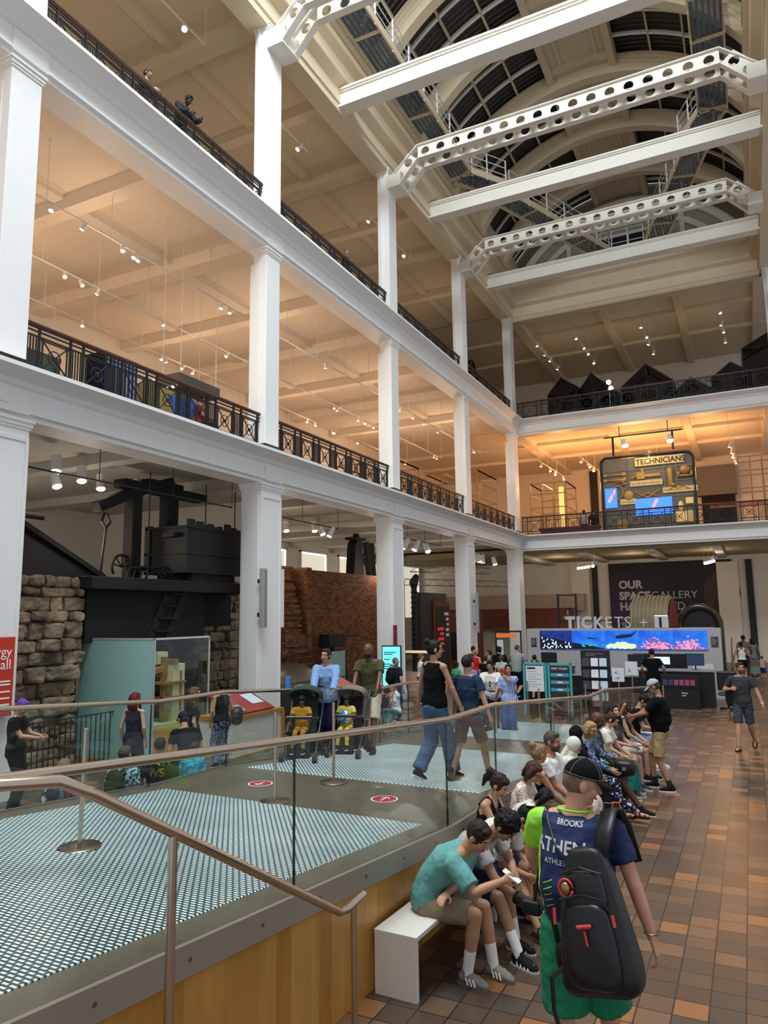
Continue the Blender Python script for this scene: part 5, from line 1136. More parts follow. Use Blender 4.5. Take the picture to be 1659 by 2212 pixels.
r=thing('office_chair','black office chair beside the right ticket counter','chair',(-.75,23.6,0)); MB().box(-.26,.26,-.05,.03,.55,1.1).build('backrest',BLACK,r,bevel=.06); MB().box(-.25,.25,-.25,.25,.42,.5).build('seat',BLACK,r,bevel=.05); MB().tube([(0,0,.05),(0,0,.45)],.03).build('stem',DARKM,r); m=MB(); [m._bar(V((0,0,.06)),V((.28*math.cos(a),.28*math.sin(a),.04)),.04,.03) for a in np.linspace(0,5.03,5)]; m.build('foot',DARKM,r)
r=thing('glass_gate','low dark sloping screen right of the ticket wall','screen panel',(-.65,27.5,0)); MB().add([(0,-1,0),(0,1.2,0),(0,1.2,1.9),(0,-1,1.0)],[(0,1,2,3)]).build('panel',M('smoke','2c2826',.3),r,fix=False).modifiers.new('t','SOLIDIFY').thickness=.03; MB().tube([(0,-1,1.0),(0,1.2,1.9)],.02).build('rail',DSTEEL,r)
r=thing('entrance_kiosk','tall framed totem with an orange band left of the ticket wall','totem',(-8.2,26.9,0)); MB().box(-.5,-.46,-.03,.03,0,2.2).box(.46,.5,-.03,.03,0,2.2).box(-.5,.5,-.03,.03,2.14,2.2).build('frame',BLACK,r); MB().box(-.46,.3,-.04,-.02,1.95,2.1).build('orange_band',M('orange','d9682c',.5,emit=.4),r); MB().box(-.44,-.2,-.03,-.01,1.0,1.85).build('white_sheets',M('paper_white','cfcfd2',.5,var=0),r); MB().box(-.46,.46,0,.01,0,2.14).build('glass',CASEGLASS,r)
# wall banner
NV=nodes('banner_night'); m_,t,b=NV; b.inputs['Roughness'].default_value=.6; tc=nd(t,'ShaderNodeTexCoord'); gr=nd(t,'ShaderNodeTexGradient',gradient_type='SPHERICAL'); mp=nd(t,'ShaderNodeMapping'); mp.inputs['Location'].default_value=(1.15,0,.2); mp.inputs['Scale'].default_value=(.45,.45,.3); lk(t,tc.outputs['Object'],mp.inputs[0]); lk(t,mp.outputs[0],gr.inputs[0]); rp=nd(t,'ShaderNodeValToRGB'); rp.color_ramp.elements[0].color=(*lin('131118'),1); rp.color_ramp.elements[1].color=(*lin('4a2c5c'),1); lk(t,gr.outputs[0],rp.inputs[0]); lk(t,rp.outputs[0],b.inputs['Base Color'])
r=thing('gallery_banner','huge dark banner reading OUR SPACE GALLERY HAS MOVED on the end wall','banner',(-4.1,YW-.12,2.9)); MB().box(-3.4,3.35,-.03,0,-2.9,2.85).build('sheet',m_,r)
def bt(s_,sz,x,z,bold=0,c=None): text('lettering',s_,sz,(x-.15,-.035,z+.08),(PI/2,0,0),c or M('banner_grey','c8c6c8',.6,var=0),r,.001,bold=bold)
for s_,z,b_ in (('OUR',1.28,.025),('SPACE',.62,.025),('HAS',-.02,.025)): bt(s_,.62,-2.7,z,b_)
bt('GALLERY',.62,-.9,.62,-.004); bt('MOVED',.62,-1.2,-.02,-.004)
for k,s_ in enumerate(('DISCOVER','STORIES','THE BA')): bt(s_,.27,-2.65,-.62-k*.3,.006)
bt('E',.27,.95,-.62,.006); bt('AT',.27,1.0,-.92,.006)
for k,s_ in enumerate(('THIS GALLERY','IS NOW CLOSED')): bt(s_,.2,2.1,-1.35-k*.22,.006)
m=MB(); [m.box(2.1,3.1-.2*(k%3),-.035,-.03,-1.75-k*.12,-1.71-k*.12) for k in range(6)]; m.build('print_lines',M('ink_grey','77777a',.6,var=0),r)
CP=M('capsule_picture','3e2c27',.6,var=.4,scale=3); m=MB(); m.ell((2.75,-.04,.95),(.95,.006,1.25),seg=28,rings=16); m.build('picture_capsule',CP,r); m=MB(); m.tube([(2.9+.35*math.cos(a),-.05,.7+.4*math.sin(a)) for a in np.linspace(.6,5.6,14)],.05,6); m.cap((2.2,-.05,.5),(2.2,-.05,.25),.05,.11); m.build('picture_details',M('capsule_pale','5d463d',.6),r)
for x,l in ((-8.35,'dark vertical strip on the end wall left of the banner'),(.1,'dark vertical strip on the end wall right of the banner')):
    r=thing('wall_strip',l,'wall strip',(x,YW-.08,2.8),group='dark wall strips'); MB().box(-.17,.17,-.05,0,-2.8,2.9).build('strip',M('strip_dark','1d1a1b',.6),r)
# space objects behind the wall
r=thing('ribbed_arch','large ribbed tan arch with a red inside, behind the TICKETS sign','exhibit',(-3.85,34.5,0)); m=MB()
for k in range(9):
    y0=-.78+k*.175
    for (ri,ro,a,b_) in ((1.0,1.12,0,.19),(1.12,1.17,.03,.12)):
        vs=[];fs=[];n=20
        for i in range(n+1):
            t=PI*i/n
            for rr_,yy in ((ri,a),(ro,a),(ro,b_),(ri,b_)): vs.append((y0+yy-0,rr_*math.cos(t)*.8,2.15+rr_*math.sin(t)*1.2))
        for i in range(n):
            for q in range(4): p=i*4+q; w_=i*4+(q+1)%4; fs.append((p,w_,w_+4,p+4))
        m.add(vs,fs)
RT=Matrix.Rotation(R(-9),4,'Z'); m.v=[tuple(RT@V(p)) for p in m.v]; m.build('ribbed_shell',M('ribbed_tan','8c7f64',.5,.2),r); m=MB(); m.box(.82,.85,-.98,.98,0,2.2)
vs=[(.85,.85*math.cos(t),2.15+1.22*math.sin(t)) for t in np.linspace(0,PI,20)]; m.add(vs,[tuple(range(20))]); m.v=[tuple(RT@V(p)) for p in m.v]; m.build('red_inside',M('arch_red','7d1f1c',.6),r,fix=False)
m=MB().box(-.8,.8,-.9,-.8,0,2.2).box(-.8,.8,.8,.9,0,2.2); m.v=[tuple(RT@V(p)) for p in m.v]; m.build('legs',M('ribbed_tan','8c7f64',.5,.2),r)
r=thing('bronze_arch','dark glossy metal arch to the right of the ribbed arch','exhibit',(-2.1,36.3,0)); MB().tube([(-.85,0,0),(-.85,0,2.2)]+[(-.85*math.cos(t),0,2.2+.85*math.sin(t)) for t in np.linspace(.2,PI-.2,9)]+[(.85,0,2.2),(.85,0,0)],.15,14).build('arch',M('bronze_dark','4d463a',.2,.8),r,smooth=True); MB().box(-.7,.7,.1,.15,0,2.8).build('dark_inside',BLACK,r); MB().box(-.9,.6,-1.2,-.6,2.0,2.12).build('white_tray',M('paper_white','cfcfd2',.5,var=0),r)
r=thing('test_rig','tall black iron frame with small wheels left of the TICKETS letters','exhibit',(-7.4,33.5,0)); MB().box(-.45,-.37,-.05,.05,0,3.7).box(.35,.43,-.05,.05,0,3.7).box(-.45,.43,-.03,.03,3.6,3.66).box(-.4,.4,-.03,.03,3.0,3.05).box(-.6,2.6,-.03,.03,2.45,2.49).build('frame',IRON,r); m=MB().ell((0,0,2.75),(.06,.06,.2)); m.tube([(-.2,0,2.7),(.2,0,2.7)],.02); m.ell((-.2,0,2.6),.07); m.ell((.2,0,2.6),.07); m.tube([(0,0,2.2),(0,0,3.0)],.02); m.build('fittings',DSTEEL,r,smooth=True)
# ---------------- first floor, far side: TECHNICIANS wall
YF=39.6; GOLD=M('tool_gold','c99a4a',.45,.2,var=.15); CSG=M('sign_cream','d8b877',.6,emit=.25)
r=thing('technicians_display','large rounded metal frame reading TECHNICIANS, hung with golden tools and screens','display frame',(-4.3,YF,Z1)); 
F=[(-2.3,0),(-2.3,3.75)]+[(-2.0-.3*math.cos(t),3.75+.3*math.sin(t)) for t in (.5,1.0)]+[(-2.0,4.05),(1.95,4.0)]+[(1.95+.3*math.sin(t),3.7+.3*math.cos(t)) for t in (.5,1.0)]+[(2.28,3.7),(2.28,0)]
MB().tube([(x,0,z) for x,z in F],.07,10).build('frame',M('frame_dark','3b3a3a',.25,.7),r,smooth=True)
MB().box(-2.25,2.25,.06,.1,0,3.95).build('back_panel',M('tech_back','7d7365',.6),r)
m=MB(); [m.box(-2.25,2.25,-.01,.01,z-.012,z+.012) for z in (3.3,2.55,1.75)]; [m.box(x-.012,x+.012,-.01,.01,0,3.9) for x in (-.9,.85,1.45)]; m.build('inner_bars',DSTEEL,r)
MB().box(-.55,1.85,-.06,-.03,3.45,3.88).build('title_board',CSG,r); text('lettering','TECHNICIANS',.4,(-.5,-.065,3.53),(PI/2,0,0),BLACK,r,.004,bold=.008,sx=.93)
for s_,x,z,w_ in (('Our skills make a difference',-.85,2.42,1.6),('We are hands-on problem-solvers',.75,1.95,1.65),('You can join us',-1.4,1.5,.8)): MB().box(x,x+w_,-.05,-.03,z-.02,z+.27).build('text_board',CSG,r); text('lettering',s_,.125,(x+.06,-.055,z+.07),(PI/2,0,0),BLACK,r,.001)
t_=MB()
for z in (3.1,2.82):
    t_.box(-2.05,-1.2,-.05,-.02,z-.04,z+.04); t_.ell((-1.15,-.035,z),(.13,.03,.11)); t_.ell((-2.1,-.035,z),(.1,.03,.09))
t_.build('spanners',GOLD,r,smooth=2)
m=MB().box(-.5,-.1,-.1,-.02,2.75,3.1).box(-.1,.65,-.05,-.03,2.85,3.0).box(-.25,-.15,-.1,-.03,3.1,3.3); m.tube([(-.5,-.05,2.95),(-.75,-.05,2.85),(-.65,-.05,2.75)],.03); m.build('chainsaw',GOLD,r,bevel=.02)
m=MB().cap((1.15,-.08,3.1),(1.15,-.08,2.4),.14,.12); m.cap((1.15,-.08,2.35),(1.32,-.12,2.3),.11,.08); m.build('boot',GOLD,r,smooth=2)
m=MB().ell((1.95-.1,-.1,3.05),(.25,.2,.22)); m.box(1.5,2.2,-.14,-.04,2.7,2.8).ell((1.55,-.1,2.85),(.08,.1,.14)).ell((2.15,-.1,2.85),(.08,.1,.14)); m.build('helmet',GOLD,r,smooth=2)
m=MB().tube([(1.1-.1,-.04,2.3),(1.5,-.04,2.12),(2.0,-.04,2.3)],.03).tube([(1.1-.1,-.04,2.08),(1.5,-.04,2.25),(2.0,-.04,2.08)],.03); m.tube([(-.6,-.04,2.1),(0,-.04,1.75),(.6,-.04,2.15)],.035).tube([(-.6,-.04,1.75),(0,-.04,2.0),(.55,-.04,1.75)],.035); m.ell((-.95,-.06,1.95),(.25,.05,.25)); m.tube([(-1.5+.28*math.cos(a),-.04,2.15+.35*math.sin(a)) for a in np.linspace(0,6.28,13)[:-1]],.03,closed=True); m.tube([(-1.6,-.04,2.62),(-1.3,-.04,2.75),(-1.1,-.04,2.6),(-1.35,-.04,2.5)],.03); m.build('pliers_and_rings',GOLD,r,smooth=2)
BLS=emis('tech_screen','3c78f0',1.6)
for x0,x1,z0,z1 in ((-2.15,-1.55,1.35,2.4),(-.65,1.15,.85,1.72)): MB().box(x0,x1,-.06,-.03,z0,z1).build('video_panel',BLS,r); MB().cbox(((x0+x1)/2+.05,-.065,(z0+z1)/2+.1),(.16,.005,(z1-z0)*.7),ry=.5).build('video_hand',emis('tech_hand','c99ad8',1),r)
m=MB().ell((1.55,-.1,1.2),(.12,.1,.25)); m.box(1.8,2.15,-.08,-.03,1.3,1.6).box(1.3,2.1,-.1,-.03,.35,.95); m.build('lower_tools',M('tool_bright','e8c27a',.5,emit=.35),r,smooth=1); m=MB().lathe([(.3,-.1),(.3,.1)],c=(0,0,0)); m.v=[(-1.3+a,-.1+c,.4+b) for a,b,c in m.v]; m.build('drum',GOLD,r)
light('POINT',(-4.3,YF-1.0,Z1+4.2),60,(1,.7,.35),.1,name='track_lamp')
r=thing('hanging_lamp_bar','dark bar with bright lamps hung above the TECHNICIANS frame','lamp bar',(-4.3,YF-.4,12.0)); MB().box(-2.0,1.9,-.04,.04,0,.06).build('bar',DARKM,r); MB().box(-1.6,-1.5,-.03,.03,-1.0,0).box(1.35,1.45,-.03,.03,-.95,0).tube([(-1.2,0,0),(-1.2,0,.95)],.02).tube([(1.2,0,0),(1.2,0,.95)],.02).build('hangers',DARKM,r); m=MB();e_=MB()
for x in (-1.0,-.9,1.2,1.3): spothead(m,e_,(x,-.1,-.2),(.3,-.6,-1),2.4)
m.build('lamp_heads',LW,r); e_.build('lenses',BULB,r)
# frames of thin wood on the first floor
FW_=M('thin_oak','a2763c',.5)
def cage(x0,x1,y0,y1,h,label,nx=3,ny=2,z=Z1):
    r=thing('wooden_frame',label,'frame',((x0+x1)/2,(y0+y1)/2,z),group='open wooden frames'); m=MB(); a=(x1-x0)/2;b=(y1-y0)/2
    for i in range(nx+1):
        x=-a+2*a*i/nx
        for y in (-b,b): m.box(x-.025,x+.025,y-.025,y+.025,0,h)
    for zz in (h,h*.55,h*.8): 
        for y in (-b,b): m.box(-a,a,y-.02,y+.02,zz-.025,zz+.025)
        for x in (-a,a): m.box(x-.02,x+.02,-b,b,zz-.025,zz+.025)
    for i in range(nx+1): x=-a+2*a*i/nx; m.box(x-.02,x+.02,-b,b,h-.025,h+.025)
    m.build('bars',FW_,r)
cage(-14.2,-11.5,33.5,36.6,2.9,'thin oak open frame on the first floor seen between the last left columns'); cage(-16.5,-13.5,28.5,31,2.7,'thin oak open frame on the first floor beyond the third column'); cage(-10.6,-8.6,40.0,42.6,3.1,'thin oak open frame on the first floor right of the corner column')
cage(.0,2.2,40.5,42,3.6,'orange brown ladder-like frame at the right end of the far first floor',nx=4)
r=thing('panel_rail','orange horizontal rail beside the right end frame','rail',(-.3,41.5,Z1+1.25)); MB().box(-1.2,1.5,-.03,.03,-.05,.05).box(-1.2,1.5,-.03,.03,.12,.18).build('rail',M('rail_orange','c9692c',.5),r); MB().tube([(-1.15,0,-1.25),(-1.15,0,0)],.02).tube([(1.45,0,-1.25),(1.45,0,0)],.02).build('legs',DARKM,r)
MB_=MB().box(-2.3,-.3,51.6,52.02,Z1,Z1+3.3); struct(MB_,'door_1',M('doorway_dark','161413',.8),'dark doorway at the back of the far first floor','door'); struct(MB().box(-2.6,-.2,50.9,51.6,Z1+3.3,Z1+5.2),'trim_42',M('grey_soffit','77736d',.8),'grey panel above the dark doorway','wall panel')
r=thing('wall_strip','dark vertical strip on the end wall of the far first floor','wall strip',(-9.2,51.9,Z1+2.9),group='dark wall strips'); MB().box(-.27,.27,-.05,0,-2.9,2.9).build('strip',M('strip_dark','1d1a1b',.6),r)
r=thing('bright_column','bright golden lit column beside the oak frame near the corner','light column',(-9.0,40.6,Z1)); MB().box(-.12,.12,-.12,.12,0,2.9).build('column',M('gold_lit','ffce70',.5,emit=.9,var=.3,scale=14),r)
# left first floor exhibits behind the railing
r=thing('tall_cabinet','dark olive cabinet with glass front behind the left first floor railing','cabinet',(-12.9,9.2,Z1)); MB().box(-.4,.4,-.9,.9,0,1.25).build('cabinet',M('olive','40391f',.5),r); MB().box(.41,.42,-.8,.8,.1,1.15).build('glass_front',CASEGLASS,r)
r=thing('tall_cabinet','bronze yellow case with a blue triangle behind the left first floor railing','cabinet',(-12.2,13.0,Z1)); MB().box(-.4,.4,-1.1,1.0,0,1.2).build('case',M('ochre_case','8a7438',.4),r); MB().add([(.42,-.5,1.05),(.42,.6,1.1),(.42,0,.2)],[(0,1,2)]).build('blue_triangle',M('tri_blue','3157a8',.5),r,fix=False)
r=thing('books_cabinet','dark blue striped display block behind the left first floor railing','cabinet',(-12.0,11.0,Z1)); MB().box(-.3,.3,-.45,.45,0,1.45).build('block',patt('blue_strips',[(0,'1b2440'),(.4,'32466e'),(.6,'0f1320'),(.8,'8a8f98')],3,'Y'),r)
r=thing('ceiling_hood','grey rectangular ceiling hood on the first floor left of the engine column','hood',(-12.9,14.6,8.75)); MB().box(-.5,.3,-.85,.75,0,.3).build('hood',M('hood_grey','4f4b42',.6),r); m=MB(); [m.ell((x,-.75,-.03),.035) for x in (-.4,-.2,0,.2)]; m.build('bulbs',BULB,r); m=MB(); [m.tube([(a,b_,.3),(a,b_,4.2)],.01) for a in (-.4,.2) for b_ in (-.7,.7)]; m.build('cords',LW,r)
# upper floor, far side: black mesh houses
BX=glassmat('black_mesh',(.3,.29,.28),.0); BXF=M('mesh_frame','121213',.5)
def house(x,w,h0,h1,d,label,y=39.6,rz=0,z=Z2,pk=.5):
    r=thing('mesh_house',label,'house frame',(x,y,z),R(rz),'black mesh houses'); P_=[(-w/2,0),(w/2,0),(w/2,h0),(-w/2+w*pk,h1),(-w/2,h0)]
    n=5; vs=[(a,0,b_) for a,b_ in P_]+[(a,d,b_) for a,b_ in P_]; MB().add(vs,[(0,1,2,3,4),(9,8,7,6,5),(1,6,7,2),(2,7,8,3),(3,8,9,4),(4,9,5,0)]).build('mesh_skin',BX,r)
    m=MB()
    for yy in (0,d):
        for i in range(n): m._bar(V((P_[i][0],yy,P_[i][1])),V((P_[(i+1)%n][0],yy,P_[(i+1)%n][1])),.05)
    for a,b_ in P_[2:]: m._bar(V((a,0,b_)),V((a,d,b_)),.05)
    m._bar(V((-w/2,0,h0)),V((w/2,0,h0)),.03); m._bar(V((-w/2+w*pk,0,0)),V((-w/2+w*pk,0,h1)),.03); m.build('frame',BXF,r)
house(-8.6,1.7,1.9,2.75,2.2,'black mesh house leftmost on the far upper floor',y=40.2,rz=-12); house(-7.0,1.7,1.9,2.9,2.2,'black mesh house second from the left on the far upper floor',y=40.6,rz=-10)
house(-5.9,2.2,1.0,1.7,1.6,'low black mesh house behind the bright lamp on the far upper floor',y=40.4); house(-4.0,2.6,1.5,2.6,1.8,'wide black mesh house in the middle of the far upper floor'); house(-1.85,2.4,.6,1.5,1.5,'lowest black mesh house right of the middle one'); house(.05,1.9,1.3,2.0,1.5,'black mesh house second from the right on the far upper floor'); house(1.35,1.5,2.6,3.3,2.0,'tallest black mesh house at the right end of the far upper floor',pk=.9)
house(-11.9,1.5,1.9,2.6,2.4,'black mesh house behind the last left upper railing',y=34.6,rz=90)
MB_=thing('lit_blue_panel','glowing blue and white panel inside the left mesh houses','panel',(-8.3,41.9,Z2)); MB().box(-.9,.6,0,.04,.1,1.3).build('blue',emis('panel_glow','3f8fd0',.5),MB_); MB().box(.9,1.9,-.4,-.36,.1,.9).build('white_glow',emis('warm_glow','ffd49a',1.6),MB_)
r=thing('bright_lamp','very bright twin lamp above the railing on the far upper floor','lamp',(-5.9,39.4,Z2+1.9)); m=MB();e_=MB(); spothead(m,e_,(0,0,.1),(.1,-1,-.3),2.5); spothead(m,e_,(.1,0,-.25),(.1,-1,-.3),2.5); m.tube([(0,.05,.1),(0,.05,-1.9)],.02); m.build('lamp_body',LW,r); e_.build('lens',emis('lamp_hot','ffe9c4',30),r)
for x,l in ((-3.4,'left'),(-1.0,'middle'),(.6,'right')):
    pass
def RB(d,n=3.2):
    m=MB(); rbox(m,(0,0,0),d,n); return m
# ================================================================ the people
def sitter(label,y,x=.24,turn=0,seatx=.45,**k):
    p=FR@V((x,y-6.81,0)); k.setdefault('sit',.45); kk=dict(feet=((-.11,.42,.075),(.11,.40,.075)),hands=((-.13,.36,.62),(.13,.36,.62)),det=1); kk.update(k)
    return person(label,(p.x,p.y,0),-92.6+turn,**kk)
GB='people seated on the benches'
for (a,b,l) in ((-1.56,.1,'white bench nearest the camera, its open end showing beside the oak side'),(.2,2.3,'white bench under the woman in the leopard print blouse'),(2.4,4.5,'white bench under the man in the white shirt'),(4.6,6.7,'white bench under the woman in the teal skirt'),(6.8,8.9,'white bench farthest down the ramp, under the man in black')): bench(a,b,l)
SH2='2a2422'
teal=sitter('young man in teal shirt and khaki shorts bent over his phone on the nearest bench',5.80,h=1.78,lean=47,det=2,sk='b98a6a',hair=('short','2c1d13'),head=(-12,8),hands=((.14,.22,.64),(.06,.66,.78)),poles=((-1,-.2,-.6),(.9,-.1,-.8)),feet=((-.1,.5,.075),(.1,.36,.075)),top=('loose',patt('teal_check',[(0,'6aa39c'),(.93,'5b958f')],30,'Z')),bot=('shorts','8f8068'),shoes=('sneaker','857d73','6f665c','stripes'),socks=('e6e2dc',.42),toes=(-12,-8))
phone(teal,1,'small white phone in the hands of the man in the teal shirt','eeeeee')
cur=sitter('young man in grey shirt with dark curly hair, leaning over his knees',6.3,h=1.8,lean=50,det=2,sk='a87c5e',hair=('curly','1c1310'),head=(-8,22),hands=((-.06,.55,.55),(.08,.6,.5)),poles=((-1,0,-.5),(1,0,-.5)),feet=((-.12,.5,.075),(.14,.62,.075)),top=('tee','a8a4a0'),bot=('shorts','20263a'),shoes=('sneaker','1e1a1c','d8d2c8','lines'),socks=('e6e2dc',.45),glasses=1,toes=(-10,-20))
wt=sitter('person in loose white shirt and blue shorts bent forward, flip-flops on the floor',6.85,h=1.7,lean=55,sk='b08566',hair=('short','0f0d0e'),head=(-5,20),hands=((-.1,.5,.5),(.12,.52,.5)),feet=((-.16,.42,.075),(.2,.62,.12)),top=('loose','d9d6d0'),bot=('shorts','26345c'),shoes=('sandal','30222a'),toes=(10,-25))
pn=sitter('young woman in black strappy top with a brown ponytail and earphones',7.2,x=.16,h=1.64,lean=14,fem=1,sk='b98a6c',hair=('pony','2e1d15'),head=(-5,30),top=('tank','1d1318'),bot=('minishorts','22222a'),hands=((-.1,.4,.62),(.1,.4,.62)))
m=MB().tube([pn['hc']+pn['HM']@V((.078,0,-.01)),pn['hc']+pn['HM']@V((.07,.06,-.12)),pn['chest']+pn['fwd']*.12],.002,5).build('earphone_wire',WS,pn['root'])
ch=sitter('child with black hair bent forward beyond the person with the flower clip',7.8,h=1.42,lean=48,sk='b08566',hair=('bob','0f0d0e'),head=(0,20),top=('tee','cfccc6'),bot=('shorts','222228'),hands=((-.1,.4,.5),(.1,.4,.5)))
fl=thing('hair_flower','cream flower hair clip on the black hair of the bent person in white','hair clip',wpos(wt,wt['hc']+wt['HM']@V((.02,-.06,.125)))); m=MB(); [m.ell((.022*math.cos(a),.022*math.sin(a),0),(.02,.02,.008)) for a in np.linspace(0,5.03,5)]; m.build('petals',M('flower_cream','f1e6b8',.6),fl,smooth=2)
LEO=patt('leopard',[(0,'2c1a18'),(.22,'e9d3c2'),(.34,'3a2220'),(.44,'e9d3c2')],55,'VORONOI')
sitter('woman in leopard print blouse with a brown bob and glasses, looking down',8.0,h=1.62,lean=16,fem=1,sk='c39a80',hair=('bob','4a2b1c'),head=(-8,28),top=('long',LEO),bot=('pants','2a2a30'),glasses=1)
sitter('woman in black sleeveless top with a curly blonde bun, turned away',8.6,h=1.68,lean=6,turn=38,fem=1,sk='c08c6c',hair=('bun','8e7350'),head=(10,4),top=('tank','131316'),bot=('pants','2b2b33'))
sitter('man in white T-shirt with greying hair and beard, sitting upright',9.2,h=1.8,lean=4,turn=-5,sk='b47a62',hair=('short','4e463f'),beard='4e403a',head=(-5,3),top=('tee','e4e0da'),bot=('shorts','8b8270'),fat=1.1,hands=((-.08,.3,.62),(.1,.33,.62)))
hj=sitter('woman in a white headscarf and cream coat looking at a pink phone',9.75,h=1.58,lean=14,fem=1,sk='b08a70',hair=('hijab','dcd8ca'),head=(-6,30),top=('long','ddd6bd'),bot=('skirt','d0c8ae'),hands=((-.06,.33,.86),(.06,.33,.86)))
phone(hj,1,'pink phone held by the woman in the white headscarf','e79ab0')
sitter('person in a black headscarf turned towards the glass behind the white headscarf',10.3,h=1.62,lean=8,turn=50,fem=1,sk='b08a70',hair=('hijab','151316'),head=(30,10),top=('long','1c1a1e'),bot=('skirt','1c1a1e'))
FLO=patt('floral_navy',[(0,'20223c'),(.5,'20223c'),(.58,'c9c8d2')],26,'NOISE'); OW=patt('flower_top',[(0,'1f2a44'),(.45,'7683a0')],40,'VORONOI')
bl=sitter('woman with short blonde hair and glasses, patterned navy and white trousers, sandals',10.85,h=1.66,lean=12,fem=1,sk='bd8f73',hair=('bob','a5845a'),head=(-30,8),top=('long',OW),bot=('pants',FLO),shoes=('sandal','1d1a1a'),glasses=1,hands=((-.1,.45,.8),(.14,.42,.66)),feet=((-.1,.5,.075),(.1,.78,.12)))
bd=sitter('bald man in dark grey T-shirt and black shorts with a black bag on his lap',11.3,h=1.82,lean=8,sk='5c3b2a',hair=('bald','120d0a'),head=(-12,14),top=('tee','4c4f52'),bot=('shorts','17181b'),shoes=('sneaker','1b1b1e','d8d4cc'),feet=((-.1,.45,.075),(.12,.7,.075)),hands=((-.1,.34,.66),(.12,.4,.6)))
bg=bag('shoulder_bag','black shoulder bag with a small white emblem on the lap of the bald man','bag',wpos(bd,(.1,.5,.62)),0,RB((.15,.12,.11)),BLACK,smooth=2); m=MB(); [m.tube([(-.02+.02*k,-.125,-.02),(-.01+.02*k,-.135,.03)],.004,5) for k in range(3)]; m.build('emblem',WS,bg)
TS='1d7468'
sitter('woman with auburn hair in a cream top and teal skirt, looking down',12.1,h=1.64,lean=12,fem=1,sk='c79d84',hair=('back','4b2a1c'),head=(-4,24),top=('tee','e6dccb'),bot=('skirt',TS),shoes=('sneaker','8d8176','d8d2c8'))
STR=patt('black_white_stripes',[(0,'19181b'),(.42,'e2dbd0'),(.68,'19181b')],9,'Z')
sm=sitter('smiling woman with long dark hair and a black and white striped top',12.7,h=1.68,lean=8,turn=-12,fem=1,sk='c99a80',hair=('long','1d1314'),head=(-22,-14),smile=1,top=('tee',STR),bot=('minishorts','b0a58e'),hands=((-.05,.36,.68),(.08,.36,.7)),shoes=('sneaker','40423f','dcd8d0','lines'))
phone(sm,1,'dark phone held by the smiling woman in stripes','1a1a1c')
sitter('woman with brown hair in white shorts beside the smiling woman, watch on her wrist',13.5,h=1.7,lean=10,fem=1,sk='c4967a',hair=('long','3c2a20'),head=(30,6),top=('vest','2a2a2e'),bot=('shorts','d8d2c6'),feet=((-.1,.45,.075),(.1,.42,.075)))
sitter('man in black T-shirt with black hair looking down, blue denim shorts',14.5,h=1.78,lean=18,sk='b38a6c',hair=('short','14100f'),head=(-5,26),top=('tee','121214'),bot=('shorts','6c86a6'),hands=((-.06,.45,.7),(.08,.45,.7)),shoes=('sneaker','dcdcdc'))
for p,l,c,sx in (((-1.98,11.55,.6),'pale yellow leaflet on the lap of the bald man','e8dc9a',1),((-1.95,11.0,.62),'yellow leaflet on the knee of the blonde woman','efe3a0',.8)):
    r=thing('leaflet',l,'leaflet',p,.5,'yellow leaflets'); MB().box(-.1*sx,.1*sx,-.07,.07,0,.006).build('paper',M('leaflet_'+c,c,.6),r)
o=bag('orange_bag','orange leather bag on the floor by the sandals','bag',(-1.75,10.2,.0),.3,MB().prism([(-.13,0),(.13,0),(.1,.27),(-.1,.25)],-.07,.07,'Y'),M('bag_orange','c9622a',.45),bevel=.02); MB().tube([(-.06,0,.24),(-.04,0,.36),(.04,0,.36),(.06,0,.24)],.01).build('handle',M('bag_orange','c9622a',.45),o)
bh=thing('handbag','dark brown handbag held low beside the blonde woman','bag',(-1.72,9.55,.34)); RB((.12,.07,.09)).build('body_of_bag',M('bag_brown','45221f',.3),bh,smooth=2); MB().tube([(-.08,0,.05),(-.05,0,.16),(.05,0,.16),(.08,0,.05)],.008).build('strap',M('bag_brown','45221f',.3),bh)
# standing man with grey cap
cm=person('stout man in grey cap, black T-shirt and khaki shorts standing and reading a box',(-1.45,12.85,0),92,h=1.74,fat=1.3,lean=-2,det=2,sk='a8765a',hair=('cap','a9abac','3d362f'),beard='8d7a70',head=(0,28),top=('loose','0e0e10'),bot=('shorts','a88f66'),shoes=('sneaker','16171a','d9d5cf'),socks=('2a2a2c',.25),hands=((-.12,.4,1.14),(.14,.42,1.07)),poles=((-.5,-1,-.6),(.5,-1,-.6)),toes=(8,-8),feet=((-.15,-.12,.075),(.1,.14,.075)),tucked=0)
b_=thing('book','brown card box held up by the man in the grey cap','box',wpos(cm,(-.02,.56,1.22))); b_.rotation_euler=(R(25),0,R(92)); MB().box(-.13,.13,-.02,.02,-.1,.1).build('box',M('card_brown','a9794c',.7,var=.1),b_,bevel=.004); MB().box(-.1,-.02,-.022,-.02,-.05,.08).build('window_print',M('print_dark','5a4a3a',.6),b_)
b_=thing('papers','small folded white and striped papers in the hand of the capped man','papers',wpos(cm,(.06,.6,1.05))); b_.rotation_euler=(R(60),0,R(92)); MB().box(-.07,.07,-.01,.01,-.13,.13).build('paper',patt('striped_paper',[(0,'e8e6e4'),(.5,'6a6a80')],12,'Z'),b_)
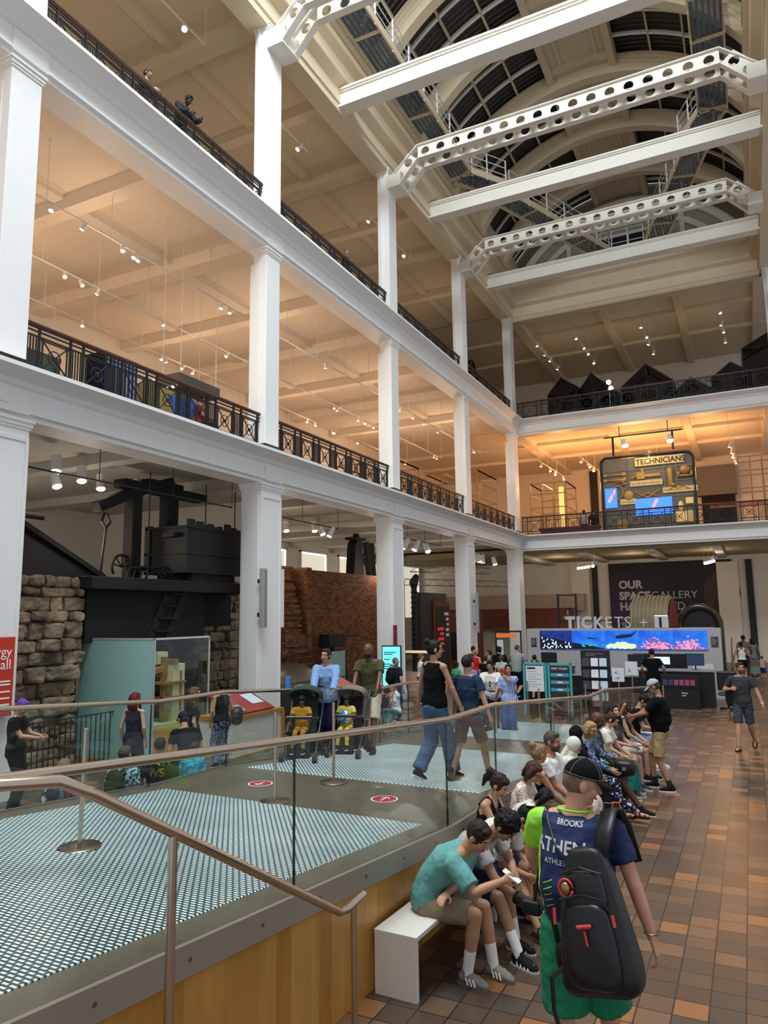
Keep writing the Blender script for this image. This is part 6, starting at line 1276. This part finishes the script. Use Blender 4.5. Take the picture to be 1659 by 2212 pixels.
# walking man at the right
wk=person('man in dark grey T-shirt and shorts walking towards the camera, bag on one shoulder',(-.28,17.1,0),172,h=1.76,lean=0,det=2,sk='b98a70',hair=('short','3a2a1e'),beard='5a4030',glasses=1,head=(25,-2),top=('tee','3b3a3e'),bot=('shorts','3c424c'),shoes=('sandal','241a18'),hands=((-.42,.1,.83),(.17,.16,1.22)),poles=((-.5,-1,0),(.8,-.3,-1)),feet=((-.12,-.32,.16),(.1,.22,.075)),toes=((5,-35),-8),curl=(.5,1.1))
r=bag('shoulder_bag','dark navy bag slung over the shoulder of the walking man','bag',wpos(wk,(.22,-.16,1.05)),R(172),RB((.13,.08,.22)),M('bag_navy','15161e',.7),smooth=2); MB().tube([(0,.0,.2),(-.07,.05,.38),(-.08,.2,.36),(-.06,.29,.2)],.02,8).build('strap',M('bag_navy','15161e',.7),r)
wr=MB().tube([wk['W'][0].lerp(wk['E'][0],.08)+V((.03*math.cos(a),.03*math.sin(a),0)) for a in np.linspace(0,6,10)],.007,6).build('wrist_watch',WS,wk['root']); 
# people on the ramp
bw=person('woman in loose light blue blouse and navy trousers pushing the green pushchair',(-6.15,10.25,rz_(3.4)-.0),-158,h=1.66,fem=1,sk='b58468',hair=('back','2a1b14'),head=(-20,0),top=('hoodie','7d9cc4'),bot=('wide','1d2138'),shoes=('sneaker','a8754f'),hands=((-.16,.42,1.0),(.14,.42,1.0)))
ol=person('bald bearded man in olive T-shirt and pale shorts pushing the taupe pushchair',(-5.75,11.0,rz_(4.2)),-165,h=1.80,sk='6d4836',hair=('bald','100c0a'),beard='14100e',head=(-8,14),lean=6,top=('tee','4d4a33'),bot=('shorts','cdbfa9'),shoes=('shoe','3a2a1f','2a1e18'),hands=((-.2,.45,1.0),(.2,.42,1.0)),feet=((-.1,.3,.075),(.1,-.22,.12)))
def stroller(label,loc,face,frame,hood,child_l,shirt,pants,csk='6b4630'):
    r=thing('pushchair',label,'pushchair',loc,R(face),'pushchairs'); F_=M('chair_frame','1b1c1e',.4); m=MB()
    for s in (-1,1):
        m.tube([(s*.24,-.52,1.0),(s*.24,-.2,.62),(s*.24,.36,.14)],.014); m.tube([(s*.24,-.35,.12),(s*.22,-.1,.5),(s*.22,.0,.62)],.014); m.tube([(s*.22,-.1,.42),(s*.22,.3,.42)],.014)
    m.tube([(-.24,-.52,1.0),(-.2,-.56,1.03),(.2,-.56,1.03),(.24,-.52,1.0)],.018); m.tube([(-.23,.1,.62),(-.18,.32,.66),(.18,.32,.66),(.23,.1,.62)],.02); m.tube([(-.24,.36,.14),(.24,.36,.14)],.014).tube([(-.24,-.35,.12),(.24,-.35,.12)],.014); m.build('frame',F_,r,smooth=True)
    for x in (-.24,.24):
        for y in (-.36,.38):
            w=MB(); w.tube([(x-.03,y,.09),(x+.03,y,.09)],.085,18); o=w.build('wheel',M('tyre','1a1a1b',.7),r); MB().tube([(x-.034,y,.09),(x+.034,y,.09)],.045,14).build('hub',M('wheel_hub','8c8a82' if hood!='4e4740' else 'ddd6c4',.5),o)
    m=MB().cbox((0,.1,.42),(.38,.34,.05)); m.cbox((0,-.14,.66),(.38,.05,.5),rx=.32); m.cbox((0,.38,.25),(.34,.05,.3),rx=.2); m.build('seat',cloth(frame),r,bevel=.015)
    MB().cbox((0,-.05,.22),(.4,.5,.16)).build('basket',cloth('1a1b1d'),r,bevel=.03)
    vs=[];fs=[];n=9;k=6
    for i in range(k):
        a=R(-75+ i*21)
        for j in range(n):
            t=PI*j/(n-1); x=.23*math.cos(t); rr_=.15+.2*math.sin(t)**.6; vs.append((x,-.2+rr_*math.sin(a)*1.2,.82+rr_*math.cos(a)*.85-.05))
    for i in range(k-1):
        for j in range(n-1): a=i*n+j; fs.append((a,a+1,a+1+n,a+n))
    m=MB(); m.add(vs,fs); o=m.build('hood',cloth(hood),r,smooth=2,fix=False); sd=o.modifiers.new('t','SOLIDIFY'); sd.thickness=.012
    if child_l:
        q=Matrix.Translation(loc)@Matrix.Rotation(R(face),4,'Z')@V((0,.13,.0)); 
        person(child_l,(q.x,q.y,loc[2]),face,h=.98,sit=.44,lean=2,sk=csk,hair=('curly','120d0b'),head=(10,4),top=('tee',shirt),bot=('pants',pants),hands=((-.13,.22,.58),(.13,.22,.58)),feet=((-.08,.3,.22),(.08,.3,.22)),shoes=('sneaker','2a2422'),fat=1.15,name='person')
    return r
zz=lambda y:rz_(y-6.81)
stroller('dark green pushchair with a large hood on the ramp, carrying the boy in yellow',(-6.1,9.5,zz(9.5)),-158,'27302e','35453f','small boy in a mustard yellow outfit sitting in the green pushchair','a87a24','9c742c')
st2=stroller('taupe and black pushchair on the ramp, right of the green one',(-5.8,10.35,zz(10.35)),-165,'2c2a28','7d7468','toddler in a pale yellow top in the taupe pushchair','c0b24e','c0b24e')
r=thing('snack_bag','blue and white bag held by the toddler in the taupe pushchair','bag',(-5.75,10.1,zz(10.1)+.62)); MB().ell((0,0,0),(.09,.05,.1)).build('bag',patt('blue_white',[(0,'3a78c0'),(.5,'e4e8ee')],14,'NOISE'),r)
r=thing('water_bottle','bright blue bottle beside the woman in the light blue blouse','bottle',(-6.75,10.05,zz(10)+1.0)); MB().tube([(0,0,0),(.0,0,.2)],.04,12).build('bottle',M('bottle_blue','3d8fe0',.4),r,smooth=True)
bt_=person('woman in black sleeveless top and blue jeans walking away, dark hair in a bun, glasses',(-3.68,8.8,zz(8.8)),-22,h=1.74,fem=1,fat=1.12,det=2,sk='b58a70',hair=('bun','17110f'),head=(-38,0),glasses=1,top=('vest','0f0f11'),bot=('wide','46607e'),shoes=('sneaker','1a1a1c','d6d4ce'),feet=((-.12,-.2,.12),(.1,.22,.075)),hands=((-.36,.06,.92),(.3,.15,.92)),toes=((0,-25),0))
nb_=person('boy in navy T-shirt and brown shorts walking away beside the woman in jeans',(-3.3,9.0,zz(9)),-20,h=1.56,det=2,sk='b98c70',hair=('short','2a1c16'),head=(5,0),top=('tee','26384f'),bot=('shorts','5a4636'),shoes=('boot','3c3635','2a2524'),feet=((-.12,-.22,.075),(.14,.2,.075)),hands=((-.3,.06,.78),(.33,.02,.8)))
for k,(s_,sz,z) in enumerate((('BEYOND THE RINGS',.05,1.08),)):
    o=text('back_print',s_,sz,nb_['root'].location+V((0,0,0)),(0,0,0),M('print_dim','6f8296',.7,var=0),None,.0005,align='CENTER'); q=Matrix.Translation(nb_['root'].location)@Matrix.Rotation(R(-20),4,'Z')@Matrix.Translation((0,-.3,z+.04))@Matrix.Rotation(PI/2,4,'X'); o.matrix_world=q; drape(o,nb_['shirt'],Matrix.Rotation(R(-20),3,'Z')@V((0,1,0))); mw=o.matrix_world.copy(); o.parent=nb_['root']; o.matrix_parent_inverse=(Matrix.Translation(nb_['root'].location)@Matrix.Rotation(R(-20),4,'Z')).inverted()
person('woman in blue and white striped blouse and jeans, hand on her neck',(-4.92,16.05,.03),178,h=1.68,fem=1,sk='a87a5c',hair=('back','14100f'),head=(18,2),top=('loose',patt('blue_stripe',[(0,'5f7cb8'),(.55,'c6d0e4')],9,'X')),bot=('wide','2c5488'),shoes=('sneaker','33363c'),hands=((.06,.1,1.42),(.3,.05,.85)),poles=((-1,.3,-.4),(.5,-1,0)))
wp=person('man in white T-shirt with black hair and moustache pushing a grey pushchair',(-5.38,16.3,.03),180,h=1.76,sk='a97a58',hair=('short','120e0d'),head=(0,6),lean=10,top=('loose','dcd8cc'),bot=('pants','2c2c30'),hands=((-.2,.44,1.0),(.2,.44,1.0)))
MB().tube([wp['hc']+wp['HM']@V((-.02,.098,-.042)),wp['hc']+wp['HM']@V((.02,.098,-.042))],.006).build('moustache',hairm('120e0d'),wp['root']); m=MB(); m.ell(wp['chest']+wp['fwd']*.15+V((0,0,.0)),(.02,.006,.03)); m.ell(wp['chest']+wp['fwd']*.15+V((0,0,-.07)),(.02,.006,.03)); m.build('sunglasses',BLACK,wp['root'])
stroller('pale grey pushchair with an arched hood pushed by the man in the white T-shirt',(-5.4,15.4,.08),180,'2a2a2c','8c939c','dark haired toddler in the pale grey pushchair','d9d3d0','d9d3d0')
r=thing('water_bottle','blue bottle in the pale grey pushchair','bottle',(-5.3,15.0,.72)); MB().tube([(0,0,0),(0,0,.17)],.04,12).build('bottle',M('bottle_blue2','3f7fb8',.4),r,smooth=True); MB().tube([(0,0,.17),(0,0,.2)],.03,12).build('bottle_cap',WS,r)
# behind the far handrail
bp_=person('man in dark T-shirt with a black rucksack looking at the blue screen',(-8.7,18.1,0),-20,h=1.7,fat=1.1,sk='b98c74',hair=('buzz','6a5c50'),top=('tee','1a2030'),bot=('pants','22242c'),head=(-30,0))
def rucksack(inf,label,col,lab2=None,sc=1.0,off=(0,0,0),pat=None):
    p=wpos(inf,inf['chest']-inf['fwd']*(.19*inf['s'])+V((0,0,-.03))+V(off)); r=thing('rucksack',label,'rucksack',p,inf['root'].rotation_euler.z); mt=pat or cloth(col)
    m=MB(); m.ell((0,0,0),(.15*sc,.1*sc,.22*sc),seg=18,rings=12); m.ell((0,-.06*sc,-.08*sc),(.12*sc,.07*sc,.12*sc)); m.build('pack',mt,r,smooth=2)
    m=MB()
    for s in (-1,1): m.tube([(s*.07,.04,.18*sc),(s*.09,.12,.28*sc),(s*.1,.26,.2*sc),(s*.11,.28,0)],.018,6)
    m.build('straps',BLACK,r); return r
rucksack(bp_,'black rucksack on the man before the blue screen','16171a')
person('girl in white T-shirt crouching with hands to her face behind the far handrail',(-8.3,17.3,0),160,h=1.5,sit=.3,fem=1,lean=10,sk='b98c74',hair=('pony','5a4030'),top=('tee','dfe3e2'),bot=('pants','4a6a70'),hands=((-.05,.2,.82),(.05,.2,.82)),feet=((-.1,.3,.075),(.1,.3,.075)))
k2=person('child with a black and white rucksack sitting behind the far handrail',(-8.75,17.4,0),40,h=1.4,sit=.3,sk='b98c74',hair=('short','a8323a'),top=('tee','a83238'),bot=('pants','30343a'),feet=((-.1,.3,.075),(.1,.3,.075))); rucksack(k2,'black rucksack with pale edges on the child behind the far handrail','242526',sc=.8)
person('person in white T-shirt standing by the lit pink cabinet',(-9.75,22.2,0),-60,h=1.58,fem=1,sk='c29b84',hair=('back','5a4638'),top=('tee','dcdcd8'),bot=('pants','3a3c44'),det=0)
# left foreground, beyond the far handrail
person('woman with long red hair in a dark sleeveless top facing the glass case',(-9.15,9.15,0),10,h=1.62,fem=1,sk='c79f8a',hair=('long','5a1a16'),head=(-25,0),top=('vest','33303a'),bot=('pants','2c3e58'))
bb_=person('woman with long wavy light brown hair in black, walking past the glass case',(-8.7,10.05,0),-35,h=1.64,fem=1,sk='c49c84',hair=('long','5c432e'),head=(-10,5),top=('tee','1b1d20'),bot=('wide','23262e'))
bgw=person('woman in patterned blue trousers with a big dark shoulder bag by the red panel',(-9.2,11.45,0),70,h=1.62,fem=1,sk='b08468',hair=('back','15110f'),head=(0,16),top=('vest','23201f'),bot=('wide',patt('blue_pattern',[(0,'2a3350'),(.5,'8795c0')],30,'NOISE')))
bag('shoulder_bag','large slate grey shoulder bag behind the woman in patterned trousers','bag',(-8.95,11.6,.95),.5,RB((.1,.2,.17)),M('bag_slate','2b2d33',.5),smooth=2)
pp=person('person with short purple hair in black looking at a phone, at the left edge',(-9.95,7.6,0),-60,h=1.66,sk='b98c74',hair=('short','5b3f8e'),head=(-5,30),top=('tee','16181c'),bot=('pants','16181c'),hands=((-.1,.34,1.08),(.1,.36,1.08)))
phone(pp,1,'dark phone held by the person with purple hair','202024')
FLW=patt('flower_rucksack',[(0,'24242c'),(.35,'7a3550'),(.5,'d0cfd6'),(.6,'24242c'),(.8,'46606a')],16,'CELLS')
f1=person('woman with light brown hair wearing a flowered rucksack, low behind the lit floor',(-7.45,6.35,-.45),20,h=1.62,fem=1,sk='c29b84',hair=('back','7a6248'),head=(0,0),top=('tee','8a4a62'),bot=('pants','33343c')); rucksack(f1,'rucksack printed with pink, blue and white flowers','24242c',pat=FLW,sc=1.05)
f2=person('person with a leafy patterned shirt and olive rucksack behind the glass',(-7.5,7.35,-.5),10,h=1.66,sk='b98c74',hair=('short','4a3a2a'),top=('tee',patt('leaf_shirt',[(0,'20343c'),(.5,'a8c8cc')],30,'NOISE')),bot=('pants','33343c')); rucksack(f2,'olive rucksack on the person in the leafy shirt','3c3826',sc=.95)
f3=person('person in black T-shirt with large yellow lettering on the back',(-7.5,8.0,-.45),25,h=1.62,sk='a87a5c',hair=('short','1a1412'),top=('loose','1a1a18'),bot=('pants','22242a'),fat=1.1)
YL=M('print_yellow','d8c22c',.6,var=0)
for s_,sz,x,z in (('WAW',.15,.0,1.2-.45+.06),('WS',.15,.0,1.06-.45+.06)):
    o=text('yellow_lettering',s_,sz,(0,0,0),(0,0,0),YL,None,.0005,align='CENTER',bold=.006); L_=f3['root'].location; q=Matrix.Translation((L_.x,L_.y,0))@Matrix.Rotation(R(25),4,'Z')@Matrix.Translation((x,-.35,z))@Matrix.Rotation(PI/2,4,'X'); o.matrix_world=q; drape(o,f3['shirt'],Matrix.Rotation(R(25),3,'Z')@V((0,1,0)),.006); o.parent=f3['root']; o.matrix_parent_inverse=(Matrix.Translation(L_)@Matrix.Rotation(R(25),4,'Z')).inverted()
person('person in navy cap and black top bending beside the far handrail',(-7.75,8.9,-.2),60,h=1.66,lean=35,sk='b98c74',hair=('cap','1b2338','2a2420'),top=('tee','15171c'),bot=('pants','22242a'))
person('child in a bright turquoise patterned top behind the far handrail',(-7.5,8.65,-.3),20,h=1.3,lean=15,sk='b98c74',hair=('short','3a2a20'),top=('hoodie',patt('turquoise',[(0,'2a8fa8'),(.5,'4ab0c4')],14,'NOISE')),bot=('pants','2a3a48'))
struct(MB().box(-26,-6.72,-2,5,-.02,.0),'trim_43',TILE,'tiled floor strip left of the ramp','floor') if False else None
# ticket queue
g0='people queueing at the tickets desk'
person('man in grey T-shirt and black shorts leaning on the ticket counter, one foot raised',(-7.0,23.7,0),-15,h=1.82,fat=1.1,lean=10,sk='b98c74',hair=('buzz','4a3a2e'),head=(-20,0),top=('loose','8e9290'),bot=('shorts','121214'),shoes=('sneaker','26282c'),hands=((-.15,.4,1.08),(.2,.42,1.08)),feet=((-.1,0,.075),(.14,-.25,.25)),group=None)
nk=person('boy in navy T-shirt and denim shorts with a rucksack at the ticket counter',(-6.35,23.6,0),5,h=1.5,sk='b98c74',hair=('short','1d1613'),top=('tee','1d2650'),bot=('shorts','28406a'),shoes=('sneaker','22242a','e8e8e8'),socks=('16181c',.2)); rk=rucksack(nk,'dark rucksack with an orange patch on the boy in navy','2c2724',sc=.95); MB().ell((.0,-.13,.06),(.08,.02,.06)).build('orange_patch',M('patch_orange','d9562a',.5),rk,smooth=2)
person('woman with a dark bun in a black hooded top at the ticket counter',(-7.65,24.0,0),10,h=1.74,fem=1,sk='b98c74',hair=('bun','1a1210'),head=(-30,0),top=('hoodie','101012'),bot=('pants','16161a'))
person('child in black beside the woman in the black hooded top',(-7.95,23.4,0),0,h=1.45,sk='b98c74',hair=('short','2a1d16'),top=('tee','101116'),bot=('shorts','16161a'),det=0)
person('child in pale green top with a red bag strap at the counter',(-7.4,23.4,0),0,h=1.5,fem=1,sk='b98c74',hair=('pony','5a4030'),top=('tee','a9b8ae'),bot=('pants','8a2028'),det=0)
bag('shoulder_bag','round pale green bag hanging beside the man in the grey T-shirt','bag',(-7.05,23.2,.72),0,RB((.15,.07,.11)),M('bag_pale','9aa890',.6),smooth=2); bag('shoulder_bag','bright red bag between the children at the counter','bag',(-7.3,23.2,.95),0,RB((.11,.07,.13)),M('bag_red','a81d2c',.6),smooth=2)
person('woman in a camouflage patterned shirt in the queue',(-8.2,24.6,0),100,h=1.6,fem=1,sk='c29b84',hair=('back','2a1d16'),top=('loose',patt('camo',[(0,'38342e'),(.45,'8a8474'),(.55,'2a2824')],14,'NOISE')),bot=('pants','2a2a2e'),det=0)
person('woman with blonde hair in a bright red top, her back turned',(-8.65,24.4,0),0,h=1.62,fem=1,sk='c29b84',hair=('pony','a07d54'),top=('vest','c4201f'),bot=('pants','26262a'),det=0)
person('person in a dark maroon top at the back of the queue',(-9.0,25.2,0),20,h=1.7,sk='a87a5c',hair=('short','1a1412'),top=('tee','4a1620'),bot=('pants','26262a'),det=0)
person('girl in a bright green T-shirt with black hair, seen from behind',(-8.35,21.8,0),-20,h=1.35,fem=1,sk='7a5642',hair=('bun','120e0d'),top=('tee','3f9a6c'),bot=('pants','26262a'),det=0)
person('child in a green cap and green T-shirt behind the woman in the black top',(-8.0,19.6,0),170,h=1.4,sk='b98c74',hair=('cap','2f8a56','2a1d16'),head=(0,25),top=('tee','3f9a4c'),bot=('pants','26262a'),det=0)
person('small child in green beside the navy T-shirt boy',(-6.9,18.2,0),190,h=1.25,sk='b98c74',hair=('short','14100f'),top=('tee','57a878'),bot=('pants','2a2a30'),det=0)
person('child with black hair beyond the boy in navy',(-7.6,21.0,0),0,h=1.4,sk='a87a5c',hair=('short','14100f'),top=('tee','6a8ac0'),bot=('pants','2a2a30'),det=0)
person('ticket clerk in black seen from behind at the counter',(-2.72,23.3,0),5,h=1.74,sk='a87a5c',hair=('short','16110f'),top=('tee','0d0d0f'),bot=('pants','0d0d0f'),hands=((-.3,.2,1.0),(.32,.15,1.0)))
# far right group
person('woman in white strappy top and black shorts walking away down the aisle',(-.42,32.1,0),0,h=1.64,fem=1,sk='a8745a',hair=('pony','1a1210'),top=('tank','dedad2'),bot=('minishorts','101012'),hands=((-.3,.1,.9),(.3,.1,.9)))
person('man in tan T-shirt walking away beyond the woman in white',(-.36,35,0),0,h=1.8,sk='5a3c2c',hair=('short','120e0d'),top=('tee','6a6054'),bot=('pants','3a362e'),det=0)
person('woman in a long pale striped dress walking away with a dark bag',(-.02,35.1,0),-10,h=1.7,fem=1,sk='6a4a38',hair=('long','1a1210'),top=('vest','6f6f68'),bot=('skirt','77766c'),det=0)
person('small child in blue shorts at the right edge of the aisle',(.28,34.0,0),-20,h=.98,sk='a8745a',hair=('short','1a1210'),top=('vest','b0a08c'),bot=('shorts','2a4468'),hands=((-.3,.1,.6),(.3,.1,.6)))
# balconies
person('person in a brown top leaning at the upper railing, half hidden by its bars',(-11.25,10.9,Z2),-80,h=1.7,sk='9a7460',hair=('short','2a1d16'),top=('long','4a3a34'),bot=('pants','20263a'),lean=8,hands=((-.15,.35,1.05),(.15,.35,1.05)))
person('young man leaning over the upper railing and looking down, dark jacket',(-11.2,12.0,Z2),-95,h=1.78,sk='4a3024',hair=('short','0f0c0b'),head=(0,32),lean=22,top=('hoodie','22262a'),bot=('pants','15171c'),hands=((-.18,.5,1.08),(.18,.5,1.08)))
person('child looking through the upper railing near the engine column',(-11.2,13.45,Z2),-90,h=1.35,sk='7a5642',hair=('short','1a1210'),head=(-20,10),top=('long','3a3438'),bot=('pants','3a2430'))
person('person in black at the upper railing in the bay beyond the engine column',(-11.2,20.0,Z2),-80,h=1.66,sk='9a7460',hair=('buzz','3a3230'),top=('long','121316'),bot=('pants','101114'),head=(-30,5))
person('person seated behind the left first floor railing, head just showing',(-11.6,13.4,Z1),-60,h=1.6,sit=.4,sk='9a7460',hair=('curly','1c1513'),top=('tee','7a2c28'),bot=('pants','20222a'),hands=((-.1,.3,.6),(.1,.3,.6)),feet=((-.1,.4,.075),(.1,.4,.075)),det=0)
person('person in white seated on a red bench on the far first floor',(-7.5,38.95,Z1),0,h=1.65,sit=.42,sk='9a7460',hair=('short','1c1513'),top=('tee','cfcac4'),bot=('pants','20222a'),det=0,feet=((-.1,.4,.075),(.1,.4,.075)))
person('person in navy seated on a red bench on the far first floor',(-7.0,38.95,Z1),0,h=1.65,sit=.42,sk='9a7460',hair=('short','1c1513'),top=('long','1a2033'),bot=('pants','20222a'),det=0,feet=((-.1,.4,.075),(.1,.4,.075)))
r=thing('red_bench','long dark red bench behind the far first floor railing','bench',(-8.3,38.95,Z1)); MB().box(-1.6,1.6,-.22,.22,.3,.42).build('seat',M('bench_red','6a1c1c',.5),r); MB().box(-1.5,1.5,-.18,.18,0,.3).build('base',M('bench_red','6a1c1c',.5),r)
# ---------------- nearest man: cap, running shirt, rucksack, green shorts
SHB=nodes('running_shirt'); m_,t,b=SHB; b.inputs['Roughness'].default_value=.75; tc=nd(t,'ShaderNodeTexCoord'); sp=nd(t,'ShaderNodeSeparateXYZ'); lk(t,tc.outputs['Object'],sp.inputs[0])
lt=nd(t,'ShaderNodeMath',operation='LESS_THAN'); lt.inputs[1].default_value=-.185; lk(t,sp.outputs[0],lt.inputs[0]); mx=nd(t,'ShaderNodeMix',data_type='RGBA'); mx.inputs[6].default_value=(*lin('122450'),1); mx.inputs[7].default_value=(*lin('9ade3a'),1); lk(t,lt.outputs[0],mx.inputs[0]); lk(t,mx.outputs[2],b.inputs['Base Color'])
NX,NY,NF=-1.04,4.6,-6
nm=person('nearest man, in black cap, blue and lime shirt and green shorts, walking away',(NX,NY,0),NF,h=1.93,baggy=.022,fat=1.34,det=2,sk='cf9880',hair=('cap','121314','7d6554'),head=(-62,14),lean=3,top=('tee',m_),bot=('shorts','2b855c'),hands=((-.3,.3,1.08),(.43,.0,.97)),poles=((-1,-.35,-.4),(.6,-1,0)),feet=((-.1,-.25,.12),(.12,.2,.075)),shoes=('sneaker','2a2a2e'),socks=('3a3a3c',.2),toes=((0,-20),0))
W0=Matrix.Translation((NX,NY,0))@Matrix.Rotation(R(NF),4,'Z')
def onback(s_,sz,x,z,mat,bold=0,sx=1,name='lettering'):
    o=text(name,s_,sz,(0,0,0),(0,0,0),mat,None,.0006,align='CENTER',bold=bold,sx=1)
    o.matrix_world=W0@Matrix.Translation((x,-.4,z))@Matrix.Rotation(PI/2,4,'X'); drape(o,nm['shirt'],W0.to_3x3()@V((0,1,0)),.004); o.parent=nm['root']; o.matrix_parent_inverse=W0.inverted(); return o
onback('BROOKS',.04,.0,1.565,WS,.001); onback('ATHEN',.098,-.055,1.42,WS,.0022); onback('ATHLETICS',.04,-.04,1.36,WS,.0006)
o=MB().tube([nm['nb']+nm['bu']*.012+nm['X']*(.094*math.cos(a))*1.06+nm['fwd']*(.073*math.sin(a))*1.06 for a in np.linspace(0,2*PI,25)[:-1]],.007,8,closed=True).build('lime_collar',M('lime','8fe032',.7),nm['root'],smooth=2)
hc,HM=nm['hc'],nm['HM']; ST=M('stitching','8f9294',.7,var=0); m=MB()
for dx in (-.012,.012): m.tube([hc+HM@(V((dx+.089*0,-.008+.1135*math.cos(a),.038+.105*math.sin(a)))*1.063) for a in np.linspace(PI*.02,PI*.98,18)],.0013,5)
for aa in (R(50),R(130),R(-50),R(-130)): m.tube([hc+HM@(V((.0925*math.cos(b_)*math.cos(aa),-.008+.111*math.cos(b_)*math.sin(aa),.038+.1025*math.sin(b_)))*1.063) for b_ in np.linspace(0,1.45,12)],.0013,5)
m.tube([hc+HM@(V((.0925*math.cos(a),-.008+.111*math.sin(a),.046))*1.063) for a in np.linspace(0,2*PI,30)[:-1]],.0013,5,closed=True); m.build('cap_stitching',ST,nm['root'])
m=MB(); 
for k,(w,h_) in enumerate(((.01,.016),(.01,.026),(.01,.038))): m.add([hc+HM@(V(p)*1.063) for p in ((-.078+k*.013,-.068-k*.006,.05),(-.068+k*.013,-.074-k*.006,.05),(-.064+k*.012,-.074-k*.006,.05+h_))],[(0,1,2)])
m.build('cap_emblem',ST,nm['root'],fix=False)
rb=thing('rucksack','large black rucksack with red zip pulls hung on the right shoulder of the nearest man','rucksack'); rb.matrix_world=W0@Matrix.Translation((.20,-.31,1.16))@Matrix.Rotation(R(-9),4,'Y')@Matrix.Rotation(R(-7),4,'X')@Matrix.Diagonal((1.14,1.05,1.12,1))
RK=M('rucksack_black','0e0f10',.4,var=.2,scale=5,bump=.15,bscale=400); RK2=M('rucksack_panel','151618',.34,var=.2,scale=5,bump=.15,bscale=400)
m=MB(); rbox(m,(0,0,0),(.2,.13,.32),5,tp=.5); o=m.build('main_body',RK,rb,smooth=2); wrinkle(o,.16,.03)
m=MB(); rbox(m,(0,-.12,-.09),(.135,.055,.18),4,tp=.25); o=m.build('front_pocket',RK2,rb,smooth=2); wrinkle(o,.1,.02)
m=MB(); rbox(m,(0,-.095,.14),(.11,.045,.09),4,tp=.2); m.build('top_pocket',RK2,rb,smooth=2)
m=MB(); m.tube([(-.12,-.165,.07),(-.1,-.18,.115),(0,-.172,.135),(.1,-.18,.115),(.12,-.165,.07)],.005,6); m.tube([(-.1,-.12,.215),(0,-.125,.245),(.1,-.12,.215)],.005,6); m.build('zips',BLACK,rb)
RZ=M('zip_red','c93a3c',.45)
m=MB(); m.cap((-.028,-.185,-.0),(.028,-.185,.006),.0095,.0095); m.tube([(0,-.182,-.015),(.006,-.186,-.075)],.006,6); m.tube([(-.15,-.13,.07),(-.152,-.14,.0)],.008,6); m.tube([(.13,-.15,.05),(.135,-.155,.0)],.008,6); m.build('red_zip_pulls',RZ,rb)
m=MB(); m.ell((-.07,-.16,.16),(.022,.014,.028)); m.cm=1; m.tube([(-.07+.034*math.cos(a),-.155,.16+.04*math.sin(a)) for a in np.linspace(0,6,12)],.006,6); m.build('brass_charm',[M('brass','a8854a',.3,.8),M('zip_red','c93a3c',.45)],rb,smooth=2)
m=MB(); m.tube([(.06,.02,.28),(.09,.09,.39),(.1,.17,.47),(.1,.27,.46),(.1,.37,.38),(.12,.4,.2)],[.045]*6,8,ry=[.012]*6,upv=(1,0,.3)); m.build('right_strap',RK,rb,smooth=2)
m=MB(); m.tube([(-.1,.06,.2),(-.2,.14,.33),(-.24,.2,.44),(-.25,.26,.5)],[.014]*4,8,ry=[.006]*4); m.tube([(-.26,.26,.5),(-.29,.2,.3),(-.29,.18,.0),(-.26,.15,-.18)],[.014]*4,8,ry=[.007]*4); m.build('left_strap',RK,rb,smooth=2)
m=MB(); m.tube([(-.17,.02,-.2),(-.26,.0,-.26),(-.27,.0,-.4),(-.24,0,-.55),(-.2,-.02,-.66)],[.012]*5,6,ry=[.004]*5,upv=(1,0,0)); m.ell((-.2,-.02,-.67),(.012,.008,.02)); m.build('loose_strap',BLACK,rb)
m=MB(); rbox(m,(-.1,.13,-.2),(.17,.04,.08),4); m.build('hip_belt',RK,rb,smooth=2)
ca=thing('camera','black camera hanging at the left hip of the nearest man','camera'); ca.matrix_world=W0@Matrix.Translation((-.3,.04,1.02))@Matrix.Scale(.85,4); m=MB(); rbox(m,(0,0,0),(.07,.045,.05),6); m.build('body_shell',BLACK,ca,smooth=2); MB().tube([(-.05,.03,0),(-.13,.07,.01)],[.042,.046],16).tube([(-.13,.07,.01),(-.15,.08,.01)],[.05,.05],16).build('lens',M('lens_black','0a0a0b',.15),ca,smooth=True); MB().tube([(.02,0,.05),(.06,.03,.3),(.09,.1,.52)],.012,6).build('neck_strap',BLACK,ca)
m=MB()
for k in range(5):
    for q in range(6): m.add([(-.15+q*.011+d*.011,0,1.1+k*.035+(q+d)*.006+e) for d,e in ((0,0),(1,0),(1,.006),(0,.006))],[(0,1,2,3)])
o=m.build('lime_stripes',M('lime','8fe032',.7),None,fix=False); o.matrix_world=W0@Matrix.Translation((0,-.4,0)); drape(o,nm['shirt'],W0.to_3x3()@V((0,1,0)),.004); o.parent=nm['root']; o.matrix_parent_inverse=W0.inverted()
m=MB().tube([nm['W'][1].lerp(nm['E'][1],.06)+V((.036*math.cos(a),.036*math.sin(a),.0)) for a in np.linspace(0,2*PI,14)[:-1]],.004,6,closed=True).build('bracelet',DSTEEL,nm['root'])
